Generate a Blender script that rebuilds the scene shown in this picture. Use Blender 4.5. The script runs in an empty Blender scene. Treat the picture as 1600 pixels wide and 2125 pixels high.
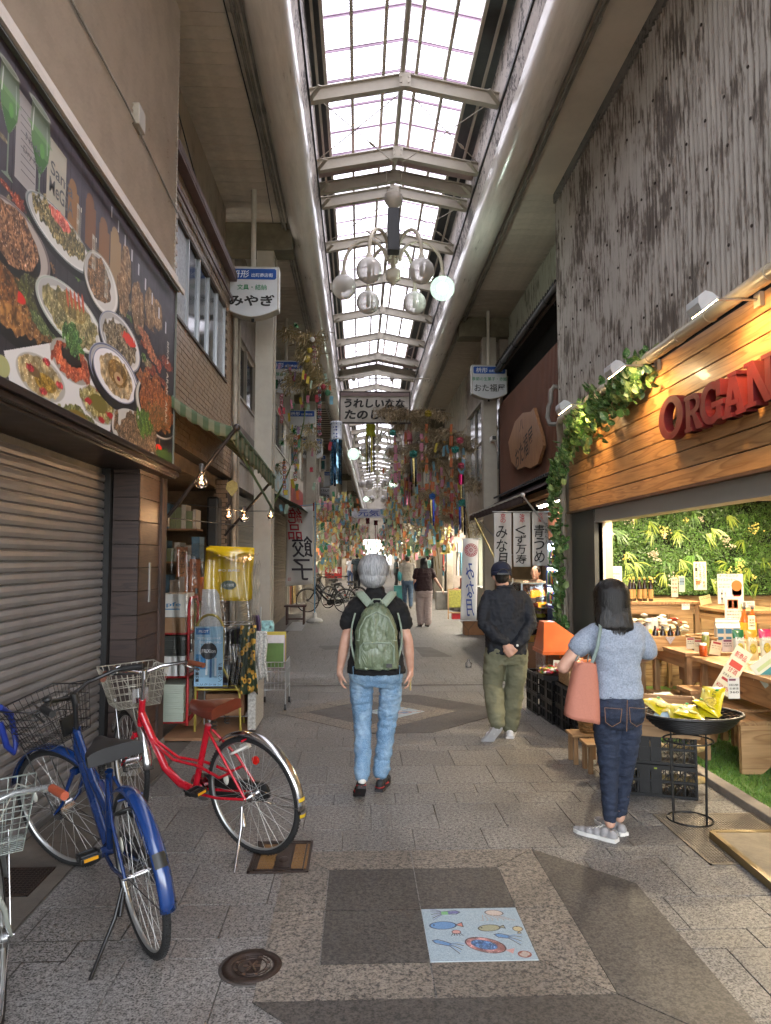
import bpy,bmesh,math,random
import numpy as np
from mathutils import Vector,Matrix,noise as mnoise
random.seed(11)
R=math.radians
SC=bpy.context.scene
# ------------------------------------------------------------------ camera, sky, sun, exposure
F=1500.0;EYE=1.65;PITCH=math.atan(97.5/F);YAW=math.atan(55/F)
cam=bpy.data.cameras.new('camera');camo=bpy.data.objects.new('camera',cam)
SC.collection.objects.link(camo);SC.camera=camo
cam.sensor_fit='HORIZONTAL';cam.sensor_width=36;cam.lens=F/1600*36
cam.clip_start=.05;cam.clip_end=600
camo.location=(0,0,EYE);camo.rotation_euler=(math.pi/2+PITCH,0,-YAW)
W=bpy.data.worlds.new('World');SC.world=W;W.use_nodes=True
wn=W.node_tree.nodes;wl=W.node_tree.links;wn.clear()
sky=wn.new('ShaderNodeTexSky');sky.sky_type='NISHITA';sky.sun_disc=False
sky.sun_elevation=R(58);sky.sun_rotation=R(106);sky.air_density=1.0;sky.dust_density=1.0;sky.ozone_density=1.0
hs=wn.new('ShaderNodeHueSaturation');hs.inputs['Saturation'].default_value=.3
bg=wn.new('ShaderNodeBackground');bg.inputs['Strength'].default_value=.15
wo=wn.new('ShaderNodeOutputWorld')
wl.new(sky.outputs[0],hs.inputs['Color']);wl.new(hs.outputs[0],bg.inputs['Color']);wl.new(bg.outputs[0],wo.inputs[0])
sl=bpy.data.lights.new('sun','SUN');sl.energy=1.5;sl.angle=R(15);sl.color=(1,.97,.93)
so=bpy.data.objects.new('sun',sl);SC.collection.objects.link(so)
so.rotation_euler=Vector((-.48,.14,-.86)).to_track_quat('-Z','Y').to_euler()
SC.view_settings.view_transform='Standard';SC.view_settings.look='None'
SC.view_settings.exposure=3.45;SC.view_settings.gamma=1;SC.view_settings.use_curve_mapping=False
SC.render.engine='CYCLES'
cy=SC.cycles;cy.use_denoising=True;cy.max_bounces=8;cy.diffuse_bounces=5;cy.glossy_bounces=3
cy.transmission_bounces=5;cy.transparent_max_bounces=12;cy.caustics_reflective=False;cy.caustics_refractive=False
cy.sample_clamp_indirect=6;cy.use_adaptive_sampling=True;cy.adaptive_threshold=.02

# ------------------------------------------------------------------ helpers
def hexc(s):
    s=s.lstrip('#');c=[int(s[i:i+2],16)/255 for i in(0,2,4)]
    return tuple(x/12.92 if x<=.04045 else((x+.055)/1.055)**2.4 for x in c)
_cy,_sy,_cp,_sp=math.cos(YAW),math.sin(YAW),math.cos(PITCH),math.sin(PITCH)
def ray(u,v):
    x=(u-800)/F;z=-(v-1062.5)/F
    y1=_cp-z*_sp;z1=_sp+z*_cp
    return Vector((x*_cy+y1*_sy,-x*_sy+y1*_cy,z1))
def at(u,v,Y):
    d=ray(u,v);return Vector((d.x*Y/d.y,Y,EYE+d.z*Y/d.y))
def atX(u,v,X):
    d=ray(u,v);return Vector((X,d.y*X/d.x,EYE+d.z*X/d.x))
def gz(Y):return 0. if Y<9 else .012*(Y-9)
def bend(Y):return 0. if Y<22 else(Y-22)*.026
def floor_at(u,v):
    d=ray(u,v);t=-EYE/d.z
    for _ in range(12):t=(gz(d.y*t)-EYE)/d.z
    return Vector((d.x*t,d.y*t,gz(d.y*t)))

def link(o):SC.collection.objects.link(o);return o
class MB:
    def __init__(s):s.v=[];s.f=[];s.m=[];s.s=[]
    def add(s,vs,fs,mi=0,sm=False,M=None):
        b=len(s.v)
        if M is not None:vs=[M@Vector(p)for p in vs]
        s.v.extend([tuple(p)for p in vs]);s.f.extend([tuple(i+b for i in f)for f in fs])
        s.m.extend([mi]*len(fs));s.s.extend([sm]*len(fs));return s
    def box(s,a,b,mi=0,M=None):
        x0,y0,z0=a;x1,y1,z1=b
        if x0>x1:x0,x1=x1,x0
        if y0>y1:y0,y1=y1,y0
        if z0>z1:z0,z1=z1,z0
        return s.add([(x0,y0,z0),(x1,y0,z0),(x1,y1,z0),(x0,y1,z0),(x0,y0,z1),(x1,y0,z1),(x1,y1,z1),(x0,y1,z1)],
              [(0,3,2,1),(4,5,6,7),(0,1,5,4),(1,2,6,5),(2,3,7,6),(3,0,4,7)],mi,False,M)
    def beam(s,p0,p1,w,h,mi=0,up=(0,0,1)):
        p0=Vector(p0);p1=Vector(p1);d=(p1-p0);L=d.length
        if L<1e-6:return s
        d.normalize();u=Vector(up)
        if abs(d.dot(u))>.98:u=Vector((0,1,0))
        r=d.cross(u).normalized();u=r.cross(d)
        M=Matrix((r,d,u)).transposed().to_4x4();M.translation=p0
        return s.box((-w/2,0,-h/2),(w/2,L,h/2),mi,M)
    def tube(s,pts,r,n=8,mi=0,closed=False,caps=True,sm=True,M=None,flat=1.0):
        P=[Vector(p)for p in pts];k=len(P);rr=r if isinstance(r,(list,tuple))else[r]*k
        T=[]
        for i in range(k):
            a=P[(i-1)%k]if(closed or i>0)else P[i];b=P[(i+1)%k]if(closed or i<k-1)else P[i]
            t=(b-a);T.append(t.normalized()if t.length>1e-9 else Vector((0,0,1)))
        up=Vector((0,0,1))if abs(T[0].z)<.9 else Vector((0,1,0))
        nrm=(up-T[0]*up.dot(T[0])).normalized();V=[]
        for i in range(k):
            nrm=nrm-T[i]*nrm.dot(T[i])
            if nrm.length<1e-6:nrm=T[i].orthogonal()
            nrm.normalize();b=T[i].cross(nrm)
            for j in range(n):
                a=2*math.pi*j/n;V.append(P[i]+(nrm*math.cos(a)*flat+b*math.sin(a))*rr[i])
        Fc=[];kk=k if closed else k-1
        for i in range(kk):
            for j in range(n):
                a=i*n+j;b=i*n+(j+1)%n;c=((i+1)%k)*n+(j+1)%n;d=((i+1)%k)*n+j
                Fc.append((a,b,c,d))
        s.add(V,Fc,mi,sm,M)
        if caps and not closed:
            s.add(V[:n],[tuple(range(n))[::-1]],mi,False,M);s.add(V[-n:],[tuple(range(n))],mi,False,M)
        return s
    def cyl(s,p0,p1,r0,r1=None,n=14,mi=0,M=None,caps=True,sm=True):
        return s.tube([p0,p1],[r0,r0 if r1 is None else r1],n,mi,False,caps,sm,M)
    def lathe(s,prof,n=20,mi=0,M=None,sm=True):
        V=[];Fc=[];k=len(prof)
        for(r,z)in prof:
            for j in range(n):
                a=2*math.pi*j/n;V.append((r*math.cos(a),r*math.sin(a),z))
        for i in range(k-1):
            for j in range(n):Fc.append((i*n+j,i*n+(j+1)%n,(i+1)*n+(j+1)%n,(i+1)*n+j))
        return s.add(V,Fc,mi,sm,M)
    def ball(s,c,r,n=16,m=10,mi=0,M=None):
        if not isinstance(r,(tuple,list)):r=(r,r,r)
        V=[];Fc=[]
        for i in range(m+1):
            p=math.pi*i/m
            for j in range(n):
                a=2*math.pi*j/n;V.append((c[0]+r[0]*math.sin(p)*math.cos(a),c[1]+r[1]*math.sin(p)*math.sin(a),c[2]-r[2]*math.cos(p)))
        for i in range(m):
            for j in range(n):Fc.append((i*n+j,i*n+(j+1)%n,(i+1)*n+(j+1)%n,(i+1)*n+j))
        return s.add(V,Fc,mi,True,M)
    def prism(s,poly,z0,z1,mi=0,M=None,mi2=None):
        n=len(poly);V=[(p[0],p[1],z0)for p in poly]+[(p[0],p[1],z1)for p in poly]
        s.add(V,[tuple(range(n))[::-1],tuple(range(n,2*n))],mi,False,M)
        s.add(V,[(i,(i+1)%n,n+(i+1)%n,n+i)for i in range(n)],mi if mi2 is None else mi2,False,M);return s
    def ring(s,outer,inner,z0,z1,mi=0,M=None):
        n=len(outer);V=[(p[0],p[1],z0)for p in outer]+[(p[0],p[1],z0)for p in inner]+[(p[0],p[1],z1)for p in outer]+[(p[0],p[1],z1)for p in inner];Fc=[]
        for i in range(n):
            j=(i+1)%n
            Fc+=[(2*n+i,2*n+j,3*n+j,3*n+i),(i,n+i,n+j,j),(i,j,2*n+j,2*n+i),(n+i,3*n+i,3*n+j,n+j)]
        return s.add(V,Fc,mi,False,M)
    def surf(s,fn,nu,nv,mi=0,sm=True,M=None):
        V=[fn(i/nu,j/nv)for i in range(nu+1)for j in range(nv+1)]
        Fc=[(i*(nv+1)+j,(i+1)*(nv+1)+j,(i+1)*(nv+1)+j+1,i*(nv+1)+j+1)for i in range(nu)for j in range(nv)]
        return s.add(V,Fc,mi,sm,M)
    def quad(s,a,b,c,d,mi=0):return s.add([a,b,c,d],[(0,1,2,3)],mi)
    def mesh(s,name,mats,off=None):
        me=bpy.data.meshes.new(name)
        v=np.array(s.v,dtype=np.float32).reshape(-1,3)
        if off is not None:v=v-np.array(off,dtype=np.float32)
        me.from_pydata(v.tolist(),[],s.f)
        if not isinstance(mats,(list,tuple)):mats=[mats]
        for m in mats:me.materials.append(m)
        me.polygons.foreach_set('material_index',s.m);me.polygons.foreach_set('use_smooth',s.s);me.update()
        return me
    def build(s,name,mats,parent=None,bev=0,solid=0):
        off=root_of(parent).location if parent is not None else None
        o=bpy.data.objects.new(name,s.mesh(name,mats,off));link(o)
        if parent is not None:o.parent=parent
        if solid:md=o.modifiers.new('solid','SOLIDIFY');md.thickness=solid;md.offset=0
        if bev:md=o.modifiers.new('bevel','BEVEL');md.width=bev;md.segments=2;md.limit_method='ANGLE';md.angle_limit=R(40);md.harden_normals=False
        return o
def root_of(o):
    while o.parent:o=o.parent
    return o
def tag(o,label=None,cat=None,group=None,kind=None):
    if label:o['label']=label
    if cat:o['category']=cat
    if group:o['group']=group
    if kind:o['kind']=kind
    return o
def thing(name,label,cat,loc=(0,0,0),group=None):
    o=bpy.data.objects.new(name,None);o.empty_display_size=.1;o.location=loc;link(o)
    return tag(o,label,cat,group)
def struct(name,mb,m,label=None,**k):return tag(mb.build(name,m,**k),label,kind='structure')
def solo(name,mb,m,label,cat,group=None,bev=0,solid=0,base=None):
    e=bpy.data.objects.new(name,None)if False else None
    v=np.array(mb.v);c=base if base is not None else((v[:,0].min()+v[:,0].max())/2,(v[:,1].min()+v[:,1].max())/2,v[:,2].min())
    o=bpy.data.objects.new(name,mb.mesh(name,m,c));o.location=c;link(o)
    if solid:md=o.modifiers.new('solid','SOLIDIFY');md.thickness=solid;md.offset=0
    if bev:md=o.modifiers.new('bevel','BEVEL');md.width=bev;md.segments=2;md.limit_method='ANGLE';md.angle_limit=R(40)
    return tag(o,label,cat,group)
def inst(name,me,parent,M=None,loc=None):
    o=bpy.data.objects.new(name,me);link(o)
    if parent is not None:o.parent=parent
    if M is not None:o.matrix_local=M
    if loc is not None:o.location=loc
    return o
def copy_tree(o,parent=None):
    c=o.copy();link(c);c.parent=parent
    for ch in list(o.children):copy_tree(ch,c)
    return c
def T(x,y,z):return Matrix.Translation((x,y,z))
def RX(a):return Matrix.Rotation(R(a),4,'X')
def RY(a):return Matrix.Rotation(R(a),4,'Y')
def RZ(a):return Matrix.Rotation(R(a),4,'Z')
FRONT=Matrix(((1,0,0,0),(0,0,-1,0),(0,1,0,0),(0,0,0,1)))
def facing(a):return RZ(a)@FRONT

# ------------------------------------------------------------------ materials
_mc={}
def node_mat(name):
    m=bpy.data.materials.new(name);m.use_nodes=True;nt=m.node_tree;nt.nodes.clear()
    out=nt.nodes.new('ShaderNodeOutputMaterial');p=nt.nodes.new('ShaderNodeBsdfPrincipled');nt.links.new(p.outputs[0],out.inputs[0])
    return m,nt,p,out
def N(nt,t,**k):
    n=nt.nodes.new(t)
    for a,b in k.items():
        if a in n.inputs:n.inputs[a].default_value=b
        else:setattr(n,a,b)
    return n
def ramp(nt,fac,stops):
    r=nt.nodes.new('ShaderNodeValToRGB');e=r.color_ramp.elements
    while len(e)>1:e.remove(e[-1])
    e[0].position=stops[0][0];e[0].color=(*stops[0][1],1)
    for p,c in stops[1:]:x=e.new(p);x.color=(*c,1)
    nt.links.new(fac,r.inputs[0]);return r.outputs[0]
def coords(nt,scale=(1,1,1),kind='Object',rot=(0,0,0)):
    tc=nt.nodes.new('ShaderNodeTexCoord');mp=nt.nodes.new('ShaderNodeMapping');mp.inputs['Scale'].default_value=scale;mp.inputs['Rotation'].default_value=rot
    nt.links.new(tc.outputs[kind],mp.inputs[0]);return mp.outputs[0]
def fnoise(nt,co,scale,detail=3,rough=.55,dist=0):
    n=N(nt,'ShaderNodeTexNoise');n.inputs['Scale'].default_value=scale;n.inputs['Detail'].default_value=detail;n.inputs['Roughness'].default_value=rough;n.inputs['Distortion'].default_value=dist
    nt.links.new(co,n.inputs['Vector']);return n.outputs['Fac']
def mixc(nt,fac,a,b,mode='MIX'):
    m=nt.nodes.new('ShaderNodeMix');m.data_type='RGBA';m.blend_type=mode
    for i,x in((0,fac),(6,a),(7,b)):
        if isinstance(x,(float,int)):m.inputs[i].default_value=x
        elif isinstance(x,tuple):m.inputs[i].default_value=(*x[:3],1)
        else:nt.links.new(x,m.inputs[i])
    return m.outputs[2]
def bump(nt,p,h,strength,dist=.01):
    b=nt.nodes.new('ShaderNodeBump');b.inputs['Strength'].default_value=strength;b.inputs['Distance'].default_value=dist
    nt.links.new(h,b.inputs['Height']);nt.links.new(b.outputs[0],p.inputs['Normal']);return b
def mat(name,col,rough=.6,metal=0,var=.18,scale=6,bmp=0,bscale=60,dirt=0,spec=.5,stretch=(1,1,1),rnd=0,coat=0,trans=0,alpha=1):
    if name in _mc:return _mc[name]
    c=hexc(col)if isinstance(col,str)else col
    m,nt,p,out=node_mat(name);co=coords(nt,stretch)
    f=fnoise(nt,co,scale,4,.6)
    a=tuple(min(1,x*(1+var))for x in c);b=tuple(x*(1-var)for x in c)
    o=ramp(nt,f,[(.3,b),(.7,a)])
    if dirt:
        d=fnoise(nt,co,scale*.35+.7,6,.7);dd=ramp(nt,d,[(.42,(1,1,1)),(.62,(1-dirt,)*3)]);o=mixc(nt,1.,o,dd,'MULTIPLY')
    if rnd:
        oi=nt.nodes.new('ShaderNodeObjectInfo');rr=ramp(nt,oi.outputs['Random'],[(0,(1-rnd,)*3),(1,(1,)*3)]);o=mixc(nt,1.,o,rr,'MULTIPLY')
    nt.links.new(o,p.inputs['Base Color'])
    rg=N(nt,'ShaderNodeMapRange');rg.inputs['To Min'].default_value=max(.02,rough-.08);rg.inputs['To Max'].default_value=min(1,rough+.1)
    nt.links.new(f,rg.inputs[0]);nt.links.new(rg.outputs[0],p.inputs['Roughness'])
    p.inputs['Metallic'].default_value=metal;p.inputs['Specular IOR Level'].default_value=spec
    if coat:p.inputs['Coat Weight'].default_value=coat;p.inputs['Coat Roughness'].default_value=.08
    if trans:p.inputs['Transmission Weight'].default_value=trans
    if alpha<1:p.inputs['Alpha'].default_value=alpha
    if bmp:bump(nt,p,fnoise(nt,co,bscale,3),bmp,.004)
    _mc[name]=m;return m
def emis(name,col,s,base=None):
    if name in _mc:return _mc[name]
    m,nt,p,out=node_mat(name);c=hexc(col)if isinstance(col,str)else col
    p.inputs['Base Color'].default_value=(*c,1);p.inputs['Emission Color'].default_value=(*c,1);p.inputs['Emission Strength'].default_value=s;p.inputs['Roughness'].default_value=.3
    _mc[name]=m;return m
def film(name,col=(1,1,1),a=.15,rough=.08):
    if name in _mc:return _mc[name]
    m,nt,p,out=node_mat(name);nt.nodes.remove(p)
    t=N(nt,'ShaderNodeBsdfTransparent');t.inputs[0].default_value=(*col,1);g=N(nt,'ShaderNodeBsdfGlossy');g.inputs['Roughness'].default_value=rough
    mx=N(nt,'ShaderNodeMixShader');co=coords(nt);n_=fnoise(nt,co,3,3,.6,1.5)
    bm=nt.nodes.new('ShaderNodeBump');bm.inputs['Strength'].default_value=.6;bm.inputs['Distance'].default_value=.03;nt.links.new(n_,bm.inputs['Height']);nt.links.new(bm.outputs[0],g.inputs['Normal'])
    fr=N(nt,'ShaderNodeFresnel');fr.inputs[0].default_value=1.45;nt.links.new(bm.outputs[0],fr.inputs['Normal'])
    ad=N(nt,'ShaderNodeMath',operation='ADD');ad.inputs[1].default_value=a*.5;nt.links.new(fr.outputs[0],ad.inputs[0])
    nt.links.new(ad.outputs[0],mx.inputs[0]);nt.links.new(t.outputs[0],mx.inputs[1]);nt.links.new(g.outputs[0],mx.inputs[2]);nt.links.new(mx.outputs[0],out.inputs[0])
    _mc[name]=m;return m
def granite(name,light,dark,mid,scale=75,p1=.44,p2=.53):
    if name in _mc:return _mc[name]
    m,nt,p,out=node_mat(name);co=coords(nt,kind='Generated');tc=nt.nodes.new('ShaderNodeNewGeometry')
    f=fnoise(nt,tc.outputs['Position'],scale,2.5,.62);g=fnoise(nt,tc.outputs['Position'],scale*.4,2,.5)
    mh=N(nt,'ShaderNodeMath',operation='MULTIPLY_ADD');mh.inputs[1].default_value=.35;nt.links.new(g,mh.inputs[0]);
    m2=N(nt,'ShaderNodeMath',operation='MULTIPLY');m2.inputs[1].default_value=.65;nt.links.new(f,m2.inputs[0]);nt.links.new(m2.outputs[0],mh.inputs[2])
    c=ramp(nt,mh.outputs[0],[(p1-.03,dark),(p1,mid),(p2-.02,light),(p2+.07,tuple(min(1,x*1.5)for x in light))])
    oi=nt.nodes.new('ShaderNodeObjectInfo');c=mixc(nt,1.,c,ramp(nt,oi.outputs['Random'],[(0,(.86,.85,.84)),(.5,(1,.98,.95)),(1,(1.0,1.0,1.0))]),'MULTIPLY')
    big=fnoise(nt,tc.outputs['Position'],1.3,5,.65);c=mixc(nt,1.,c,ramp(nt,big,[(.35,(.74,.72,.7)),(.6,(1,1,1))]),'MULTIPLY')
    vo=N(nt,'ShaderNodeTexVoronoi');vo.inputs['Scale'].default_value=2.3;nt.links.new(tc.outputs['Position'],vo.inputs['Vector']);c=mixc(nt,1.,c,ramp(nt,vo.outputs['Distance'],[(.035,(.62,.6,.58)),(.06,(1,1,1))]),'MULTIPLY')
    nt.links.new(c,p.inputs['Base Color'])
    rg=ramp(nt,big,[(.35,(.46,)*3),(.65,(.62,)*3)]);nt.links.new(rg,p.inputs['Roughness'])
    bump(nt,p,f,.25,.002)
    _mc[name]=m;return m
def wood(name,c1,c2,axis='Y',scale=1.0,rough=.5,knots=True,rnd=.2,coat=0):
    if name in _mc:return _mc[name]
    m,nt,p,out=node_mat(name)
    st={'Y':(6,.5,6),'X':(.5,6,6),'Z':(6,6,.5)}[axis]
    tc=nt.nodes.new('ShaderNodeTexCoord');oi=nt.nodes.new('ShaderNodeObjectInfo')
    ml=N(nt,'ShaderNodeVectorMath',operation='SCALE');cb=N(nt,'ShaderNodeCombineXYZ');nt.links.new(oi.outputs['Random'],cb.inputs[0]);nt.links.new(oi.outputs['Random'],cb.inputs[1]);nt.links.new(oi.outputs['Random'],cb.inputs[2])
    nt.links.new(cb.outputs[0],ml.inputs[0]);ml.inputs['Scale'].default_value=17.3
    ad=N(nt,'ShaderNodeVectorMath',operation='ADD');nt.links.new(tc.outputs['Object'],ad.inputs[0]);nt.links.new(ml.outputs[0],ad.inputs[1])
    mp=nt.nodes.new('ShaderNodeMapping');mp.inputs['Scale'].default_value=tuple(x*scale for x in st);nt.links.new(ad.outputs[0],mp.inputs[0])
    n1=fnoise(nt,mp.outputs[0],1.3,2,.5,.3)
    mm=N(nt,'ShaderNodeMath',operation='MULTIPLY');mm.inputs[1].default_value=9;nt.links.new(n1,mm.inputs[0])
    fr=N(nt,'ShaderNodeMath',operation='FRACT');nt.links.new(mm.outputs[0],fr.inputs[0])
    mid=tuple((a*.6+b*.4)for a,b in zip(c1,c2))
    c=ramp(nt,fr.outputs[0],[(0,c1),(.6,mid),(.86,c2),(1,c1)])
    fine=fnoise(nt,mp.outputs[0],14,3,.6);c=mixc(nt,1.,c,ramp(nt,fine,[(.3,(.84,)*3),(.7,(1.05,)*3)]),'MULTIPLY')
    if knots:
        v=N(nt,'ShaderNodeTexVoronoi');v.inputs['Scale'].default_value=1.1;mp2=nt.nodes.new('ShaderNodeMapping');mp2.inputs['Scale'].default_value=tuple(x*.35+2.2*scale for x in st);nt.links.new(ad.outputs[0],mp2.inputs[0]);nt.links.new(mp2.outputs[0],v.inputs['Vector'])
        c=mixc(nt,1.,c,ramp(nt,v.outputs['Distance'],[(.03,(.25,.17,.1)),(.085,(1,1,1))]),'MULTIPLY')
    c=mixc(nt,1.,c,ramp(nt,oi.outputs['Random'],[(0,(1-rnd,)*3),(1,(1,)*3)]),'MULTIPLY')
    nt.links.new(c,p.inputs['Base Color']);p.inputs['Roughness'].default_value=rough
    if coat:p.inputs['Coat Weight'].default_value=coat
    bump(nt,p,fine,.3,.002)
    _mc[name]=m;return m
def stained(name,base,dark,amount=.5,axis='Z',scale=1,rough=.75,second=None):
    if name in _mc:return _mc[name]
    m,nt,p,out=node_mat(name);s={'Z':(8,8,.55),'Y':(9,.9,9),'N':(3,3,3)}[axis]
    co=coords(nt,tuple(x*scale for x in s));co2=coords(nt)
    a=fnoise(nt,co,3.2,6,.72);b=fnoise(nt,co2,1.1*scale,4,.6)
    ad=N(nt,'ShaderNodeMath',operation='MULTIPLY_ADD');ad.inputs[1].default_value=.5;nt.links.new(b,ad.inputs[0]);
    mu=N(nt,'ShaderNodeMath',operation='MULTIPLY');mu.inputs[1].default_value=.65;nt.links.new(a,mu.inputs[0]);nt.links.new(mu.outputs[0],ad.inputs[2])
    t=.60+.13*amount;mid=second or tuple((x*.55+y*.45)for x,y in zip(base,dark))
    c=ramp(nt,ad.outputs[0],[(t-.2,base),(t-.06,tuple(x*.86 for x in base)),(t-.03,mid),(t+.01,dark)])
    nt.links.new(c,p.inputs['Base Color']);p.inputs['Roughness'].default_value=rough;bump(nt,p,a,.4,.004)
    _mc[name]=m;return m
def vcol_mat(name='printed',rough=.5,coat=0):
    if name in _mc:return _mc[name]
    m,nt,p,out=node_mat(name);a=N(nt,'ShaderNodeVertexColor',layer_name='Col');nt.links.new(a.outputs[0],p.inputs['Base Color']);p.inputs['Roughness'].default_value=rough
    p.inputs['Coat Weight'].default_value=coat;p.inputs['Coat Roughness'].default_value=.12
    _mc[name]=m;return m
def print_sheet(name,img,fn,m=None,parent=None):
    h,w=img.shape[:2];uu,vv=np.meshgrid(np.linspace(0,1,w+1),np.linspace(0,1,h+1))
    V=np.array([fn(a,b)for a,b in zip(uu.ravel(),vv.ravel())],dtype=np.float32)
    if parent is not None:V-=np.array(root_of(parent).location,dtype=np.float32)
    i,j=np.meshgrid(np.arange(w),np.arange(h));a=(j*(w+1)+i).ravel();Fq=np.stack([a,a+1,a+w+2,a+w+1],1)
    me=bpy.data.meshes.new(name);me.from_pydata(V.tolist(),[],Fq.tolist())
    c=img[::-1].reshape(-1,3);c=np.where(c<=.04045,c/12.92,((np.clip(c,0,1)+.055)/1.055)**2.4)
    ca=me.color_attributes.new('Col','FLOAT_COLOR','CORNER');d=np.ones((len(Fq)*4,4),dtype=np.float32);d[:,:3]=np.repeat(c,4,0)
    ca.data.foreach_set('color',d.ravel());me.materials.append(m or vcol_mat());me.update()
    o=bpy.data.objects.new(name,me);link(o)
    if parent is not None:o.parent=parent
    return o
# text as flat or extruded lettering
_tc={}
def text_geo(body,bold=0,shear=0,extrude=0):
    k=(body,bold,shear,extrude)
    if k in _tc:return _tc[k]
    cu=bpy.data.curves.new('t','FONT');cu.body=body;cu.size=1;cu.offset=bold;cu.shear=shear;cu.extrude=extrude;cu.resolution_u=3
    o=bpy.data.objects.new('t',cu);link(o);dg=bpy.context.evaluated_depsgraph_get();me=bpy.data.meshes.new_from_object(o.evaluated_get(dg))
    v=np.array([p.co[:]for p in me.vertices])if len(me.vertices)else np.zeros((0,3));f=[tuple(p.vertices)for p in me.polygons]
    bpy.data.objects.remove(o);bpy.data.meshes.remove(me);bpy.data.curves.remove(cu)
    _tc[k]=(v,f);return _tc[k]
def text(mb,body,w,h,M,mi=0,bold=.012,shear=0,extrude=0,vertical=False,fit=True):
    if any(ord(c)>0x4dff for c in body):bold=min(bold,.008)
    if vertical:
        n=len(body);ch=h/n
        for i,c in enumerate(body):
            if c!=' ':text(mb,c,w,ch*.94,M@T(0,h/2-ch*(i+.5),0),mi,bold,shear,extrude)
        return mb
    v,f=text_geo(body,bold,shear,extrude)
    if not len(v):return mb
    lo=v.min(0);hi=v.max(0);ww,hh=max(hi[0]-lo[0],.01),max(hi[1]-lo[1],.01)
    sx,sy=w/ww,h/hh
    if not fit:sx=sy=min(sx,sy)
    q=v.copy();q[:,0]=(q[:,0]-(lo[0]+hi[0])/2)*sx;q[:,1]=(q[:,1]-(lo[1]+hi[1])/2)*sy
    return mb.add([tuple(p)for p in q],f,mi,False,M)
# ================================================================== SETTING
XL,XR=-1.95,2.75
m_gran=granite('granite_light',(.195,.188,.18),(.026,.025,.0245),(.092,.088,.084),122)
m_gran_pink=granite('granite_beige',(.19,.168,.142),(.037,.034,.032),(.10,.089,.078),112)
m_gran_dark=granite('granite_dark',(.074,.066,.059),(.026,.024,.022),(.045,.04,.036),115)
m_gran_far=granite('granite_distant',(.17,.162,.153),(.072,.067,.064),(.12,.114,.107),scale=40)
m_grout=mat('grout','#5a5651',.85,bmp=.4)
m_conc=mat('concrete','#8a837a',.8,bmp=.4,dirt=.3)
m_cream=mat('cream_paint','#b9b4a8',.45,var=.08,scale=2,dirt=.18)
m_cream_d=mat('cream_paint_grey','#9c9486',.5,var=.1,scale=2,dirt=.22)
m_steel=mat('roof_steel_paint','#a9a294',.5,var=.08,scale=1.5,dirt=.15)
m_black=mat('black_metal','#161616',.4,var=.1)
m_chrome=mat('chrome','#c9c9c9',.18,metal=1,var=.05)
m_alu=mat('aluminium','#a8aaac',.35,metal=.9,var=.05)
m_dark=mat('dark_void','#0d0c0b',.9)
m_white=mat('white_paint','#d8d6d0',.5,var=.05,dirt=.08)
m_glass_dark=mat('dark_window_glass','#1a2026',.12,var=.3,scale=1.5,spec=.25)

g=MB();g.quad((-300,-300,-.06),(300,-300,-.06),(300,400,-.06),(-300,400,-.06));struct('ground',g,mat('street_concrete','#9a9082',.85,dirt=.2))
g=MB();ys=[-8,2,5,9]+[9+3*i for i in range(1,44)]
for a,b in zip(ys[:-1],ys[1:]):
    g.quad((-9+bend(a),a,gz(a)-.012),(12+bend(a),a,gz(a)-.012),(12+bend(b),b,gz(b)-.012),(-9+bend(b),b,gz(b)-.012))
pave=struct('pavement',g,m_grout)
# paving stones: rows of uneven depth, each stone an object near the camera, one joined sheet beyond
rows=[];y=-1.0;pat=[.455,.46,.16,.31,.47,.155,.315,.445,.22,.225];k=0
while y<24:rows.append((y,pat[k%len(pat)]));y+=pat[k%len(pat)];k+=1
_tm={};far_t=MB();rnd=random.Random(3);ntile=0
for ri,(y0,d)in enumerate(rows):
    off=(ri*.173)%.42;x=-2.02+off-.42
    while x<2.72:
        x0,x1=max(x,-1.52),min(x+.42,2.72)
        if x1-x0>.05:
            w=round(x1-x0,3)
            vis=2.35<y0<9.5 and(y0>3.4 or abs(x0-.5)<1.9)
            if vis and ntile<296:
                kk=(w,d)
                if kk not in _tm:
                    t=MB();a,b,h,c=w/2-.0018,d/2-.0018,.03,.0015
                    t.add([(-a,-b,-h),(a,-b,-h),(a,b,-h),(-a,b,-h),(-a,-b,-c),(a,-b,-c),(a,b,-c),(-a,b,-c),(-a+c,-b+c,0),(a-c,-b+c,0),(a-c,b-c,0),(-a+c,b-c,0)],
                          [(0,1,5,4),(1,2,6,5),(2,3,7,6),(3,0,4,7),(4,5,9,8),(5,6,10,9),(6,7,11,10),(7,4,8,11),(8,9,10,11)])
                    _tm[kk]=t.mesh('paving_stone',m_gran)
                inst('paving_stone',_tm[kk],pave,T((x0+x1)/2,y0+d/2,rnd.uniform(-.0012,.0004)));ntile+=1
            else:
                yc=y0+d;z0,z1=gz(y0),gz(yc)
                far_t.add([(x0+.003,y0+.003,z0),(x1-.003,y0+.003,z0),(x1-.003,yc-.003,z1),(x0+.003,yc-.003,z1)],[(0,1,2,3)])
        x+=.42
o=far_t.build('distant_paving_stones',m_gran,pave);o['kind']='stuff'
g=MB();ys=[24+3*i for i in range(38)]
for a,b in zip(ys[:-1],ys[1:]):g.quad((-2.2+bend(a),a,gz(a)),(3.2+bend(a),a,gz(a)),(3.2+bend(b),b,gz(b)),(-2.2+bend(b),b,gz(b)))
struct('far_pavement',g,m_gran_far)

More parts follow.
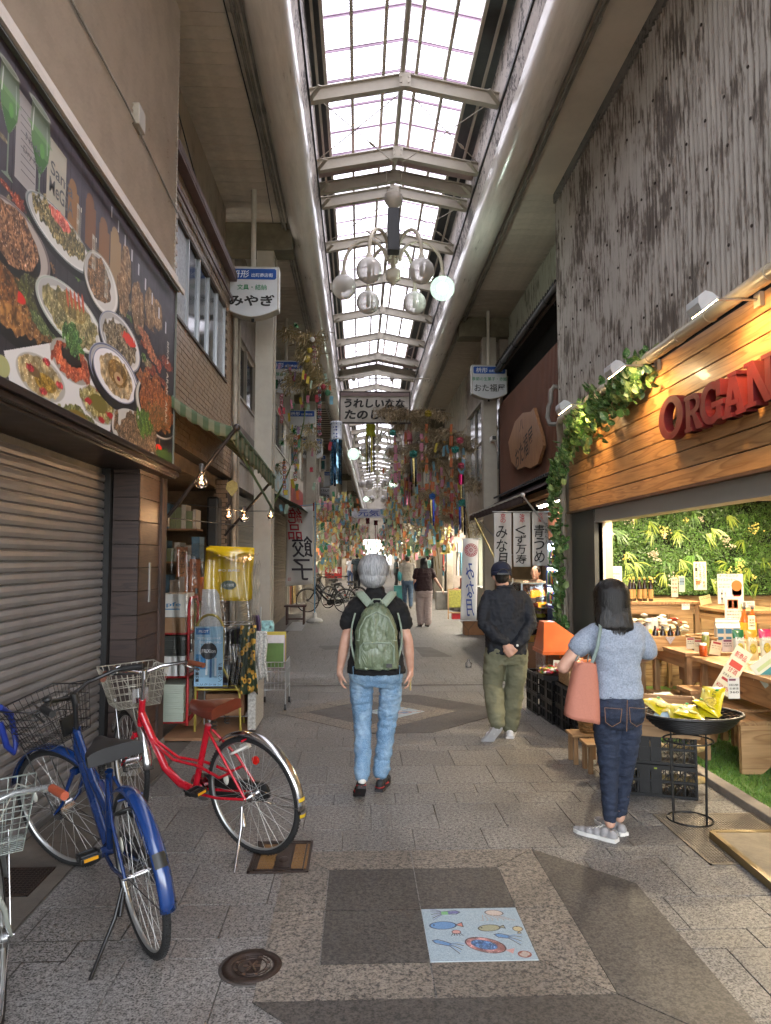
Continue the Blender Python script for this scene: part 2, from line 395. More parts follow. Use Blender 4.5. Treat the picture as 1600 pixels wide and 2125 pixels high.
# inlaid medallions: border stones, dark corner stones, picture tile
def medal(cx,cyy,rot,near=True,art=True):
    M=T(cx,cyy,gz(cyy))@RZ(rot)
    def piece(poly,m,name='paving_stone',label=None):
        p=MB();n=len(poly);c=Vector((sum(q[0]for q in poly)/n,sum(q[1]for q in poly)/n))
        pp=[]
        for q in poly:
            v=Vector(q)-c;L=v.length;pp.append(c+v*((L-.004)/L))
        p.prism([(q.x,q.y)for q in pp],-.008,.004,0,M);o=p.build(name,m,pave);
        if label:o['label']=label
    s,b=.45,.69
    for q in([(-s,-s),(0,-s),(0,0),(-s,0)],[(-s,0),(0,0),(0,s),(-s,s)],[(0,0),(s,0),(s,s),(0,s)]):piece(q,m_gran_dark,label='dark granite square beside the picture tile')
    for k in range(4):
        A=Matrix.Rotation(math.pi/2*k,2)
        for q in([(-s,-s),(-b,-b),(0,-b),(0,-s)],[(0,-s),(0,-b),(b,-b),(s,-s)]):piece([tuple(A@Vector(x))for x in q],m_gran_pink)
    o=1.12
    piece([(b,b),(b,-b),(o,-o),(o,0),(o,.24)],m_gran_dark,label='dark granite band of the star inlay')
    piece([(-b,-b),(-.24,-o),(0,-o),(o,-o),(b,-b)],m_gran_dark,label='dark granite band of the star inlay')
    return M
M1=medal(.295,3.51,0);M2=medal(.08,7.93,45)
for(a,b,c,d)in(((1.0,13.2),(1.3,13.2),(1.55,12.0),(1.05,12.0)),((2.0,9.6),(2.5,9.6),(2.7,9.1),(2.3,9.0)),((-.75,13.4),(-.2,13.6),(-.1,13.1),(-.6,12.9)),((2.3,16.4),(2.6,16.4),(2.6,15.6),(2.2,15.6))):
    p=MB();p.add([(q[0],q[1],gz(q[1])+.004)for q in(a,b,c,d)][::-1],[(0,1,2,3)]);p.build('paving_stone',m_gran_dark,pave)

# picture tiles (children's drawings of sea creatures)
class Paint:
    def __init__(s,w,h,bg):s.w,s.h=w,h;s.a=np.ones((h,w,3))*np.array(bg);s.X,s.Y=np.meshgrid((np.arange(w)+.5),(np.arange(h)+.5));s.rg=np.random.RandomState(5)
    def nz(s,sc,sd=1):
        rg=np.random.RandomState(sd);gh,gw=int(s.h/sc)+3,int(s.w/sc)+3;g=rg.rand(gh,gw);x=s.X/sc;y=s.Y/sc
        i,j=y.astype(int),x.astype(int);fy,fx=y-i,x-j;fy=fy*fy*(3-2*fy);fx=fx*fx*(3-2*fx)
        return(g[i,j]*(1-fx)+g[i,j+1]*fx)*(1-fy)+(g[i+1,j]*(1-fx)+g[i+1,j+1]*fx)*fy
    def put(s,m,c):
        c=np.array(c)if not isinstance(c,np.ndarray)or c.ndim==1 else c
        s.a=s.a*(1-m[...,None])+(c if c.ndim==3 else c[None,None,:])*m[...,None]
    def emask(s,cx,cy_,rx,ry,rot=0,wob=0,sd=1):
        a=R(rot);dx,dy=s.X-cx,s.Y-cy_;x=(dx*math.cos(a)+dy*math.sin(a))/rx;y=(-dx*math.sin(a)+dy*math.cos(a))/ry
        r=np.sqrt(x*x+y*y)
        if wob:r=r+(s.nz(max(3,min(rx,ry)*.35),sd)-.5)*wob
        return np.clip((1-r)*min(rx,ry)+.5,0,1),r
    def ell(s,cx,cy_,rx,ry,c,rot=0,wob=0,sd=1,tex=None,edge=None):
        m,r=s.emask(cx,cy_,rx,ry,rot,wob,sd)
        if tex:t=s.nz(tex[0],sd+7)[...,None];f=s.rg.rand(s.h,s.w)[...,None];t=np.clip((t-.5)*1.7+.5+(f-.5)*.35,0,1);c=(np.array(c)*(1-t)+np.array(tex[1])*t)*(.62+.55*s.nz(tex[0]*2.7,sd+19)[...,None]);c=c+.25*(s.nz(max(1.5,tex[0]*.6),sd+31)[...,None]>.86)
        s.put(m,c)
        if edge:e=np.clip(1-np.abs(r-1+edge[1]/min(rx,ry)/2)*min(rx,ry)/edge[1]*1.6,0,1);s.put(e,edge[0])
        return s
    def line(s,pts,w,c):
        for(x0,y0),(x1,y1)in zip(pts[:-1],pts[1:]):
            dx,dy=x1-x0,y1-y0;L=dx*dx+dy*dy+1e-9;t=np.clip(((s.X-x0)*dx+(s.Y-y0)*dy)/L,0,1)
            d=np.hypot(s.X-x0-t*dx,s.Y-y0-t*dy);s.put(np.clip(w/2-d+.5,0,1),c)
        return s
    def rect(s,x0,y0,x1,y1,c):s.put(((s.X>=x0)&(s.X<x1)&(s.Y>=y0)&(s.Y<y1)).astype(float),c);return s
    def poly(s,pts,c):
        ins=np.zeros(s.X.shape,bool);n=len(pts)
        for i in range(n):
            (x0,y0),(x1,y1)=pts[i],pts[(i+1)%n]
            with np.errstate(divide='ignore',invalid='ignore'):ins^=((y0>s.Y)!=(y1>s.Y))&(s.X<(x1-x0)*(s.Y-y0)/((y1-y0)or 1e-9)+x0)
        s.put(ins.astype(float),c);return s
K=(.15,.13,.14)
def sea_tile():
    p=Paint(170,150,(.66,.74,.79));p.a+=(p.nz(2,3)-.5)[...,None]*.07
    blue,pink,tan=(.42,.60,.80),(.83,.62,.60),(.66,.66,.54)
    def fish(cx,cy_,rx,ry,c,rot,tail,c2=None):
        a=R(rot);ex,ey=cx+rx*math.cos(a)*.9,cy_+rx*math.sin(a)*.9
        p.poly([(ex,ey),(ex+tail*math.cos(a-.5),ey+tail*math.sin(a-.5)),(ex+tail*math.cos(a+.5),ey+tail*math.sin(a+.5))],c2 or c)
        p.line([(ex,ey),(ex+tail*math.cos(a-.5),ey+tail*math.sin(a-.5)),(ex+tail*math.cos(a+.5),ey+tail*math.sin(a+.5)),(ex,ey)],1.2,K)
        p.ell(cx,cy_,rx,ry,c,rot,edge=(K,1.4));p.ell(cx-rx*math.cos(a)*.65,cy_-rx*math.sin(a)*.65-2,1.6,1.6,K)
    fish(32,52,24,12,blue,-2,14,(.85,.55,.5));fish(110,62,20,10,tan,-6,10);fish(158,66,8,9,(.80,.74,.58),90,7)
    p.ell(94,110,34,20,pink,22,edge=(K,1.4),tex=(3,(.76,.5,.5)));p.ell(92,109,22,12,blue,22,tex=(2,(.25,.4,.62)));p.poly([(124,124),(140,120),(134,134)],pink)
    p.ell(52,72,8,6,pink,0,edge=(K,1.2))
    for i in range(5):p.line([(46+i*3,76),(42+i*5,82)],1.1,K)
    def squid(x,y,a,L,c,n=6):
        a=R(a);ux,uy=math.cos(a),math.sin(a);p.poly([(x-ux*8,y-uy*8),(x+6*uy,y-6*ux),(x-6*uy,y+6*ux)],c)
        p.poly([(x+4*uy,y-4*ux),(x-4*uy,y+4*ux),(x+ux*L-4*uy,y+uy*L+4*ux),(x+ux*L+4*uy,y+uy*L-4*ux)],c)
        p.line([(x-ux*8,y-uy*8),(x+6*uy,y-6*ux),(x+ux*L+4*uy,y+uy*L-4*ux)],1.1,K);p.line([(x-ux*8,y-uy*8),(x-6*uy,y+6*ux),(x+ux*L-4*uy,y+uy*L+4*ux)],1.1,K)
        for i in range(n):
            o=(i-(n-1)/2)*2.6;p.line([(x+ux*L-o*uy*.5,y+uy*L+o*ux*.5),(x+ux*(L+10)-o*uy*1.5,y+uy*(L+10)+o*ux*1.5),(x+ux*(L+20)-o*uy*2.2,y+uy*(L+20)+o*ux*2.2+3)],1.2,K if i%2 else c)
    squid(16,98,24,22,blue);squid(122,84,18,16,blue);squid(60,12,176,24,(.45,.46,.66),7)
    p.rect(34,9,46,19,(.5,.75,.5));p.ell(128,16,17,9,(.82,.76,.72),8,edge=(K,1.3))
    for i in range(7):p.line([(120+i*4-14,22),(104+i*9,34+abs(i-3)*2),(100+i*10,40)],1.2,(.72,.62,.56))
    p.ell(152,136,11,9,(.56,.24,.18));p.ell(152,136,8,6.5,(.74,.68,.64),wob=.5)
    return p.a
img=sea_tile();img=np.clip(img*.86+(np.random.RandomState(2).rand(*img.shape[:2])[...,None]-.5)*.09,0,1)
for M,sc_ in((M1,1),(M2,1)):
    o=print_sheet('picture_tile',img if M is M1 else img[::2,::2],lambda u,v:M@Vector((.003+u*.444,-.447+v*.444,.0055)),vcol_mat('picture_tile_print',.4),pave)
    o['label']='pale blue picture tile with drawn sea creatures'
    e=MB();e.box((.002,-.448,-.008),(.448,-.002,.005),M=M);e.build('tile_edge',mat('tile_edge','#b9c4c9',.5),pave)

# drain strips and grates on the left, cast covers
m_strip=mat('kerb_stone','#5c554d',.7,bmp=.5,bscale=120,dirt=.3)
g=MB();y=-1.
while y<6.2:g.box((-1.95,y+.003,-.03),(-1.535,y+.897,-.002));y+=.9
struct('kerb_strip',g,m_strip)
def grate(name,x0,y0,x1,y1,label,m,nx,ny):
    t=thing(name,label,'drain cover',((x0+x1)/2,y0,0));b=MB();b.box((x0,y0,-.01),(x1,y1,.0015));b.build('pit',m_dark,t)
    f=MB();w=.012
    for a in((x0,y0,x1,y0+w),(x0,y1-w,x1,y1),(x0,y0,x0+w,y1),(x1-w,y0,x1,y1)):f.box((a[0],a[1],0),(a[2],a[3],.006+.0003*a[0]))
    f.build('frame',m,t);b=MB()
    for i in range(nx):xx=x0+w+(x1-x0-2*w)*(i+.5)/nx;b.box((xx-.002,y0+w,.0016),(xx+.002,y1-w,.0042))
    for i in range(ny):yy=y0+w+(y1-y0-2*w)*(i+.5)/ny;b.box((x0+w,yy-.003,.0016),(x1-w,yy+.003,.005))
    b.build('grid_bars',m,t);return t
m_iron=mat('cast_iron','#33261f',.5,metal=.4,bmp=.3,dirt=.2)
grate('drain_grate',-1.9,3.72,-1.62,4.05,'small steel drain grate in the kerb strip by the shutter',m_iron,12,12)
# rectangular hydrant cover with ochre lattice
t=thing('hydrant_cover','rectangular iron cover with ochre lattice panels under the red bicycle','manhole cover',(-.42,3.93,0))
x0,y0,x1,y1=-.585,3.93,-.262,4.35
b=MB();b.box((x0,y0,-.01),(x1,y1,.005));b.build('plate',m_iron,t)
b=MB()
for k_,w_ in((0,.014),(.028,.008)):
    for a in((x0+k_,y0+k_,x1-k_,y0+k_+w_),(x0+k_,y1-k_-w_,x1-k_,y1-k_),(x0+k_,y0+k_,x0+k_+w_,y1-k_),(x1-k_-w_,y0+k_,x1-k_,y1-k_)):b.box((a[0],a[1],.005),(a[2],a[3],.011+.0002*a[0]))
b.build('rim',m_iron,t)
m_ochre=mat('ochre_paint','#75542a',.6,bmp=.4,dirt=.3)
for sx in(0,1):
    l0=x0+.045 if sx==0 else x0+.225;b=MB();b.box((l0,y0+.045,.005),(l0+.085,y1-.045,.007))
    for i in range(4):
        for j in range(9):xx=l0+.012+i*.0205+(.01 if j%2 else 0);yy=y0+.06+j*.034;b.box((xx-.007,yy-.012,.007),(xx+.005,yy+.012,.010))
    b.build('lattice_panel',m_ochre,t)
b=MB();b.box((x0+.137,y0+.06,.005),(x0+.218,y1-.12,.0095));b.ball((x0+.178,y0+.16,.006),(.03,.05,.008),12,6)
text(b,'消火栓',.06,.06,T(x0+.178,y0+.27,.0102),0);b.build('emblem',m_iron,t)
# round manhole
c=floor_at(523,2007);t=thing('manhole_cover','round dark iron manhole cover with a ring emblem','manhole cover',(c.x,c.y,0))
b=MB();b.lathe([(0,.003),(.118,.003),(.12,.005)],40,0,T(c.x,c.y,0));
for r0,r1 in((.085,.12),(.055,.061),(.072,.0755)):b.lathe([(r0,.003),(r0+.001,.0075),(r1-.001,.0075),(r1,.003)],40,0,T(c.x,c.y,0))
b.build('cover',m_iron,t);b=MB()
for i in range(16):
    a=i*22.5;M=T(c.x,c.y,0)@RZ(a)
    if i%2:b.box((.060,-.007,.003),(.0735,.007,.007),0,M)
for i in range(3):b.box((-.035,-.004,.003),(.035,.004,.0078+.0003*i),0,T(c.x,c.y,0)@RZ(60*i))
b.build('emblem',mat('worn_iron','#5a4a40',.35,metal=.6),t)
b=MB();b.lathe([(.1205,-.002),(.1205,.0032),(.134,.0032),(.135,-.002)],40,0,T(c.x,c.y,0));b.build('rim',mat('rim_iron','#3d3733',.6),t)
grate('checker_plate_cover',1.9,3.95,2.55,4.72,'worn steel checker plate cover beneath the basket stand',mat('worn_steel','#857a6a',.45,metal=.4,bmp=.5),34,40)
g=thing('slotted_drain','long slotted drain strip near the stool by the left shops','drain cover',(-1.45,17,gz(17)))
b=MB()
for i in range(16):b.box((-1.62+.012*0,16.0+i*.12,gz(16+i*.12)+.001),(-1.25,16.05+i*.12,gz(16+i*.12)+.006))
b.build('slats',m_alu,g)

# ------------------------------------------------------------------ ceiling structure of the arcade
ZS=6.75;YE=92
def span(y0,y1,step):
    k=max(1,int(round((y1-y0)/step)));return[y0+(y1-y0)*i/k for i in range(k+1)]
YS=[-2,3,8,12,16,19,22]+[22+5*i for i in range(1,15)]
def swept(mb,prof,ys,mi=0,sm=False,closed=False):
    n=len(prof);V=[(x+bend(y),y,z+gz(y)*(1 if False else 0))for y in ys for x,z in prof]
    Fc=[(i*n+j,i*n+j+1,(i+1)*n+j+1,(i+1)*n+j)for i in range(len(ys)-1)for j in range(n-1)]
    if closed:Fc+=[(i*n+n-1,i*n,(i+1)*n,(i+1)*n+n-1)for i in range(len(ys)-1)]
    return mb.add(V,Fc,mi,sm)
m_duct=stained('duct_paint',(.68,.65,.60),(.20,.18,.16),.95,'Y',.6,.22)
m_peel=stained('peeling_fascia',(.52,.47,.43),(.10,.09,.085),.35,'N',1.6,.7,(.2,.18,.17))
for side,cx,hw in(('L',-.84,.2),('R',1.90,.2)):
    b=MB();prof=[]
    sgn=1 if side=='L' else-1
    prof=[(cx-sgn*hw,6.76)]+[(cx+hw*sgn*-math.cos(R(a))*1.0,6.60-.15*math.sin(R(a)))for a in range(0,181,20)]+[(cx+sgn*hw,6.78),(cx+sgn*(hw+.005),6.8)]
    prof=[(x,z)for x,z in prof]
    swept(b,prof,YS,0,True)
    t=thing('gutter_beam','long pale gutter duct along the %s side of the glass roof'%('left' if side=='L' else 'right'),'gutter',(cx,5,6.45),'gutter ducts under the roof')
    b.build('duct',m_duct,t)
    for jy in(4.5,8.6,12.7,16.8,21.):
        j=MB();pr=[(cx+(x-cx)*1.02,z-.004)for x,z in prof];swept(j,pr,[jy,jy+.05],0,True);j.build('joint_band',m_duct,t)
    f=MB();xi=cx+sgn*hw;xo=-.60 if side=='L' else 1.67
    swept(f,[(xi,6.78),(xo,7.02),(xo,7.62)],YS);swept(f,[(xi,6.74),(xo+.0,6.98)],YS);f.build('fascia',m_peel,t)
    f=MB();swept(f,[(xo-.02,6.99),(xo+.02,6.99),(xo+.02,7.03),(xo-.02,7.03)],YS,closed=True);f.build('edge_rail',m_black,t)
    p=thing('conduit_pipes','bundle of thin grey conduit pipes beside the %s gutter duct'%('left' if side=='L' else 'right'),'pipes',(cx-sgn*.28,5,6.6),'conduits under the canopy')
    for i in range(3):
        q=MB();xx=cx-sgn*(.235+i*.045);q.tube([(xx+bend(y),y,6.66-.03*(i%2))for y in YS],.017,8);q.build('conduit',mat('conduit_grey','#8e8a80',.5,dirt=.4),p)
        for cyy in np.arange(2+i*.7,22,2.9):c_=MB();c_.cyl((xx,cyy,6.66-.03*(i%2)),(xx,cyy+.07,6.66-.03*(i%2)),.024,n=8);c_.build('coupling',mat('conduit_grey','#8e8a80'),p)
# soffits with boards
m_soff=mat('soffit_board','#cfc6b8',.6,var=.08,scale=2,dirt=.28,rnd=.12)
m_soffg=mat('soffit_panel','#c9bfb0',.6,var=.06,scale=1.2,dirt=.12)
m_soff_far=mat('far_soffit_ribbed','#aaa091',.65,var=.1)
def soffit(name,xa,xb,y0,y1,ynear):
    s=MB();ys=[y for y in YS if y0<y<y1];swept(s,[(xa,ZS+.03),(xb,ZS+.03)],[y0]+ys+[y1]);o=struct(name,s,m_dark)
    me=None;y=ynear;k=0
    b=MB();b.box((0,.004,-.012),(xb-xa,.176,0));me=b.mesh('soffit_board',m_soff)
    while y<13.2:inst('soffit_board',me,o,T(xa,y,ZS+random.uniform(0,.004)));y+=.18
    far=MB()
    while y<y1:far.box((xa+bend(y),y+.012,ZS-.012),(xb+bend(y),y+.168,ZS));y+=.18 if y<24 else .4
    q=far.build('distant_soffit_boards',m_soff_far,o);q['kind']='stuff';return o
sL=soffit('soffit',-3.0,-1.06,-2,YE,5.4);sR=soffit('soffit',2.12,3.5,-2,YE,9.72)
b=MB();b.box((2.12,-2,ZS-.02),(3.3,6.1,ZS));b.box((2.12,6.105,ZS-.02),(3.3,9.7,ZS));b.build('soffit_panel',m_soffg,sR)
b=MB();b.box((-3,-2,ZS-.02),(-1.06,5.38,ZS));b.build('soffit_panel',m_soffg,sL)
# roof ribs
rib_y=[-1.2,.7,2.6,4.5,6.4,8.3,9.84,10.46,10.9,12.5,14.4,16.3,18.2,20.1,21.2,21.8]+[23.7+1.9*i for i in range(36)]
roofm=MB();m_rib=m_steel
def rib_mesh(wide):
    b=MB();XA,XB,C=-.66,1.73,.535;za,zc=7.05,7.28;h=.17;w=.045 if not wide else .03
    for(x0,z0,x1,z1)in((XA,za,C,zc),(C,zc,XB,za)):
        for(dz0,dz1,ww)in((0,.012,.09),(.012,h-.012,.02),(h-.012,h,.09)):
            if ww==.02 and wide:ww=.1
            b.add([(x0,-ww/2,z0+dz0),(x1,-ww/2,z1+dz0),(x1,ww/2,z1+dz0),(x0,ww/2,z0+dz0),(x0,-ww/2,z0+dz1),(x1,-ww/2,z1+dz1),(x1,ww/2,z1+dz1),(x0,ww/2,z0+dz1)],[(0,3,2,1),(4,5,6,7),(0,1,5,4),(1,2,6,5),(2,3,7,6),(3,0,4,7)])
    b.box((C-.07,-.056,zc-.01),(C+.07,-.05,zc+.16));
    for dx in(-.045,.045):
        for dz in(.04,.11):b.cyl((C+dx,-.064,zc+dz),(C+dx,-.056,zc+dz),.012,n=6)
    return b
root=thing('roof_rib','pale gabled steel rib crossing the arcade roof','roof beam',(0,0,0),'steel ribs across the arcade roof')
rib_mesh(False).build('beam',m_rib,root)
for sx,xa,xb in((-1,-.62,-.50),(1,1.69,1.52)):
    k_=MB();k_.beam((xa,-.06,7.02),(xb-.04*sx,-.34,7.06),.05,.012);k_.build('knee_brace',m_rib,root)
for i,y in enumerate(rib_y):
    o=root if i==0 else copy_tree(root);o.location=(bend(y),y,0);o['label']='pale gabled steel roof rib '+({4.5:'just above the top edge of the picture',6.4:'at the very top of the picture',8.3:'nearest in full view, with knee braces',9.84:'on the near side of the pink roof strip',10.46:'on the far side of the pink roof strip',10.9:'that carries the black speaker',12.5:'first beyond the speaker',14.4:'second beyond the speaker',16.3:'just over the brush banner',18.2:'second beyond the brush banner',20.1:'before the second pink roof strip'}.get(y,'far down the arcade, one of a long row'))
# roof skin: clear corrugated strip between opaque corrugated edges
def clear_roof():
    m,nt,p,out=node_mat('clear_corrugated_roof');nt.nodes.remove(p)
    ge=nt.nodes.new('ShaderNodeNewGeometry');sp=nt.nodes.new('ShaderNodeSeparateXYZ');nt.links.new(ge.outputs['Position'],sp.inputs[0])
    md=N(nt,'ShaderNodeMath',operation='PINGPONG');md.inputs[1].default_value=.275;nt.links.new(sp.outputs['Y'],md.inputs[0])
    band=ramp(nt,md.outputs[0],[(.0,(.17,.12,.15)),(.028,(.17,.12,.15)),(.034,(1,1,1))])
    w=N(nt,'ShaderNodeMath',operation='PINGPONG');w.inputs[1].default_value=.0225;nt.links.new(sp.outputs['Y'],w.inputs[0])
    cor=ramp(nt,w.outputs[0],[(0,(.15,.145,.15)),(.004,(.2,.19,.2)),(.009,(1,1,1))])
    f=fnoise(nt,ge.outputs['Position'],2.2,6,.7);d=ramp(nt,f,[(.3,(.62,.6,.62)),(.6,(1,1,1))])
    c=mixc(nt,1.,mixc(nt,1.,band,cor,'MULTIPLY'),d,'MULTIPLY')
    tl=N(nt,'ShaderNodeBsdfTranslucent');tr=N(nt,'ShaderNodeBsdfTransparent')
    nt.links.new(mixc(nt,1.,c,(.72,.70,.73),'MULTIPLY'),tl.inputs[0]);nt.links.new(mixc(nt,1.,c,(.60,.58,.61),'MULTIPLY'),tr.inputs[0])
    mx=N(nt,'ShaderNodeMixShader');mx.inputs[0].default_value=.45;nt.links.new(tl.outputs[0],mx.inputs[1]);nt.links.new(tr.outputs[0],mx.inputs[2]);nt.links.new(mx.outputs[0],out.inputs[0])
    return m
m_clear=clear_roof()
m_pinkroof=mat('faded_pink_sheet','#a08a88',.6);m_cor=mat('opaque_corrugated_sheet','#4a4d4e',.6,var=.15,scale=2,dirt=.3)
def roofz(x):return 7.86-.20*abs(x-.535)/1.0
def wave_strip(mb,xa,xb,y0,y1,pitch,amp,dz=0,mi=0):
    n=int((y1-y0)/pitch)*2
    def fn(u,v):
        y=y0+(y1-y0)*u;x=xa+(xb-xa)*v;return(x+bend(y),y,roofz(x)+dz+amp*math.cos(math.pi*round(u*n)))
    return mb.surf(fn,n,1,mi,True)
rt=thing('arcade_roof','ridged roof of clear corrugated sheets over the shopping arcade','roof',(.5,5,7.8))
segs=[(-2,YE)]
for(a,b_)in segs:
    s=MB();ys=[a]+[y for y in YS if a<y<b_]+[b_]
    swept(s,[(x,roofz(x))for x in(-.43,-.1,.2,.4,.535,.67,.87,1.2,1.37)],ys,0,True);s.build('clear_panel',m_clear,rt)
for(a,b_)in((9.84,10.46),(20.1,21.2)):
    s=MB();wave_strip(s,-.60,.535,a+.07,b_-.06,.07,.01,-.36);wave_strip(s,.535,1.68,a+.07,b_-.06,.07,.01,-.36);s.build('pink_sheet',m_pinkroof,rt)
for xa,xb in((-.62,-.43),(1.37,1.72)):
    s=MB();wave_strip(s,xa,xb,-2,22,.05,.009,.0);wave_strip(s,xa,xb,22,YE,.25,.009,.0);s.build('corrugated_edge',m_cor,rt)
for x in(-.43,-.1,.295,.71,1.07,1.37):
    s=MB();swept(s,[(x-.02,roofz(x)-.07),(x+.02,roofz(x)-.07),(x+.02,roofz(x)-.012),(x-.02,roofz(x)-.012)],YS,closed=True);s.build('purlin',m_steel,rt)
s=MB();swept(s,[(1.55-.015,7.58),(1.55+.015,7.58),(1.55+.015,7.63),(1.55-.015,7.63)],YS,closed=True);s.build('purlin',m_steel,rt)
s=MB();swept(s,[(-.53-.015,7.58),(-.53+.015,7.58),(-.53+.015,7.63),(-.53-.015,7.63)],YS,closed=True);s.build('purlin',m_steel,rt)
s=MB();s.tube([(.51+bend(y),y,7.50)for y in YS],.035,10);s.build('ridge_pipe',m_steel,rt)
# bracing rods
for(a,b_)in((8.3,9.84),(10.9,12.5),(18.2,20.1),(23.7,25.6)):
    t=thing('cross_brace','thin crossed bracing rods with turnbuckles below the %s roof bay'%{8.3:'nearest',10.9:'speaker',18.2:'banner',23.7:'distant'}[a],'bracing',(.5+bend(a),a,7.3),'crossed bracing rods under the roof')
    for xa,xb in((-.58,.45),(.62,1.66)):
        for q0,q1,tb in(((xa,a),(xb,b_),1),((xb,a),(xa,b_),0)):
            r_=MB();P0=Vector((q0[0]+bend(a),q0[1]+.05,7.22-.0));P1=Vector((q1[0]+bend(b_),q1[1]-.05,7.22));P0.z+=.0;r_.cyl(P0,P1,.0065,n=6)
            if tb:c_=P0.lerp(P1,.72);d_=(P1-P0).normalized();r_.tube([c_-d_*.08,c_-d_*.04,c_+d_*.04,c_+d_*.08],[.006,.018,.018,.006],6)
            r_.build('rod',m_cream_d,t)
# cross beams and columns
m_col=mat('column_cream','#a9a396',.4,var=.06,scale=2,dirt=.15);m_olive=mat('cross_beam_olive','#6b6450',.6,dirt=.3)
colsL=[10.75,21.3,32,43,54,66];colsR=[14.9,26,37,48,60]
nm={0:'nearest',1:'second',2:'third',3:'fourth',4:'fifth',5:'sixth'}
for side,cols,x0,x1,bx0,bx1 in(('left',colsL,-1.56,-1.30,-3,-1.02),('right',colsR,2.60,2.88,2.1,3.5)):
    for i,y in enumerate(cols):
        s=bend(y);t=thing('steel_column','cream steel column on the %s side, %s from the camera'%(side,nm[i]),'column',(x0+s+.1,y,gz(y)),'cream columns carrying the arcade canopy')
        b=MB();b.box((x0+s,y,gz(y)),(x1+s,y+.28,ZS-.42));b.build('shaft',m_col,t,bev=.008)
        b=MB();b.box((x0+s-.012,y+.06,gz(y)+.3),(x0+s-.002,y+.2,ZS-.6));b.box((x1+s+.002,y+.1,gz(y)+.3),(x1+s+.025,y+.18,ZS-.5));b.build('cover_strip',m_cream_d,t)
        b=MB();b.box((bx0+s,y-.05,ZS-.43),(bx1+s,y+.33,ZS-.02));b.build('cross_beam',m_olive,t)
for yy in(9.84+.31,):pass
b=MB();e=bend(YE);b.box((e-3.2,YE,4.1),(e+3.8,YE+.2,8.2));b.box((e-3.2,YE,.8),(e-1.3,YE+.2,4.1));b.box((e+2.3,YE,.8),(e+3.8,YE+.2,4.1));solo('added_end_wall',b,m_cream_d,'plain wall with a low opening, added to cut the glare at the far end','wall')  # added wall; shrinks the glaring opening at the far end
m_sunny=mat('distant_pale_building','#cfcac0',.8)
b=MB();e=bend(118);b.box((e-14,118,gz(118)-1),(e-2.2,130,9));b.box((e+2.5,116,gz(116)-1),(e+14,130,7));solo('far_building',b,m_sunny,'pale buildings in daylight beyond the far end of the arcade','building')
# ================================================================== LEFT SIDE
m_slat=mat('shutter_slat_paint','#827f7e',.42,metal=.25,var=.08,scale=2,dirt=.22)
m_fascia=mat('fascia_brown','#241a17',.35,dirt=.1);m_bwood=wood('dark_stained_wood',(.050,.030,.024),(.022,.013,.011),'X',1.0,.45,False,.15)
m_sid=stained('beige_siding',(.52,.47,.42),(.33,.29,.25),.75,'N',.45,.6,(.46,.41,.36))
A=thing('shuttered_shop','beige sided shop with its dark roller shutter closed, behind the parked bicycles','shop building',(-2.4,2.5,0))
b=MB();b.box((-3.2,-2,0),(-2.0,6.46,ZS));b.box((-2.0,-2,2.36),(-1.72,6.46,ZS));b.build('wall',m_conc,A)
# shutter slats
b=MB();prof=[(0,0),(.016,.006),(.020,.03),(.016,.056),(.002,.062),(.002,.067)]
V=[];
for y in(-1.3,5.66):V+=[(x,y,z)for x,z in prof]
n=len(prof);b.add(V,[(i,i+1,n+i+1,n+i)for i in range(n-1)],0,False);me=b.mesh('slat',m_slat)
for i in range(34):inst('slat',me,A,T(-1.99+2.4,-2.5,i*.067+.03))
b=MB();b.box((-2.0,-1.3,0),(-1.955,5.66,.032));b.build('bottom_bar',m_alu,A)
b=MB();b.box((-1.998,5.66,0),(-1.93,5.74,2.4));b.build('guide_rail',m_black,A)
# pillar clad in boards
b=MB();b.box((-2.0,5.74,.10),(-1.745,6.42,2.36));b.build('pillar_core',m_dark,A)
k=0;z=.10
while z<2.34:
    h=.185;f=MB();f.box((-1.925,5.72,z+.003),(-1.722,5.739,min(z+h,2.36)-.003));f.build('board',m_bwood,A)
    f=MB();f.box((-1.7445,5.722,z+.003),(-1.722,6.30,min(z+h,2.36)-.003));f.build('board',wood('dark_stained_wood_side',(.070,.038,.024),(.03,.016,.011),'Y',1.2,.45,False,.15),A);z+=h
b=MB();b.box((-1.745,6.302,.0),(-1.70,6.46,2.36));b.build('rusty_corner_post',stained('rusty_post',(.07,.04,.03),(.02,.015,.012),.3),A)
b=MB();b.box((-2.02,5.70,-.02),(-1.69,6.48,.098));b.build('plinth',m_conc,A,bev=.008)
b=MB();b.box((-1.7215,6.02,1.30),(-1.716,6.055,1.62));b.build('door_handle_plate',m_alu,A)
# fascia (overhang above the shutter)
b=MB();b.box((-2.0,-2,2.352),(-1.615,6.40,2.366));b.box((-1.62,-2,2.37),(-1.585,6.40,2.40));b.box((-1.65,-2,2.366),(-1.60,6.405,2.44));b.box((-1.60,-2,2.41),(-1.57,6.41,2.452));b.build('fascia',m_fascia,A,bev=.003)
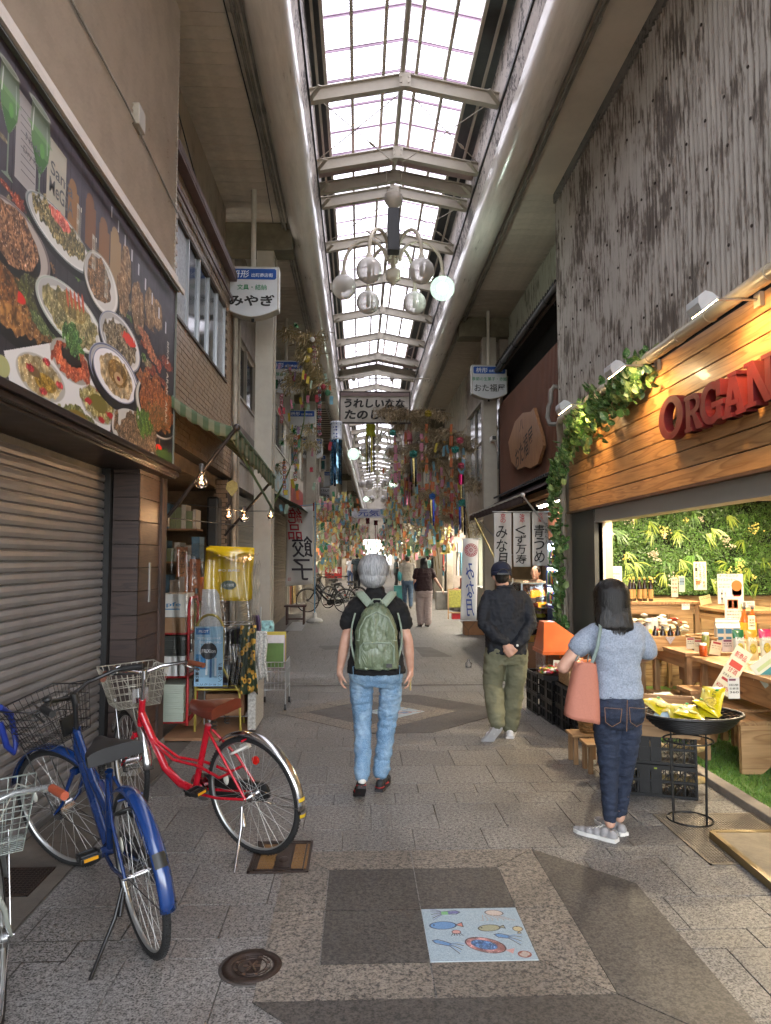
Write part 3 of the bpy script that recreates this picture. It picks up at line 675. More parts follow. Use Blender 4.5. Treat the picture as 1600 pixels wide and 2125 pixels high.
# siding of narrow horizontal ribs, in sheets
for i in range(6):
    b=MB();z0=4.13+i*.44;nz=11;b_=[]
    for j in range(nz*2+1):
        zz=z0+j*.02;b_.append((-1.694+(.024 if j%2 else 0),zz))
    V=[(x,y,z)for y in(-2,6.47)for x,z in b_];n=len(b_);b.add(V,[(q,q+1,n+q+1,n+q)for q in range(n-1)])
    b.add([(-1.72,6.471,z0),(-1.67,6.471,z0),(-1.67,6.471,z0+.44),(-1.72,6.471,z0+.44)],[(0,1,2,3)]);b.build('siding_sheet',m_sid,A)
b=MB();b.box((-1.70,-2,4.065),(-1.62,6.475,4.085));b.box((-1.66,-2,4.085),(-1.645,6.475,4.20));b.box((-1.60,-2,4.03),(-1.58,6.46,4.07));b.build('flashing',m_sid,A)
b=MB();b.box((-1.70,6.39,2.45),(-1.66,6.44,4.12));b.build('corner_trim',m_black,A)

# the food photograph board
def mural():
    w,h=700,336;Y0,Y1,z0,z1=3.05,6.42,2.452,4.05
    wh=(.80,.79,.77);p=Paint(w,h,(.17,.155,.17));pl=np.abs((p.X/35)%1-.5)>.485;p.a+=(p.nz(9,2)-.5)[...,None]*.05;p.a[pl]*=.6
    p.a+=np.clip((200-p.Y)/200,0,1)[...,None]*np.array((.10,.085,.11));p.a+=(p.rg.rand(h,w)[...,None]-.5)*.02
    def cv(u,v):
        q=atX(u,v,-1.6525);return((q.y-Y0)/(Y1-Y0)*w,(z1-q.z)/(z1-z0)*h,q.y)
    def E(u,v,ru,rv,c,**k):
        x,y,Y=cv(u,v);sx=Y*Y/(1500*1.65)/(Y1-Y0)*w;sy=Y/1500/(z1-z0)*h;
        if c==wh or rv>55:p.ell(x+3,y+7,ru*sx*1.2,rv*sy*.93,(.07,.06,.065),0)
        p.ell(x,y,ru*sx*1.13,rv*sy*.88,c,k.pop('rot',0),**k)
        if c==wh:p.ell(x-ru*sx*.1,y-rv*sy*.05,ru*sx*.96,rv*sy*.74,(.62,.61,.60));p.ell(x+1,y+1.5,ru*sx*.92,rv*sy*.71,(.74,.73,.71))
    def RC(u,v,ru,rv,c):
        x,y,Y=cv(u,v);sx=Y*Y/(1500*1.65)/(Y1-Y0)*w;sy=Y/1500/(z1-z0)*h;p.rect(x-ru*sx,y-rv*sy,x+ru*sx,y+rv*sy,c);return x,y,ru*sx,rv*sy
    rq=random.Random(41)
    for i in range(150):
        u,v=rq.uniform(0,350),rq.uniform(0,1)
        if True:v=1.587*u+150+v*(760-1.1*u)
        c_,d_=rq.choice([((.20,.30,.12),(.36,.46,.2)),((.30,.2,.13),(.5,.36,.24)),((.42,.16,.1),(.6,.3,.2)),((.26,.24,.22),(.4,.38,.35)),((.45,.40,.30),(.6,.55,.42))]);E(u,v,rq.uniform(4,16),rq.uniform(5,17),c_,wob=.6,sd=50+i%9,tex=(2.5,d_))
    for u,v,c in((152,440,(.50,.36,.22)),(188,470,(.42,.28,.18)),(216,520,(.46,.32,.2)),(240,540,(.55,.45,.32))):RC(u,v,11,48,c);E(u,v-50,7,20,c)
    for u,v,ru,rv in((262,560,10,60),(286,640,12,60),(312,640,10,46),(328,655,9,36),(255,610,12,50)):E(u,v,ru,rv,(.62,.50,.36),wob=.2,sd=u,tex=(4,(.42,.30,.18)))
    for k in range(9):
        x,y,ax,ay=RC(232+k*14,440+k*30,1.2,12,(.72,.72,.74))
    RC(55,300,22,95,(.55,.53,.52));RC(118,370,20,70,(.60,.58,.52))
    for i in range(9):RC(58,240+i*16,15,1.4,(.30,.29,.29))
    for u,v in((20,215),(84,300)):
        x,y,Y=cv(u,v);k_=Y*Y/(1500*1.65)/(Y1-Y0)*w;q_=Y/1500/(z1-z0)*h;pr=[(-21,-75),(-24,-30),(-20,20),(-8,52),(-2,64),(-1.6,150),(-14,160),(14,160),(1.6,150),(2,64),(8,52),(20,20),(24,-30),(21,-75)]
        p.poly([(x+a*k_*.9,y+b*q_)for a,b in pr],(.40,.45,.38));p.poly([(x+a*k_*.82,y+b*q_)for a,b in pr[2:5]+pr[9:12]],(.20,.36,.14));p.poly([(x+a*k_*.88,y+b*q_)for a,b in((-23,-20),(23,-20),(20,20),(-20,20))],(.30,.44,.24))
        E(u,v-75,21,9,(.52,.56,.5),edge=((.7,.72,.7),1.2));E(u,v-20,22,7,(.36,.5,.3));p.line([(x-15*k_,y-60*q_),(x-17*k_,y-10*q_)],2,(.75,.78,.75));p.line([(x+13*k_,y-55*q_),(x+15*k_,y+5*q_)],1.2,(.62,.66,.62));p.ell(x+4*k_,y+10*q_,5*k_,16*q_,(.32,.52,.22))
    # plates
    E(38,500,66,78,(.62,.58,.55),edge=((.35,.3,.3),3));E(28,490,50,68,(.33,.21,.14),wob=.25,sd=3,tex=(2.4,(.66,.48,.34)))
    E(130,490,62,52,wh,edge=((.3,.34,.34),2));E(130,482,50,36,(.25,.24,.16),wob=.4,sd=4,tex=(2.4,(.62,.55,.36)))
    E(126,458,20,17,(.74,.28,.24),wob=.4,tex=(3,(.85,.5,.42)),sd=5)
    E(212,590,32,66,wh,edge=((.5,.48,.42),2));E(206,580,22,52,(.36,.26,.18),wob=.25,sd=6,tex=(2,(.60,.44,.28)))
    E(50,660,75,62,wh);E(40,635,78,66,(.40,.26,.14),wob=.5,sd=8,tex=(3.5,(.66,.46,.24)))
    E(75,620,30,44,(.20,.20,.12),wob=.6,sd=9,tex=(3,(.36,.36,.18)));E(38,615,14,14,(.78,.16,.12));E(8,590,26,40,(.55,.34,.16),wob=.5,sd=10,tex=(3,(.30,.2,.12)));E(100,680,30,22,(.24,.30,.16),wob=.6,sd=11,tex=(2,(.45,.5,.3)))
    E(152,660,62,66,wh,edge=((.55,.6,.55),2));E(152,662,50,52,(.66,.60,.42),wob=.3,sd=12,tex=(2.6,(.42,.40,.24)));E(150,640,26,26,(.50,.42,.22),tex=(3,(.62,.55,.34)))
    for k in range(5):E(140+k*8,618+k*3,2,22,(.70,.28,.16),rot=-20)
    E(252,712,38,60,wh,edge=((.4,.42,.5),2));E(252,714,28,46,(.60,.54,.42),wob=.35,sd=13,tex=(2.4,(.34,.28,.2)));E(268,706,12,13,(.80,.22,.16),wob=.5)
    for k in range(8):E(298+k*3,690+k*8,10,8,(.72,.46,.32),wob=.5,sd=30+k,tex=(2,(.5,.28,.18)))
    # white four-bowl tray
    q=[cv(*a)[:2]for a in((8,728),(128,708),(252,852),(196,950),(120,880),(30,850))];p.poly(q,(.82,.81,.80));
    E(88,785,45,50,(.66,.64,.6));E(86,783,40,44,(.78,.70,.52),wob=.2,sd=14,tex=(3,(.66,.56,.36)));E(95,795,20,20,(.55,.42,.12),tex=(2,(.7,.55,.2)));E(70,770,12,12,(.42,.32,.2));
    for u,v in((62,762),(98,752),(90,812),(124,800)):E(u,v,7,8,(.66,.12,.14),wob=.6,sd=u,tex=(1.5,(.8,.3,.3)))
    E(150,752,38,46,(.6,.58,.54));E(150,752,34,42,(.62,.24,.14),wob=.45,sd=15,tex=(2.5,(.80,.42,.26)));E(150,742,18,22,(.13,.09,.07),wob=.3)
    E(152,706,18,34,(.20,.34,.14),wob=.8,sd=16,tex=(2,(.40,.55,.28)))
    E(206,842,32,40,(.62,.6,.56));E(206,840,29,36,(.74,.70,.50),wob=.4,sd=17,tex=(2.4,(.5,.44,.2)));E(206,838,16,20,(.42,.38,.14));
    for u,v in((205,808),(184,832),(228,862),(212,872)):E(u,v,6,7,(.66,.12,.14),wob=.6,sd=u)
    E(162,872,34,30,(.56,.56,.36),wob=.4,sd=18,tex=(2.4,(.35,.36,.14)));E(164,866,18,14,(.46,.38,.10))
    E(242,782,46,64,wh,edge=((.25,.28,.42),3));E(242,782,40,56,(.84,.83,.84),edge=((.35,.38,.5),1.5));E(243,782,31,46,(.77,.68,.52),wob=.15,sd=19,tex=(3,(.66,.55,.38)));E(245,776,18,30,(.46,.34,.16),tex=(4,(.58,.44,.2)));E(246,786,8,14,(.7,.58,.42));E(246,786,3,5,(.5,.1,.1))
    E(328,850,38,66,(.75,.74,.70),edge=((.35,.35,.35),2));E(330,840,33,60,(.68,.42,.22),wob=.6,sd=20,tex=(2,(.44,.22,.12)));E(330,868,20,30,(.36,.30,.16),wob=.6,sd=21,tex=(2,(.6,.36,.2)))
    E(282,905,40,56,(.74,.73,.70));E(290,905,36,52,(.32,.24,.16),wob=.6,sd=22,tex=(2,(.62,.50,.38)));E(300,880,14,30,(.20,.34,.12),wob=.7,sd=23,tex=(2,(.4,.5,.2)));E(330,930,6,9,(.8,.16,.12));E(345,950,16,20,(.22,.32,.14),wob=.7,sd=24)
    E(12,870,20,24,(.12,.12,.12),wob=.5,tex=(3,(.6,.6,.58)),sd=26);E(5,760,14,26,(.62,.62,.42))
    t=thing('food_billboard','large glossy board printed with plates of mezze, bread and green wine glasses above the shutter','billboard',(-1.7,4.7,2.45))
    print_sheet('printed_face',p.a,lambda u,v:Vector((-1.6525,Y0+u*(Y1-Y0),z0+v*(z1-z0))),vcol_mat('billboard_print',.5,.0),t)
    b=MB();b.box((-1.69,3.05,2.452),(-1.654,6.42,4.06));b.box((-1.69,-2,2.453),(-1.652,3.047,4.06));b.build('panel',mat('billboard_edge','#3c3a40',.4),t)
    b=MB();b.box((-1.66,-2,4.052),(-1.625,6.45,4.07));b.box((-1.655,6.421,2.452),(-1.64,6.44,4.06));b.build('frame_edge',mat('green_grey_trim','#5f6258',.35),t)
    tx=MB();Mx=T(-1.6515,3.95,3.70)@facing(90)
    text(tx,'Santa',.30,.075,Mx@T(.0,.05,0),0,.01);text(tx,'MeGSA',.32,.085,Mx@T(.0,-.05,0),0,.01)
    text(tx,'Dry Red',.20,.045,T(-1.6515,3.59,3.66)@facing(90),0,.01);text(tx,'Nadd',.16,.04,T(-1.6515,3.59,3.74)@facing(90),0,.01)
    o=tx.build('lettering',mat('print_dark_ink','#4a4a4c',.4),t);o['kind']='stuff'
    tx=MB()
    for yy,zz in((6.2,3.15),(6.2,3.42),(6.18,2.9)):text(tx,'BEKAA' if zz>3.2 else 'ARAK',.2,.06,T(-1.6515,yy,zz)@facing(90)@RZ(-90),0,.012)
    for yy,zz in((4.20,3.62),(4.45,3.55),(4.68,3.45)):text(tx,'BEIRUT',.07,.22,T(-1.6515,yy,zz)@facing(90)@RZ(0),0,.0)
    o=tx.build('lettering',mat('print_light_ink','#b9b4a4',.4),t);o['kind']='stuff'
mural()

# ------------------------------------------------ second building: tan tiles, window, striped awning
m_tile=mat('tan_wall_tile','#8b7762',.35,var=.14,scale=9,dirt=.15,rnd=.1);m_tgrout=mat('tile_grout','#3a3128',.9)
B=thing('tiled_building','tan tiled building with a dark strip window above the striped awning','shop building',(-2.4,8.4,0))
b=MB();b.box((-3.4,6.48,2.75),(-1.762,10.3,3.96));b.box((-3.4,6.48,4.98),(-1.762,10.3,5.40));b.box((-3.4,9.42,3.96),(-1.762,10.3,4.98));b.box((-3.4,6.48,3.96),(-1.762,6.84,4.98));b.build('wall',m_tgrout,B)
b=MB();b.box((-3.4,6.48,5.40),(-1.95,10.3,ZS));b.build('upper_wall',stained('stucco_rust',(.34,.28,.21),(.12,.09,.07),.7,'Z',1.3),B)
b=MB();rnd=random.Random(8);z=2.76;r_=0
while z<5.38:
    y=6.49+(r_%2)*.075-.075
    while y<10.29:
        ya,yb=max(y,6.485),min(y+.142,10.295);zc=z+.026
        if not(3.93<zc<5.0 and 6.84<(ya+yb)/2<9.42)and yb-ya>.02:
            x=-1.752+rnd.uniform(-.002,.002);b.box((-1.763,ya,z),(x,yb,z+.052))
        y+=.15
    z+=.06;r_+=1
o=b.build('wall_tiles',m_tile,B);o['kind']='stuff'
b=MB();z=2.76
while z<5.3:
    for xx in(-1.9,):pass
    z+=.06
for i in range(5):
    y0=6.86+i*.512;f=MB();f.box((-1.80,y0+.01,3.99),(-1.79,y0+.50,4.95));
    P=f.build('window_pane',m_glass_dark if i not in(0,4)else mat('patterned_pane','#7d8184',.35,var=.5,scale=30),B)
for i in range(6):
    y0=6.86+i*.512;f=MB();f.box((-1.80,y0-.018,3.97),(-1.765,y0+.018,4.97));f.build('window_mullion',m_alu,B)
f=MB();f.box((-1.82,6.84,3.955),(-1.735,9.44,3.985));f.box((-1.80,6.84,4.96),(-1.76,9.44,4.985));f.build('window_sill',mat('bronze_metal','#4b4138',.4,metal=.5),B)
f=MB();f.box((-1.95,6.48,5.40),(-1.66,10.3,5.43));f.box((-1.72,6.48,5.12),(-1.70,10.3,5.16));f.box((-1.68,6.48,5.43),(-1.655,10.3,5.50));f.build('metal_band',mat('mauve_metal','#6b5856',.4,metal=.3),B)
p=MB();
for k in(0,.05):p.tube([(-1.90+k,6.6,5.62),(-1.90+k,10.2,5.62)],.014,6)
p.build('conduit',mat('mauve_metal','#6b5856'),B)
b=MB();b.box((-3.4,6.48,0),(-3.3,10.3,2.75));b.box((-3.3,10.2,0),(-1.9,10.3,2.75));b.box((-3.3,6.48,0),(-1.97,6.52,2.75));b.box((-3.3,6.5,2.60),(-1.9,10.3,2.749));b.build('shop_interior',mat('shop_inside_tan','#7c6a56',.8,dirt=.3),B)
b=MB();b.box((-1.9,9.6,0.02),(-1.75,10.3,2.70));b.build('brick_return',m_tgrout,B)
b=MB();z=.9;r_=0
while z<2.68:
    for i in range(3):
        xx=-1.9+i*.075;b.box((-1.895+i*.052+(.026 if r_%2 else 0)-.02,9.592,z),(-1.848+i*.052+(.026 if r_%2 else 0)-.02,9.6,z+.052))
    z+=.06;r_+=1
b.build('return_tiles',m_tile,B)
b=MB();b.box((-1.95,9.3,1.75),(-1.80,9.55,2.45));b.build('meter_box',m_black,B,bev=.03)
# utility pipes near the column
for i,(xx,yy,c_,r_)in enumerate(((-1.70,9.85,'#9a9283',.035),(-1.72,10.0,'#5a3a2c',.018),(-1.70,10.15,'#8d8575',.02))):
    q=MB();q.tube([(xx,yy,.0),(xx,yy,3.2),(xx-.01,yy+.02,5.2)],r_,8);solo('drain_pipe',q,mat('pipe%d'%i,c_,.5,dirt=.3),('thick cream','thin rusty brown','thin grey')[i]+' vertical pipe on the wall by the nearest left column','pipe')
# awning of green and cream striped cloth
def stripes(name,c1,c2,period,axis=1):
    m,nt,p,out=node_mat(name);tc=nt.nodes.new('ShaderNodeTexCoord');sp=nt.nodes.new('ShaderNodeSeparateXYZ');nt.links.new(tc.outputs['Object'],sp.inputs[0])
    pp=N(nt,'ShaderNodeMath',operation='PINGPONG');pp.inputs[1].default_value=period/2;nt.links.new(sp.outputs[axis],pp.inputs[0])
    c=ramp(nt,pp.outputs[0],[(period*.24,c1),(period*.25,c2)]);f=fnoise(nt,tc.outputs['Object'],3,4,.6);c=mixc(nt,1.,c,ramp(nt,f,[(.3,(.7,.7,.68)),(.65,(1,1,1))]),'MULTIPLY')
    nt.links.new(c,p.inputs['Base Color']);p.inputs['Roughness'].default_value=.8;_mc[name]=m;return m
m_aw=stripes('awning_stripe_cloth',(.13,.135,.08),(.05,.08,.035),.14)
t=thing('striped_awning','sagging green and cream striped awning over the stationery shop','awning',(-1.4,7.8,2.6))
def awn(u,v):
    y=6.35+u*2.95;x=-1.745+v*.66;z=3.16-v*.36-.05*math.sin(math.pi*v)-.03*math.sin(math.pi*v)*math.sin(u*21)+(-.10*u*v)
    return(x,y,z)
b=MB();b.surf(awn,60,8);b.build('canopy',m_aw,t,solid=.004)
b=MB();b.surf(lambda u,v:(awn(u,1)[0]+.01*math.sin(u*60),awn(u,1)[1],awn(u,1)[2]-v*(.15+.03*abs(math.sin(u*math.pi*21)))),120,3);b.build('valance',m_aw,t,solid=.003)
b=MB();b.surf(lambda u,v:(awn(0,u)[0],6.35,awn(0,u)[2]-v*(.10+.02*abs(math.sin(u*math.pi*6)))),36,3);b.build('valance',stripes('awning_stripe_end',(.13,.135,.08),(.05,.08,.035),.1,0),t,solid=.003)
b=MB();P0,P1=Vector(awn(0,1)),Vector(awn(1,1));b.cyl(P0-Vector((0,.04,0)),P1+Vector((0,.04,0)),.018,n=8);b.build('front_bar',mat('green_bar','#3f5a3c',.4),t)
b=MB();b.cyl(P0+Vector((.01,-.03,0)),(-1.73,6.52,2.00),.018,n=8);b.box((-1.75,6.49,1.94),(-1.70,6.55,2.04));b.ball(P0+Vector((.01,-.03,0)),.034,10,8);b.build('arm',mat('bronze_dark','#2f2a28',.4,metal=.4),t)
b=MB();b.cyl(P1,(-1.73,9.4,1.95),.018,n=8);b.build('arm',mat('bronze_dark','#2f2a28'),t)
b=MB();b.cyl(P0+Vector((-.1,.2,0)),(-1.05,8.9,2.24),.014,n=8);b.build('tie_rod',mat('green_bar','#3f5a3c'),t)
# dried fan leaf hanging from the rod
b=MB();b.prism([(0,0),(.05,-.03),(.06,-.09),(.0,-.17),(-.06,-.09),(-.05,-.03)],-.004,.004,0,T(-1.27,7.25,2.44)@FRONT);solo('paper_fan',b,mat('straw','#a08e54',.7,var=.3,scale=30),'small straw fan hanging from the green awning rod','fan')
# warm bulbs on a wire
m_bulb=film('bulb_glass',(1,.93,.85),.25,.05)
pts=[atX(*a)for a in((418,1000,-1.32),(475,1070,-1.33),(506,1075,-1.18),(562,1070,-1.14))]
w=MB();w.tube([(-1.74,6.55,2.16),pts[1]+Vector((0,0,.07)),pts[2]+Vector((0,0,.07)),pts[3]+Vector((0,0,.06)),(-1.3,10.4,2.2)],.005,5);w.tube([(-1.74,6.55,2.02),(-1.35,9.3,2.06)],.006,5)
solo('lamp_wire',w,m_black,'black wire strung with warm bulbs across the stationery shop front','wire')
for i,p_ in enumerate(pts):
    t=thing('light_bulb',['large clear bulb glowing under the striped awning','clear glowing bulb on the wire above the yellow bags, left one','clear glowing bulb on the wire, just right of the middle','glowing bulb at the column end of the wire'][i],'lamp',p_,'warm bulbs on the stationery shop wire')
    M=T(*p_);s=1.25 if i==0 else 1.0
    b=MB();b.lathe([(.0,-.045*s),(.03*s,-.038*s),(.047*s,-.012*s),(.046*s,.006*s),(.03*s,.034*s),(.016*s,.058*s),(.014*s,.075*s)],18,0,M);b.build('glass',m_bulb,t)
    b=MB();b.lathe([(.015*s,.072*s),(.017*s,.078*s),(.018*s,.12*s),(.0,.125*s)],12,0,M);b.build('socket',mat('socket_grey','#4b4744',.4,metal=.4),t)
    b=MB();b.tube([(p_[0]-.012,p_[1],p_[2]-.008),(p_[0],p_[1],p_[2]+.006),(p_[0]+.012,p_[1],p_[2]-.008)],.006,6);b.build('filament',emis('filament_glow','#ffa050',7),t)
    l=bpy.data.lights.new('bulb_light','POINT');l.energy=2.2 if i==0 else 1.7;l.color=(1,.62,.32);l.shadow_soft_size=.01;lo=bpy.data.objects.new('bulb_light',l);link(lo);lo.parent=t;lo.location=(0,0,-.0)
# ------------------------------------------------ stationery display
m_card=mat('cardboard','#8a6547',.8,var=.12);m_paper=mat('white_paper','#c9c9c2',.6,var=.05);m_redp=mat('red_paint','#9e1b1f',.4);m_gold=mat('yellowed_gold_tube','#9c8c3c',.35,metal=.3,var=.15)
def flat(name,w,h,M,c,label,cat,lines=(),m=None,th=.003,grp=None,ink='#2b2b2b'):
    t=thing(name,label,cat,M.translation,grp);b=MB();b.box((-w/2,-h/2,-th),(w/2,h/2,0),0,M);b.build('sheet',m or mat('sheet_'+c.strip('#'),c,.55,var=.05),t)
    by={}
    for L in lines:
        s,x,y,tw,th_,col=(list(L)+[ink])[:6];by.setdefault(col,[]).append((s,x,y,tw,th_))
    for col,LL in by.items():
        tx=MB()
        for s,x,y,tw,hh in LL:
            if s=='#':tx.box((x-tw/2,y-hh/2,.0005),(x+tw/2,y+hh/2,.001),0,M)
            elif s=='o':tx.lathe([(0,.0012),(tw/2,.001)],20,0,M@T(x,y,0))
            else:text(tx,s,tw,hh,M@T(x,y,.0015),0,.012,vertical=(hh>tw*1.6 and len(s)>1))
        tx.build('print',mat('ink_'+col.strip('#'),col,.5,var=.03),t)
    return t
# gold framed folding chair carrying the boards
t=thing('metal_chair','old chair with yellow gold tube frame and navy seat holding display boards','chair',(-1.33,7.05,0));CX=-1.33
def ch(pts,r=.0125):b=MB();b.tube([Vector((CX+p[0],7.0+p[1],p[2]))for p in pts],r,8);return b
arc=[(-.21+.21-.16+.0,0,0)]
back=[(-.215,0,.02),(-.215,.02,.9)]+[(-.09-.125*math.cos(R(a)),.02,.98+.14*math.sin(R(a)))for a in range(0,181,20)]+[(.035,.02,.62),(.10,.02,.50),(.20,.0,.40),(.215,0,.02)]
ch(back).build('frame',m_gold,t)
for s in(-1,1):ch([(.2*s-.01,.36,.02),(.19*s-.01,.36,.42)]).build('leg',m_gold,t)
ch([(-.21,.0,.415),(.21,.0,.415),(.2,.36,.425),(-.21,.36,.425),(-.21,.0,.415)],.011).build('seat_frame',m_gold,t)
ch([(-.21,-.01,.45),(.2,-.01,.45)],.007).build('rail',m_gold,t)
b=MB();b.box((CX-.2,7.02,.43),(CX+.2,7.36,.475));b.build('seat',mat('navy_vinyl','#16243c',.45),t,bev=.015)
Mf=lambda x,y,z,a=0,tilt=0:T(x,y,z)@RZ(a)@RX(tilt)@FRONT
flat('pen_poster',.27,.56,Mf(-1.42,6.975,.73),'#8fb6cf','blue and white advertising board with pens and an oval logo, standing in the gold chair','poster',
     [('#',-.06,.235,.13,.06,'#2b6fae'),('PILOT',-.05,.235,.09,.025,'#e4ecf2'),('フリクションシリーズ',0,.17,.22,.028,'#f2f2f2'),('消えるボールペン',.02,.13,.20,.028,'#f2f2f2'),('#',-.07,-.05,.10,.14,'#3a86bd'),('o',0,.05,.16,.1,'#1d1f22'),('FRiXion',0,.05,.13,.035,'#e8e8e8'),
      ('#',.02,-.11,.02,.18,'#2c5f92'),('#',.065,-.10,.018,.17,'#d8e6ef'),('#',-.02,-.10,.018,.15,'#e9f1f5'),('ラインマーカー',-.105,-.13,.03,.22,'#22303c'),('ボールペン',.11,-.15,.035,.18,'#22303c'),('フリクション',.0,-.262,.24,.02,'#22303c')])
b=MB();b.prism([(-.11,-.18),(.11,-.18),(.07,.13),(.04,.18),(-.09,.18)],-.003,0,0,Mf(-1.41,7.03,1.18));o=solo('patterned_card',b,mat('speckled_card','#b7b5b2',.6,var=.35,scale=90),'pale speckled card hooked behind the gold chair','card')
# yellow envelopes in clear bags
t=thing('yellow_bag','bright yellow padded envelopes hanging in a clear glossy bag','envelope',(-1.28,7.1,1.3))
for i in range(3):
    b=MB();b.surf(lambda u,v:(-1.50+u*.44+i*.012+.02*v,7.06+.02*i+.012*math.sin(u*9+i),1.26-.02*u+v*.50+.01*i-.00*u),16,12);b.build('envelope',mat('yellow_vinyl','#c9a91c',.25,var=.08,scale=3,coat=.6),t,solid=.006)
tx=MB();Mx=Mf(-1.25,7.035,1.40);tx.lathe([(0,.001),(.055,.001)],24,0,Mx@Matrix.Diagonal((1.3,.8,1,1)));tx.build('label',mat('label_green_grey','#4a5a4c',.5),t)
tx=MB();text(tx,'入り封筒',.10,.03,Mx@T(0,0,.003),0);text(tx,'PO BAG',.2,.02,Mx@T(.0,.14,.003));tx.build('print',mat('ink_e8e8e0','#e8e8e0',.5),t)
# shelving frame with plastic curtain, boxes and papers
t=thing('display_rack','wire display rack behind the gold chair with books on its shelves','rack',(-1.25,7.4,0))
b=MB()
for x in(-1.52,-1.02):
    for y in(7.30,7.62):b.cyl((x,y,.02),(x,y,1.15),.009,n=6)
for z in(.10,.38,.66,1.0):
    for y in(7.30,7.62):b.cyl((-1.52,y,z),(-1.02,y,z),.006,n=6)
    for i in range(7):xx=-1.52+i*.083;b.cyl((xx,7.30,z),(xx,7.62,z),.004,n=5)
b.build('frame',m_alu,t)
b=MB();b.box((-1.5,7.32,.69),(-1.06,7.6,.95));b.build('dark_books',mat('book_dark','#2e2b2a',.6,var=.5,scale=25),t)
for i in range(12):b=MB();b.box((-1.49+i*.035,7.32,.69),(-1.462+i*.035,7.58,.93+.02*(i%3)));b.build('book',mat('book%d'%(i%4),('#2a2c33','#8a857c','#51483f','#6d7a3c')[i%4],.5),t)
b=MB();b.box((-1.48,7.33,.40),(-1.06,7.58,.60));b.build('grey_binders',mat('binder_grey','#5a5e62',.5),t)
for i,(x0,x1,z0,z1,c,lb)in enumerate(((-1.5,-1.12,.115,.33,'#8a6547','cardboard box on the lowest shelf of the wire rack'),(-1.72,-1.58,.0,.12,'#6a4a33','small brown wooden block on the floor by the rack'))):
    b=MB();b.box((x0,7.25-.0,z0),(x1,7.6,z1));solo('cardboard_box',b,m_card,lb,'box',bev=.004)
# left: red trolley with stacked boxes
t=thing('red_trolley','red tubular trolley loaded with paper boxes inside the shop front','trolley',(-1.75,6.9,0))
for x in(-1.90,-1.60):
    b=MB();b.tube([(x,6.92,.1),(x,6.92,1.2),(x,7.0,1.28),(x,7.25,1.28),(x,7.3,1.2),(x,7.3,.1)],.014,8);b.build('hoop',m_redp,t)
b=MB()
for z in(.13,.55,.95):b.cyl((-1.9,6.92,z),(-1.6,6.92,z),.011,n=6);b.box((-1.9,6.92,z-.012),(-1.6,7.3,z))
b.build('shelf',m_redp,t)
for i,(z0,z1,c,lb,w_)in enumerate(((.14,.48,'#a9b3a4','stack of pale green sheets of paper on the red trolley',0),(.56,.74,'#c8c8c4','white box with a drawn square on the red trolley',0),(.96,1.10,'#8a6a4a','flat brown box on the top of the red trolley',0),(1.105,1.32,'#c2c0b8','white carton with blue lettering on top of the brown box',0),(.745,.93,'#31342f','dark stacked folders in the red trolley',0))):
    b=MB()
    if i in(0,4):
        n=17 if i==0 else 10
        for k in range(n):h=(z1-z0)/n;j=random.uniform(-.004,.004);b.box((-1.87+j,6.90+j,z0+k*h),(-1.63+j,7.25,z0+(k+1)*h-.002))
    else:b.box((-1.875,6.895,z0),(-1.625,7.25,z1))
    o=solo(('paper_stack','white_box','brown_box','lettered_carton','folder_stack')[i],b,mat('stack%d'%i,c,.6,var=.08),lb,'paper' if i in(0,4)else 'box')
tx=MB();text(tx,'ipfe',.16,.05,Mf(-1.75,6.893,1.22),0);tx.box((-1.84,6.892,1.175),(-1.68,6.894,1.185));o=tx.build('lettering',mat('ink_blue','#2f6f9a',.5),bpy.data.objects['lettered_carton'])
# inside shelves, orange notes
t=thing('inner_shelf','cluttered shelf deep inside the stationery shop','shelf',(-2.2,9,0));rnd=random.Random(4)
b=MB()
for z in(.4,.8,1.2,1.6,2.0):b.box((-3.2,8.9,z),(-1.98,9.25,z+.02))
b.build('board',m_card,t);
for z in(.42,.82,1.22,1.62,2.02):
    x=-2.9
    while x<-2.02:
        w_=rnd.uniform(.03,.12);h_=rnd.uniform(.15,.32);b=MB();b.box((x,8.88,z),(x+w_-.006,9.15,z+h_));b.build('packet',mat('goods%d'%int(rnd.random()*7),rnd.choice(['#8a3b2a','#a8a49a','#4b6a7c','#b08a3a','#6f7a5a','#35383c','#93745a']),.5),t);x+=w_
for i,(x,z)in enumerate(((-1.80,1.62),(-1.68,1.50),(-1.74,1.42))):
    flat('orange_note',.11,.30,Mf(x,7.45+.05*i,z),'#a8683f',['orange paper note with black writing, upper left behind the plastic sheet','orange paper note beside the plastic sheet, middle one','small orange note hanging lowest behind the plastic'][i],'note',[('大売出し',0,0,.05,.24,'#3a2418')],grp='orange notes behind the plastic sheet')
b=MB();b.surf(lambda u,v:(-1.64+u*.20,7.5+.03*math.sin(u*8),1.22+v*.24+.03*u),8,3);solo('orange_cloth',b,mat('orange_cloth','#b86a34',.8),'orange cloth hanging inside the stationery shop','cloth',solid=.004)
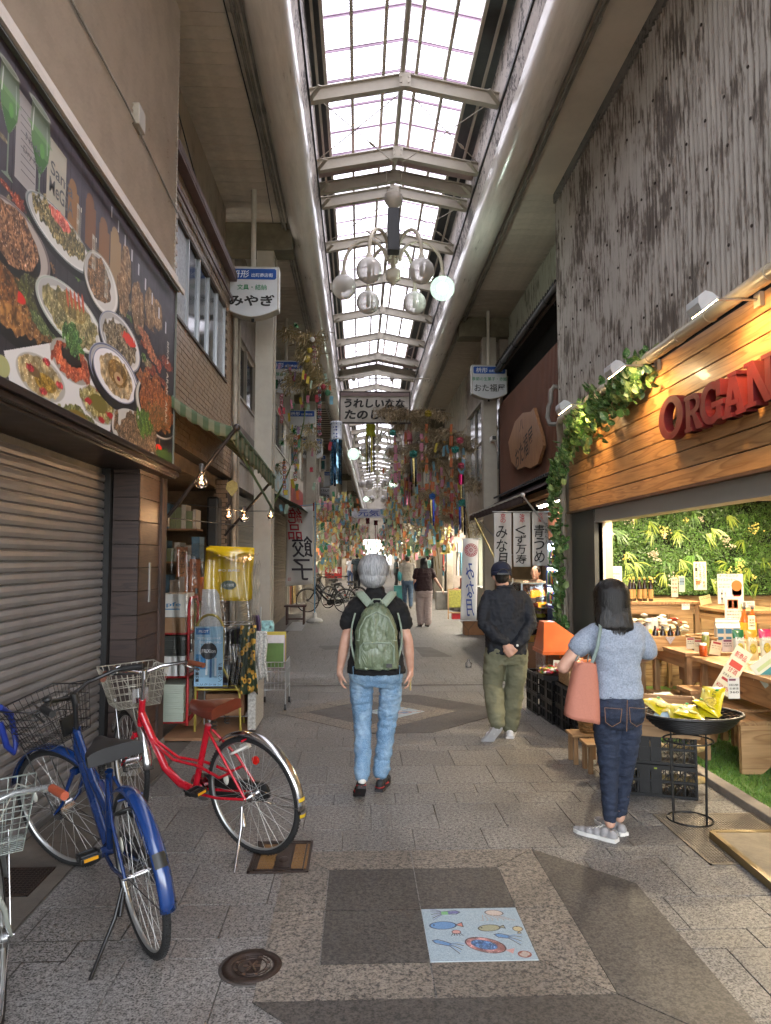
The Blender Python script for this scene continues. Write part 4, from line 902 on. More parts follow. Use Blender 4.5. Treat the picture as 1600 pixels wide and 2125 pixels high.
# clear plastic sheet hung on the rack
m_film=film('clear_plastic_sheet',(.92,.92,.92),.13,.16)
t=thing('plastic_sheet','creased transparent plastic sheet hung over the stationery display','plastic sheet',(-1.35,6.85,.5))
b=MB();b.surf(lambda u,v:(-1.74+u*.72+.03*math.sin(v*5)*u,6.78+.03*math.sin(u*17+v*4)+.02*math.sin(u*41)+.08*(1-v),.55+v*(1.12+.03*math.sin(u*9))+.3*max(0,.25-u)*v),60,24);b.build('sheet',m_film,t)
b=MB();b.surf(lambda u,v:(-1.74+u*.74,6.80+v*.5+.01*math.sin(u*30),1.68+.10*v-.05*u+.025*math.sin(u*13+v*5)+.12*max(0,.3-u)),50,12);b.build('top_fold',m_film,t)
b=MB();b.surf(lambda u,v:(-1.0+.01*math.sin(v*20),6.85+u*.55,.60+v*1.02+.02*math.sin(u*19)),20,20);b.build('side_sheet',m_film,t)
# hanging fabrics and bags at the right end of the display
def cloth(name,x0,w,y,z0,z1,m,label,cat,ph=0,taper=.25):
    b=MB();b.surf(lambda u,v:(x0+(u-.5)*w*(1-taper*v)+.01*math.sin(v*7+ph),y+.025*math.sin(u*16+ph+v*2)*(1.1-v),z0+(z1-z0)*v+.015*math.sin(u*9+ph)*(1-v)),30,14);return solo(name,b,m,label,cat,solid=.003)
def sunflowers():
    m,nt,p,out=node_mat('sunflower_print');co=coords(nt,(1,1,1));v=N(nt,'ShaderNodeTexVoronoi');v.inputs['Scale'].default_value=17;nt.links.new(co,v.inputs['Vector'])
    c=ramp(nt,v.outputs['Distance'],[(.0,(.03,.015,.01)),(.16,(.06,.03,.01)),(.19,(.55,.27,.03)),(.42,(.62,.36,.06)),(.50,(.03,.05,.02)),(1,(.02,.03,.015))]);nt.links.new(c,p.inputs['Base Color']);p.inputs['Roughness'].default_value=.7;return m
cloth('sunflower_bag',-1.06,.20,6.98,.38,1.02,sunflowers(),'black cloth bag printed with yellow sunflowers hanging at the rack end','bag',1)
cloth('sketch_bag',-.96,.16,7.14,.48,.95,mat('pencil_print','#b5b2aa',.7,var=.6,scale=60),'white cloth bag with thin black line pattern beside the sunflower bag','bag',2)
cloth('purple_folder',-1.01,.09,7.2,.75,1.10,mat('purple_folder','#4a3552',.5),'dark purple folder hanging at the rack end','folder',3)
cloth('clear_bag',-1.16,.12,6.93,.46,.85,film('bag_film',(.85,.85,.86),.3,.1),'crumpled clear plastic bag left of the sunflower bag','bag',4)
b=MB();b.box((-1.06,7.05,.02),(-.98,7.62,.46));solo('white_display_base',b,mat('terrazzo_board','#a9a69e',.6,var=.4,scale=50),'pale speckled end board of the display, lowest on the right','board',bev=.01)
b=MB();b.box((-1.78,6.75,0.0),(-1.05,7.7,.025));solo('cardboard_mat',b,m_card,'flattened cardboard lying under the gold chair','cardboard')
# cart of paper with casters
t=thing('paper_cart','small wire cart on casters filled with coloured paper','cart',(-.95,8.3,0));cx_=-.93
b=MB()
for x in(-1.08,-.80):
    for y in(8.05,8.5):b.cyl((x,y,.07),(x*1.0,y,.5),.008,n=6)
for z in(.22,.42,.52):b.tube([(-1.08,8.05,z),(-.80,8.05,z),(-.80,8.5,z),(-1.08,8.5,z),(-1.08,8.05,z)],.006,6)
for i in range(8):b.cyl((-1.08+i*.04,8.05,.22),(-1.08+i*.04,8.05,.52),.003,n=5);b.cyl((-.80,8.05+i*.064,.22),(-.80,8.05+i*.064,.52),.003,n=5)
b.build('wire_frame',m_alu,t)
for x in(-1.08,-.80):
    for y in(8.05,8.5):b=MB();b.cyl((x-.012,y,.034),(x+.012,y,.034),.034,n=14);b.build('caster',m_black,t)
for i,(c,z0,h_,lb)in enumerate((('#5c7a3c',.46,.26,'bright green sheet of paper'),('#d8d4d6',.44,.36,'white paper pack with pink edge'),('#a6788e',.42,.34,'mauve paper pack'),('#bdb04a',.44,.38,'yellow edged paper pack'))):
    b=MB();b.box((-1.06+.0,8.10+i*.09,z0),(-.83,8.125+i*.09,z0+h_),0);solo('paper_pack',b,mat('pack%d'%i,c,.55),lb+' standing in the wire cart','paper',base=(-.95,8.1+i*.09,z0))
t=thing('tissue_pack','blue and white printed bundle of rolls standing behind the paper cart','package',(-1.18,8.9,.55))
b=MB();b.lathe([(0,.50),(.09,.50),(.105,.53),(.105,.86),(.09,.9),(0,.9)],20,0,T(-1.13,8.9,0));b.build('bundle',mat('tissue_print',(.25,.5,.72),.4,var=.9,scale=14),t)
t=thing('wooden_stool','low dark brown wooden stool beside the white flag','stool',floor_at(612,1297),);c=root_of(t).location
b=MB();b.box((c.x-.26,c.y-.02,c.z+.42),(c.x+.26,c.y+.32,c.z+.46));b.build('seat',mat('dark_red_wood','#3c2018',.5),t,bev=.006)
for x in(-.22,.18):
    for y in(.0,.26):b=MB();b.box((c.x+x,c.y+y,c.z),(c.x+x+.04,c.y+y+.04,c.z+.42));b.build('leg',mat('dark_red_wood','#3c2018'),t)
b=MB();b.box((c.x-.2,c.y+.01,c.z+.12),(c.x+.2,c.y+.03,c.z+.16));b.build('stretcher',mat('dark_red_wood','#3c2018'),t)
# loose cables and a small junction box on the siding and the soffit
for i,(pts_,lb)in enumerate((([(-1.66,-1,4.9),(-1.66,2.5,4.82),(-1.66,5,4.88),(-1.66,6.46,4.8)],'thin grey cable sagging across the beige siding'),([(-1.2,2,6.72),(-1.25,5,6.70),(-1.22,8.5,6.71),(-1.3,10.6,6.68)],'black cable running along the left soffit'),([(-1.72,6.55,5.9),(-1.80,8,5.75),(-1.84,10.2,5.95)],'drooping black cable in front of the stained upper wall'))):
    q=MB();q.tube(pts_,.007,6);solo('cable',q,m_black if i else mat('conduit_grey','#8e8a80'),lb,'cable')
q=MB();q.box((-1.69,5.2,4.86),(-1.63,5.36,5.02));solo('junction_box',q,m_cream_d,'small grey junction box on the beige siding','electrical box',bev=.006)
# ================================================================== RIGHT SIDE
SH=thing('organic_food_shop','food shop with plank sign wall, weathered corrugated upper wall and open lit front','shop building',(4,6,0))
m_corc=stained('peeling_corrugated_coat',(.38,.355,.325),(.095,.08,.068),.22,'Z',1.6,.85,(.22,.19,.165))
yy=-2.015;k=0
while yy<9.69:
    y1=min(yy+.945,9.7)
    for(z0,z1)in((3.52,5.15),(5.14,6.62)):
        b=MB();n=int((y1-yy)/.0105)
        dx=.004 if(z0>4)else 0;dx+=.002*(k%2)
        b.surf(lambda u,v:(2.735-dx+0.013*math.cos(2*math.pi*(yy+(y1-yy)*u)/.075),yy+(y1-yy)*u,z0+(z1-z0)*v),n,1,0,True);b.build('corrugated_sheet',m_corc,SH)
    yy+=.945;k+=1
b=MB();rnd=random.Random(2)
for z in(3.95,4.7,5.10,5.9):
    y=-1.
    while y<9.6:b.ball((2.715,y+rnd.uniform(-.02,.02),z+rnd.uniform(-.01,.01)),(.008,.014,.014),8,5);y+=.32
o=b.build('bolt_heads',mat('rusty_bolts','#2c211b',.7),SH);o['kind']='stuff'
b=MB();b.box((2.70,-2,6.60),(3.2,9.7,6.745));b.build('fascia_strip',stained('dark_mottled_strip',(.16,.15,.14),(.05,.05,.045),.5,'N',2),SH)  # dark mottled grey strip where the upper wall meets the soffit
b=MB();b.box((2.752,-2,3.5),(5.9,9.72,6.7));b.box((2.80,9.28,0),(5.9,9.72,3.5));b.box((5.6,-2,0),(5.9,9.3,3.5));b.box((2.80,-2,2.5),(5.6,9.3,3.5));b.build('wall',m_conc,SH)
b=MB();b.box((2.745,9.50,3.3),(2.78,9.71,6.6));b.build('corner_trim',m_cream_d,SH)
m_pl=wood('pine_plank',(.56,.315,.13),(.34,.16,.055),'Y',.9,.42,True,.14,.1)
for i in range(8):
    z0=2.262+i*.150;ycut=rnd.choice([8.2,8.35,8.45])
    for a,b_ in((-1.5,3.9+.2*(i%3)),(3.9+.2*(i%3)+.001,8.52+.04*(i%2)),(8.521+.04*(i%2),9.30)):
        b=MB();b.box((2.735,a,z0+.006),(2.757,b_-.001,z0+.146));b.build('plank',m_pl,SH,bev=.002)
b=MB();b.box((2.758,-2,2.26),(2.80,9.30,3.5));b.build('plank_backing',m_dark,SH)
b=MB();b.box((2.70,-2,2.235),(2.80,9.32,2.259));b.build('wood_trim',wood('dark_trim',(.16,.09,.05),(.1,.05,.03),'Y'),SH)
b=MB();b.box((2.76,-2,2.09),(2.90,8.46,2.234));b.box((2.755,-2,2.075),(2.93,8.46,2.092));b.build('shutter_box',mat('grey_header','#8d8c88',.4,metal=.2,var=.05),SH)
for x0,x1,m_,nm_ in((2.75,2.80,mat('dark_green_grey','#3a3c3a',.5),'outer_post'),(2.80,2.83,m_white,'frame_post')):b=MB();b.box((x0,8.36,.0),(x1+.05,8.46,2.24));b.build(nm_,m_,SH)
b=MB();b.box((2.835,8.461,0),(3.0,8.52,2.24));b.build('inner_jamb',mat('cream_jamb','#a89c84',.5),SH)
b=MB();b.box((2.76,8.461,0),(2.80,9.279,2.234));b.build('side_panel',mat('dark_green_grey','#3a3c3a',.5),SH)
# inside: planks below the green wall, ceiling, floor
m_inwood=wood('inner_board',(.50,.33,.17),(.33,.19,.09),'X',.8,.5,True,.15)
for i in range(8):b=MB();b.box((2.84,9.20,.02+i*.146),(5.59,9.24,.02+i*.146+.142));b.build('inner_plank',m_inwood,SH)
b=MB();b.box((2.85,-2,2.40),(5.6,9.2,2.44));b.build('ceiling',m_white,SH)
b=MB();b.box((5.5,-2,0),(5.59,9.2,2.4));b.build('side_wall',mat('inside_cream_wall','#b9a98c',.7),SH)
# kerb step, grass mat
g=MB();g.box((2.55,-2,-.02),(2.65,9.2,.055));struct('kerb',g,m_conc,bev=.008)
g=MB();g.box((2.65,-2,-.02),(5.5,9.2,.035));struct('shop_floor',g,m_conc)
g=MB();rnd=random.Random(9)
for i in range(60000):
    x=rnd.uniform(2.655,4.6);y=rnd.uniform(2.9,7.6);h=rnd.uniform(.012,.026);a=rnd.uniform(0,6.28);dx,dy=.0028*math.cos(a),.0028*math.sin(a);lx,ly=rnd.uniform(-.012,.012),rnd.uniform(-.012,.012)
    g.add([(x-dx,y-dy,.036),(x+dx,y+dy,.036),(x+lx,y+ly,.036+h)],[(0,1,2)])
g.quad((2.652,2.8,.0365),(4.7,2.8,.0365),(4.7,9.19,.0365),(2.652,9.19,.0365))
def leafmat(name,c1,c2,var=None):
    m,nt,p,out=node_mat(name);ge=nt.nodes.new('ShaderNodeNewGeometry');oi=nt.nodes.new('ShaderNodeObjectInfo')
    rr=N(nt,'ShaderNodeMath',operation='ADD');nt.links.new(ge.outputs['Random Per Island'],rr.inputs[0]);nt.links.new(oi.outputs['Random'],rr.inputs[1])
    fr=N(nt,'ShaderNodeMath',operation='FRACT');nt.links.new(rr.outputs[0],fr.inputs[0])
    c=ramp(nt,fr.outputs[0],[(0,c1),(.75,c2)]+([(1,var)]if var else[]))
    if var:
        f=fnoise(nt,coords(nt),45,2,.5,.5);c=mixc(nt,ramp(nt,f,[(.52,(0,0,0)),(.6,(.8,.8,.8))]),c,var)
    nt.links.new(c,p.inputs['Base Color']);p.inputs['Roughness'].default_value=.4;return m
tag(g.build('artificial_grass',leafmat('grass_green',(.05,.13,.02),(.14,.27,.05))),'short bright green artificial grass on the shop floor','grass',kind='stuff')
# roof drain pipe above the planks with joints and brackets
m_pvc=mat('cream_pvc','#a79c86',.35,var=.05)
t=thing('roof_drain_pipe','cream drain pipe running along the top of the plank wall and down its corner','pipe',(2.62,5,3.5))
b=MB();b.cyl((2.62,-2,3.50),(2.62,9.2,3.455),.052,n=18);b.build('gutter_tube',m_pvc,t)
for y in(1.5,3.2,4.4,5.7,6.6,7.5,8.6):b=MB();z=3.50-.045*(y+1.5)/10.7;b.cyl((2.62,y,z),(2.62,y+.12,z),.058,n=18);b.build('collar',m_pvc,t)
for y in(2.4,3.9,5.2,6.3,7.2,8.1,8.9):b=MB();z=3.50-.045*(y+1.5)/10.7;b.tube([(2.62-.057*math.cos(R(a)),y,z-.057*math.sin(R(a)))for a in range(-60,200,20)],.004,5);b.build('hanger',m_pvc,t)
b=MB();b.tube([(2.62,9.18,3.455),(2.63,9.33,3.43),(2.66,9.40,3.33),(2.68,9.42,3.1),(2.69,9.43,2.2),(2.69,9.43,.0)],.045,14);b.build('downpipe',mat('downpipe_grey','#8c867a',.5,dirt=.3),t)
b=MB();b.tube([(2.75,9.76,4.02),(2.70,9.80,4.04),(2.655,9.80,3.98),(2.65,9.80,3.82),(2.62,9.8,3.76),(2.60,9.8,3.6),(2.62,9.75,3.50),(2.70,9.55,3.46)],.03,10);solo('branch_pipe',b,mat('grey_pvc','#77736c',.5,dirt=.3),'bent grey pipe joining the drain at the corner of the corrugated wall','pipe')
# flood lamps
m_led=emis('flood_glass','#ffd9a0',10);m_lampbody=mat('lamp_body_white','#b9bec2',.35,var=.04)
for i,y in enumerate((8.05,6.40,4.72,3.05)):
    t=thing('flood_lamp',['white flood lamp on an arm nearest the ivy corner','middle white flood lamp on its arm above the plank wall','white flood lamp on an arm at the upper right, above the letters','flood lamp outside the right edge'][i],'lamp',(2.74,y,3.40),'flood lamps along the plank wall')
    b=MB();b.box((2.70,y-.04,3.36),(2.734,y+.04,3.46));b.build('wall_box',m_pvc,t,bev=.004)
    b=MB();b.cyl((2.72,y,3.41),(2.34,y,3.41),.010,n=8);b.build('arm',m_alu,t)
    M=T(2.30,y,3.39)@RY(-38);b=MB();b.prism([(-.075,-.06),(.075,-.06),(.06,.0),(.03,.035),(-.03,.035),(-.06,.0)],-.09,.09,0,M@Matrix(((1,0,0,0),(0,0,1,0),(0,1,0,0),(0,0,0,1))))
    b.build('housing',m_lampbody,t,bev=.004)
    b=MB();b.box((-.062,-.08,-.064),(.062,.08,-.0605),0,M);b.build('lens',m_led,t)
    l=bpy.data.lights.new('flood_light','SPOT');l.energy=5;l.spot_size=R(125);l.spot_blend=.8;l.color=(1,.56,.17);l.shadow_soft_size=.06;lo=bpy.data.objects.new('flood_light',l);link(lo);lo.parent=t
    lo.location=(2.30-2.74+.05,0,-.07);d=Vector((.62,0,-.62));lo.rotation_euler=d.to_track_quat('-Z','Y').to_euler()
# letters ORGAN
m_red=mat('red_letter_paint','#6a0d12',.6,var=.15,scale=12,dirt=.2)
def arc_pts(cx,cy_,rx,ry,a0,a1,n=18):return[(cx+rx*math.cos(R(a0+(a1-a0)*i/n)),cy_+ry*math.sin(R(a0+(a1-a0)*i/n)))for i in range(n+1)]
def letter(ch,M,h,w,d):
    s=MB();q=lambda P,dd=0:s.prism([(x*w,y*h)for x,y in P],0,d+dd,0,M)
    def rr(x0,y0,x1,y1,dd=0):q([(x0,y0),(x1,y0),(x1,y1),(x0,y1)],dd)
    if ch=='O':n=40;a=[(x*w,y*h)for x,y in arc_pts(.5,.5,.5,.52,0,360-9,n-1)];b_=[(x*w,y*h)for x,y in arc_pts(.5,.5,.26,.36,0,360-9,n-1)];s.ring(a,b_,0,d,0,M)
    if ch=='G':
        o_=arc_pts(.5,.5,.5,.52,50,325,26);i_=arc_pts(.5,.5,.26,.34,325,50,26);q(o_+i_);rr(.72,.60,.9,.99,.002);rr(.52,.36,1.0,.50,.003);rr(.70,.05,.92,.49,.0015)
    if ch=='R':
        rr(.08,0,.34,1);rr(0,0,.44,.11,.002);rr(0,.89,.3,1,.002);o_=[(.3,1)]+arc_pts(.55,.72,.4,.28,90,-90,14)+[(.3,.44),(.3,.56)]+arc_pts(.55,.72,.16,.14,-90,90,14)+[(.3,.87)];q(o_,.0035)
        q([(.44,.50),(.66,.50),(.98,.11),(1.04,.11),(1.04,0),(.70,0)],.005)
    if ch=='A':
        q([(.36,1),(.62,1),(.98,.1),(.98,0),(.70,0),(.49,.62),(.30,.0),(.03,0),(.03,.1)]);rr(-.04,0,.42,.10,.002);rr(.60,0,1.06,.10,.002);rr(.24,.26,.74,.38,.003);rr(.28,.93,.70,1.03,.003)
    if ch=='N':
        rr(.06,0,.28,1);rr(.74,0,.96,1,.0);q([(.06,1),(.34,1),(.94,.06),(.94,0),(.72,0)],.003);rr(-.04,0,.40,.10,.002);rr(-.04,.92,.3,1.02,.004);rr(.62,.92,1.06,1.02,.002)
    return s
t=thing('shop_sign_letters','thick red slab letters reading ORGAN on the plank wall','sign',(2.6,5.5,2.85))
for ch,u0,u1,vt,vb in(('O',1366,1426,808,911),('R',1420,1462,805,895),('G',1451,1510,780,880),('A',1499,1552,760,865),('N',1547,1612,728,840)):
    a,b_=atX(u0,(vt+vb)/2,2.62),atX(u1,(vt+vb)/2,2.62);zt,zb=atX((u0+u1)/2,vt,2.62).z,atX((u0+u1)/2,vb,2.62).z
    letter(ch,T(2.70,a.y,zb+.01)@RZ(-90)@FRONT,(zt-zb)*.86,(a.y-b_.y)*.86,.08).build('letter',m_red,t,bev=.003)
for k_ in range(5):b=MB();b.cyl((2.736,6.2-.36*k_,2.80),(2.695,6.2-.36*k_,2.80),.008,n=6);b.build('stand_off',m_alu,t)
# ivy along corner and down the pipe
IV=thing('ivy_garland','garland of variegated artificial ivy from the plank wall down the drain pipe','plant',(2.6,9.2,2.9))
lv=MB();lp=[(0,0),(.35,.22),(.5,.62),(.38,.95),(.0,1.35),(-.38,.95),(-.5,.62),(-.35,.22)]
lv.add([(x*.062,y*.062,.010*abs(x)*2)for x,y in lp]+[(0,.04,-.004)],[(i,(i+1)%8,8)for i in range(8)])
m_ivy=leafmat('ivy_leaf',(.035,.10,.025),(.07,.19,.05),(.27,.37,.15));lme=lv.mesh('ivy_leaf',m_ivy)
path=[atX(1340,762,2.66),atX(1325,800,2.66),atX(1300,815,2.66),atX(1270,850,2.66),atX(1240,845,2.66),atX(1225,900,2.66),atX(1205,880,2.66),atX(1190,930,2.66),Vector((2.62,9.3,2.7)),Vector((2.60,9.36,2.45)),Vector((2.62,9.33,2.2)),Vector((2.64,9.36,1.9)),Vector((2.66,9.34,1.55)),Vector((2.64,9.33,1.2)),Vector((2.65,9.32,.9)),Vector((2.66,9.32,.62))]
s=MB();s.tube(path,.004,5);s.build('stem',mat('ivy_stem','#3f4a22',.7),IV);rnd=random.Random(21);off=Vector(IV.location);nl=0
stuff=MB()
for i in range(1150):
    u=rnd.random()**.8*(len(path)-1);
    if i<520:u=rnd.random()*8.2
    k=min(int(u),len(path)-2);p_=path[k].lerp(path[k+1],u-k);sp_=.15 if u<8 else .075
    p_=p_+Vector((rnd.uniform(-.09,.015),rnd.gauss(0,sp_),rnd.gauss(0,sp_*.7)))
    if p_.x>2.70:p_.x=2.70
    sc=rnd.uniform(.8,1.5);M=T(*(p_-off))@RZ(rnd.uniform(-130,10))@RX(rnd.uniform(95,165))@RZ(rnd.uniform(-50,50))@Matrix.Scale(sc,4)
    if nl<290 and i%3==0:inst('ivy_leaf',lme,IV,M);nl+=1
    else:stuff.add([M@Vector(q)for q in lv.v],lv.f)
o=stuff.build('ivy_leaf_mass',m_ivy,None);o.parent=IV;o['kind']='stuff'
# green wall of artificial plants
GW=thing('green_plant_wall','dense wall of artificial box leaves, ferns and white flowers at the end of the shop','plant wall',(4.2,9.1,1.2))
rnd=random.Random(5);b=MB();b.box((2.84,9.16,1.18),(5.5,9.195,2.4));b.build('backing',mat('dark_green_backing','#0f1c0b',.9),GW)
b=MB()
for i in range(30000):
    x=rnd.uniform(2.85,5.4);z=rnd.uniform(1.20,2.38);y=9.15-abs(rnd.gauss(0,.045))-.03*math.sin(x*9+z*7)-.03*math.sin(z*13-x*5)
    s_=rnd.uniform(.010,.021);a=rnd.uniform(0,6.28);t1=Vector((math.cos(a),rnd.uniform(-.6,.2),math.sin(a))).normalized()*s_;t2=t1.cross(Vector((rnd.uniform(-.6,.6),1,rnd.uniform(-.6,.6)))).normalized()*s_*.45;c_=Vector((x,y,z))
    b.add([c_-t1,c_+t2,c_+t1,c_-t2],[(0,1,2,3)])
o=b.build('box_leaves',leafmat('box_leaf',(.02,.055,.012),(.075,.17,.03)),GW);o['kind']='stuff'
m_fern=leafmat('fern_leaf',(.10,.20,.025),(.28,.36,.06));m_fern2=leafmat('fern_leaf_dark',(.05,.14,.03),(.12,.26,.05));m_flow=leafmat('white_flower',(.35,.33,.24),(.5,.48,.36))
for k in range(46):
    x=2.9+rnd.random()*2.3;z=rnd.uniform(1.28,2.3);b=MB();droop=rnd.uniform(200,340);n=rnd.randint(9,15)
    for j in range(n):
        a=R(droop+rnd.uniform(-48,48));L=rnd.uniform(.10,.21);d=Vector((math.cos(a),-rnd.uniform(.15,.55),math.sin(a)));w_=Vector((-math.sin(a),0,math.cos(a)))*.007;c_=Vector((x,9.07,z))
        m1=c_+d*L*.55+Vector((0,0,.01));e_=c_+d*L+Vector((0,0,-.03));b.add([c_-w_*.4,m1-w_,e_,m1+w_,c_+w_*.4],[(0,1,2,3,4)])
    b.build('fern_tuft',m_fern if k%3 else m_fern2,GW)
for k in range(30):
    x=2.9+rnd.random()*2.3;z=rnd.uniform(1.28,2.3);b=MB()
    for j in range(14 if k%3 else 40):
        c_=Vector((x+rnd.gauss(0,.02 if k%3 else .035),9.03+rnd.gauss(0,.01),z+rnd.gauss(0,.02 if k%3 else .04)));b.ball(c_,rnd.uniform(.006,.013),6,4)
    b.build('flower_cluster',m_flow if k%2 else mat('cream_yellow_flower','#c8bd6a',.6),GW)
# shop lights (ceiling fittings just inside)
for i,(x,y)in enumerate(((3.3,8.2),(4.4,8.2),(3.3,6.6),(4.4,6.6),(3.6,4.8),(3.5,3.0))):
    t=thing('ceiling_lamp','warm ceiling lamp inside the organic shop','lamp',(x,y,2.38),'ceiling lamps inside the organic shop')
    b=MB();b.lathe([(0,-.012),(.07,-.012),(.075,0),(.08,.02),(0,.02)],20,0,T(x,y,2.38));b.build('fitting',m_white,t)
    b=MB();b.lathe([(.06,-.0135),(0,-.0135)],20,0,T(x,y,2.38));b.build('lens',emis('warm_lens','#ffe2b0',12),t)
    l=bpy.data.lights.new('shop_light','AREA');l.shape='DISK';l.size=.14;l.energy=5.8 if i<4 else 2.4;l.color=(1,.82,.56);lo=bpy.data.objects.new('shop_light',l);link(lo);lo.parent=t;lo.location=(0,0,-.02)

# ------------------------------------------------ shop tables and goods
m_tw=wood('table_wood',(.48,.29,.14),(.30,.16,.07),'Y',.8,.45,True,.2);m_twx=wood('table_wood_x',(.50,.31,.15),(.32,.18,.08),'X',.8,.45,True,.2);m_twz=wood('table_wood_z',(.46,.28,.14),(.30,.17,.08),'Z',.8,.45,True,.2)
def bench(name,label,x0,y0,x1,y1,zt,legs='box',z0=.04,th=.035):
    t=thing(name,label,'table',((x0+x1)/2,(y0+y1)/2,z0));b=MB();b.box((x0,y0,zt-th),(x1,y1,zt));b.build('tabletop',m_tw,t,bev=.004)
    if legs=='box':
        for lx in(x0+.02,x1-.07):
            for ly in(y0+.02,y1-.07):b=MB();b.box((lx,ly,z0),(lx+.05,ly+.05,zt-th-.001));b.build('leg',m_twz,t)
        b=MB();b.box((x0+.07,y0+.03,zt-th-.11),(x1-.07,y0+.055,zt-th-.002));b.build('apron',m_twx,t)
        b=MB();b.box((x0+.025,y0+.07,zt-th-.11),(x0+.05,y1-.07,zt-th-.002));b.build('apron',m_tw,t)
    else:
        for ly in(y0+.06,y1-.10):
            w_=x1-x0;P=[(-w_/2,0),(-w_/2+.16,0),(-w_/2+.19,.12),(-w_/2+.26,.22),(-.0,.27),(w_/2-.26,.22),(w_/2-.19,.12),(w_/2-.16,0),(w_/2,0),(w_/2-.06,zt-th-z0-.001),(-w_/2+.06,zt-th-z0-.001)]
            b=MB();b.prism(P,-.04,0,0,T((x0+x1)/2,ly,z0)@FRONT);b.build('slab_leg',m_twz,t,bev=.004)
        b=MB();b.box((x0+.10,y0+.1,zt-.25),(x0+.13,y1-.1,zt-th-.001));b.build('rail',m_tw,t)
    return t
bench('display_table','long plank table with arched slab legs at the right edge on the grass',2.98,4.7,3.75,6.45,.78,'slab')
bench('display_table','middle wooden table holding milk cartons and pouches',2.95,6.5,3.9,7.3,.80)
bench('display_table','burlap covered wooden table behind the woman in grey',2.86,7.0-.05+.4,3.4,8.2,.76)
bench('low_table','low slatted bench in front of the burlap table',2.85,6.2,3.3,6.48,.52)
bench('shelf_table','raised back shelf holding bottles of dark sauce',3.05,7.75+.5,3.95,9.1,1.16)
bench('shelf_table','raised right shelf with orange juice bottles below',4.1,7.9,4.9,8.8,1.08)
b=MB();b.box((2.62,5.35,.45),(3.25,5.75,.50));
t=thing('low_shelf','low plank shelf beneath the goods behind the basket stand','shelf',(2.9,5.9,.04));b=MB();b.box((2.75,5.75,.42),(3.3,6.15,.45));b.build('board',m_tw,t)
for x in(2.77,3.2):b=MB();b.box((x,5.8,.04),(x+.05,6.1,.419));b.build('leg',m_twz,t)
# arched slab fronts low at the right
t=thing('slab_bench','light wooden bench with a curved slab front beside the basket stand','bench',(2.95,5.35,.04))
b=MB();b.prism([(-.33,0),(-.18,0),(-.05,.1),(.18,.1),(.33,0),(.36,0),(.36,.36),(-.33,.36)],-.04,0,0,T(3.2,5.42,.04)@FRONT);b.build('slab',m_twx,t,bev=.004);b=MB();b.box((2.86,5.42,.40),(3.58,5.75,.43));b.build('top',m_tw,t)
b=MB();b.surf(lambda u,v:(2.80+u*.55,7.33+.012*math.sin(u*30),.772-v*(.13+.03*math.sin(u*17)+.02*math.sin(u*41))-0),50,6);b.surf(lambda u,v:(2.80+u*.55,7.33+v*.5,.772+.003*math.sin(u*40)),30,6)
solo('burlap_cloth',b,mat('burlap','#a98548',.9,var=.3,scale=70,bmp=.8,bscale=200),'frayed burlap cloth draped over the table edge','cloth',solid=.004)
def crate_box(name,x0,y0,x1,y1,z0,h,label,m=None,cat='crate'):
    t=thing(name,label,cat,((x0+x1)/2,(y0+y1)/2,z0));th=.014
    for n_,a,c_ in(('end_board',(x0,y0,z0),(x1,y0+th,z0+h)),('end_board',(x0,y1-th,z0),(x1,y1,z0+h)),('side_board',(x0,y0+th,z0),(x0+th,y1-th,z0+h)),('side_board',(x1-th,y0+th,z0),(x1,y1-th,z0+h)),('bottom',(x0+th,y0+th,z0),(x1-th,y1-th,z0+.012))):
        b=MB();b.box(a,c_);b.build(n_,m or m_twx,t,bev=.002)
    return t
crate_box('wooden_crate',2.86,7.0,3.2,7.25,.79,.11,'small wooden crate of dark bottles with a gingham cloth')
bb=MB();bb.box((2.84,6.98,.76),(3.24,7.3,.788));solo('crate_plinth',bb,m_tw,'plank under the crate of dark bottles','board')
def bottle(name,x,y,z,h,r,mbody,mcap,mlabel,label,grp=None,neck=.35):
    t=thing(name,label,'bottle',(x,y,z),grp);M=T(x,y,z)
    b=MB();b.lathe([(0,0),(r,.003),(r,h*(1-neck)),(r*.55,h*(1-neck*.6)),(r*.34,h*(1-neck*.35)),(r*.34,h*.93),(0,h*.93)],14,0,M);b.build('glass',mbody,t)
    b=MB();b.lathe([(r*.4,h*.90),(r*.4,h),(0,h)],12,0,M);b.build('cap',mcap,t)
    if mlabel:b=MB();b.lathe([(r*1.02,h*.12),(r*1.02,h*.5)],14,0,M);b.build('paper_label',mlabel,t)
    return t
m_soy=mat('soy_dark_glass','#1a0d08',.12,coat=.5);m_capd=mat('cap_black','#1b1a1a',.4);m_capg=mat('cap_gold','#b08a3a',.35,metal=.4);m_lab=mat('kraft_label','#b08a52',.6)
for i,x in enumerate((2.91,2.985,3.06,3.135)):bottle('dark_bottle',x,7.06,.805,.19,.028,m_soy,m_capd,None,['leftmost of four dark bottles in the small crate','second dark bottle from the left in the small crate','third dark bottle from the left in the small crate','rightmost of four dark bottles in the small crate'][i],'dark bottles in the small crate')
b=MB();b.prism([(-.05,.0),(.055,.0),(.0,-.075)],0,.002,0,T(3.03,6.998,.895)@FRONT);solo('gingham_cloth',b,mat('gingham','#8c8890',.7,var=.6,scale=160),'triangle of grey gingham cloth hanging over the crate front','cloth')
for i in range(5):bottle('sauce_bottle',3.14+i*.055+(.02 if i>2 else 0),8.30+.04*(i%2),1.16,.28,.027,m_soy,m_capg,m_lab,['leftmost gold capped sauce bottle on the raised shelf','second gold capped sauce bottle on the raised shelf','middle gold capped sauce bottle on the raised shelf','fourth gold capped sauce bottle on the raised shelf','rightmost gold capped sauce bottle on the raised shelf'][i],'sauce bottles on the raised shelf')
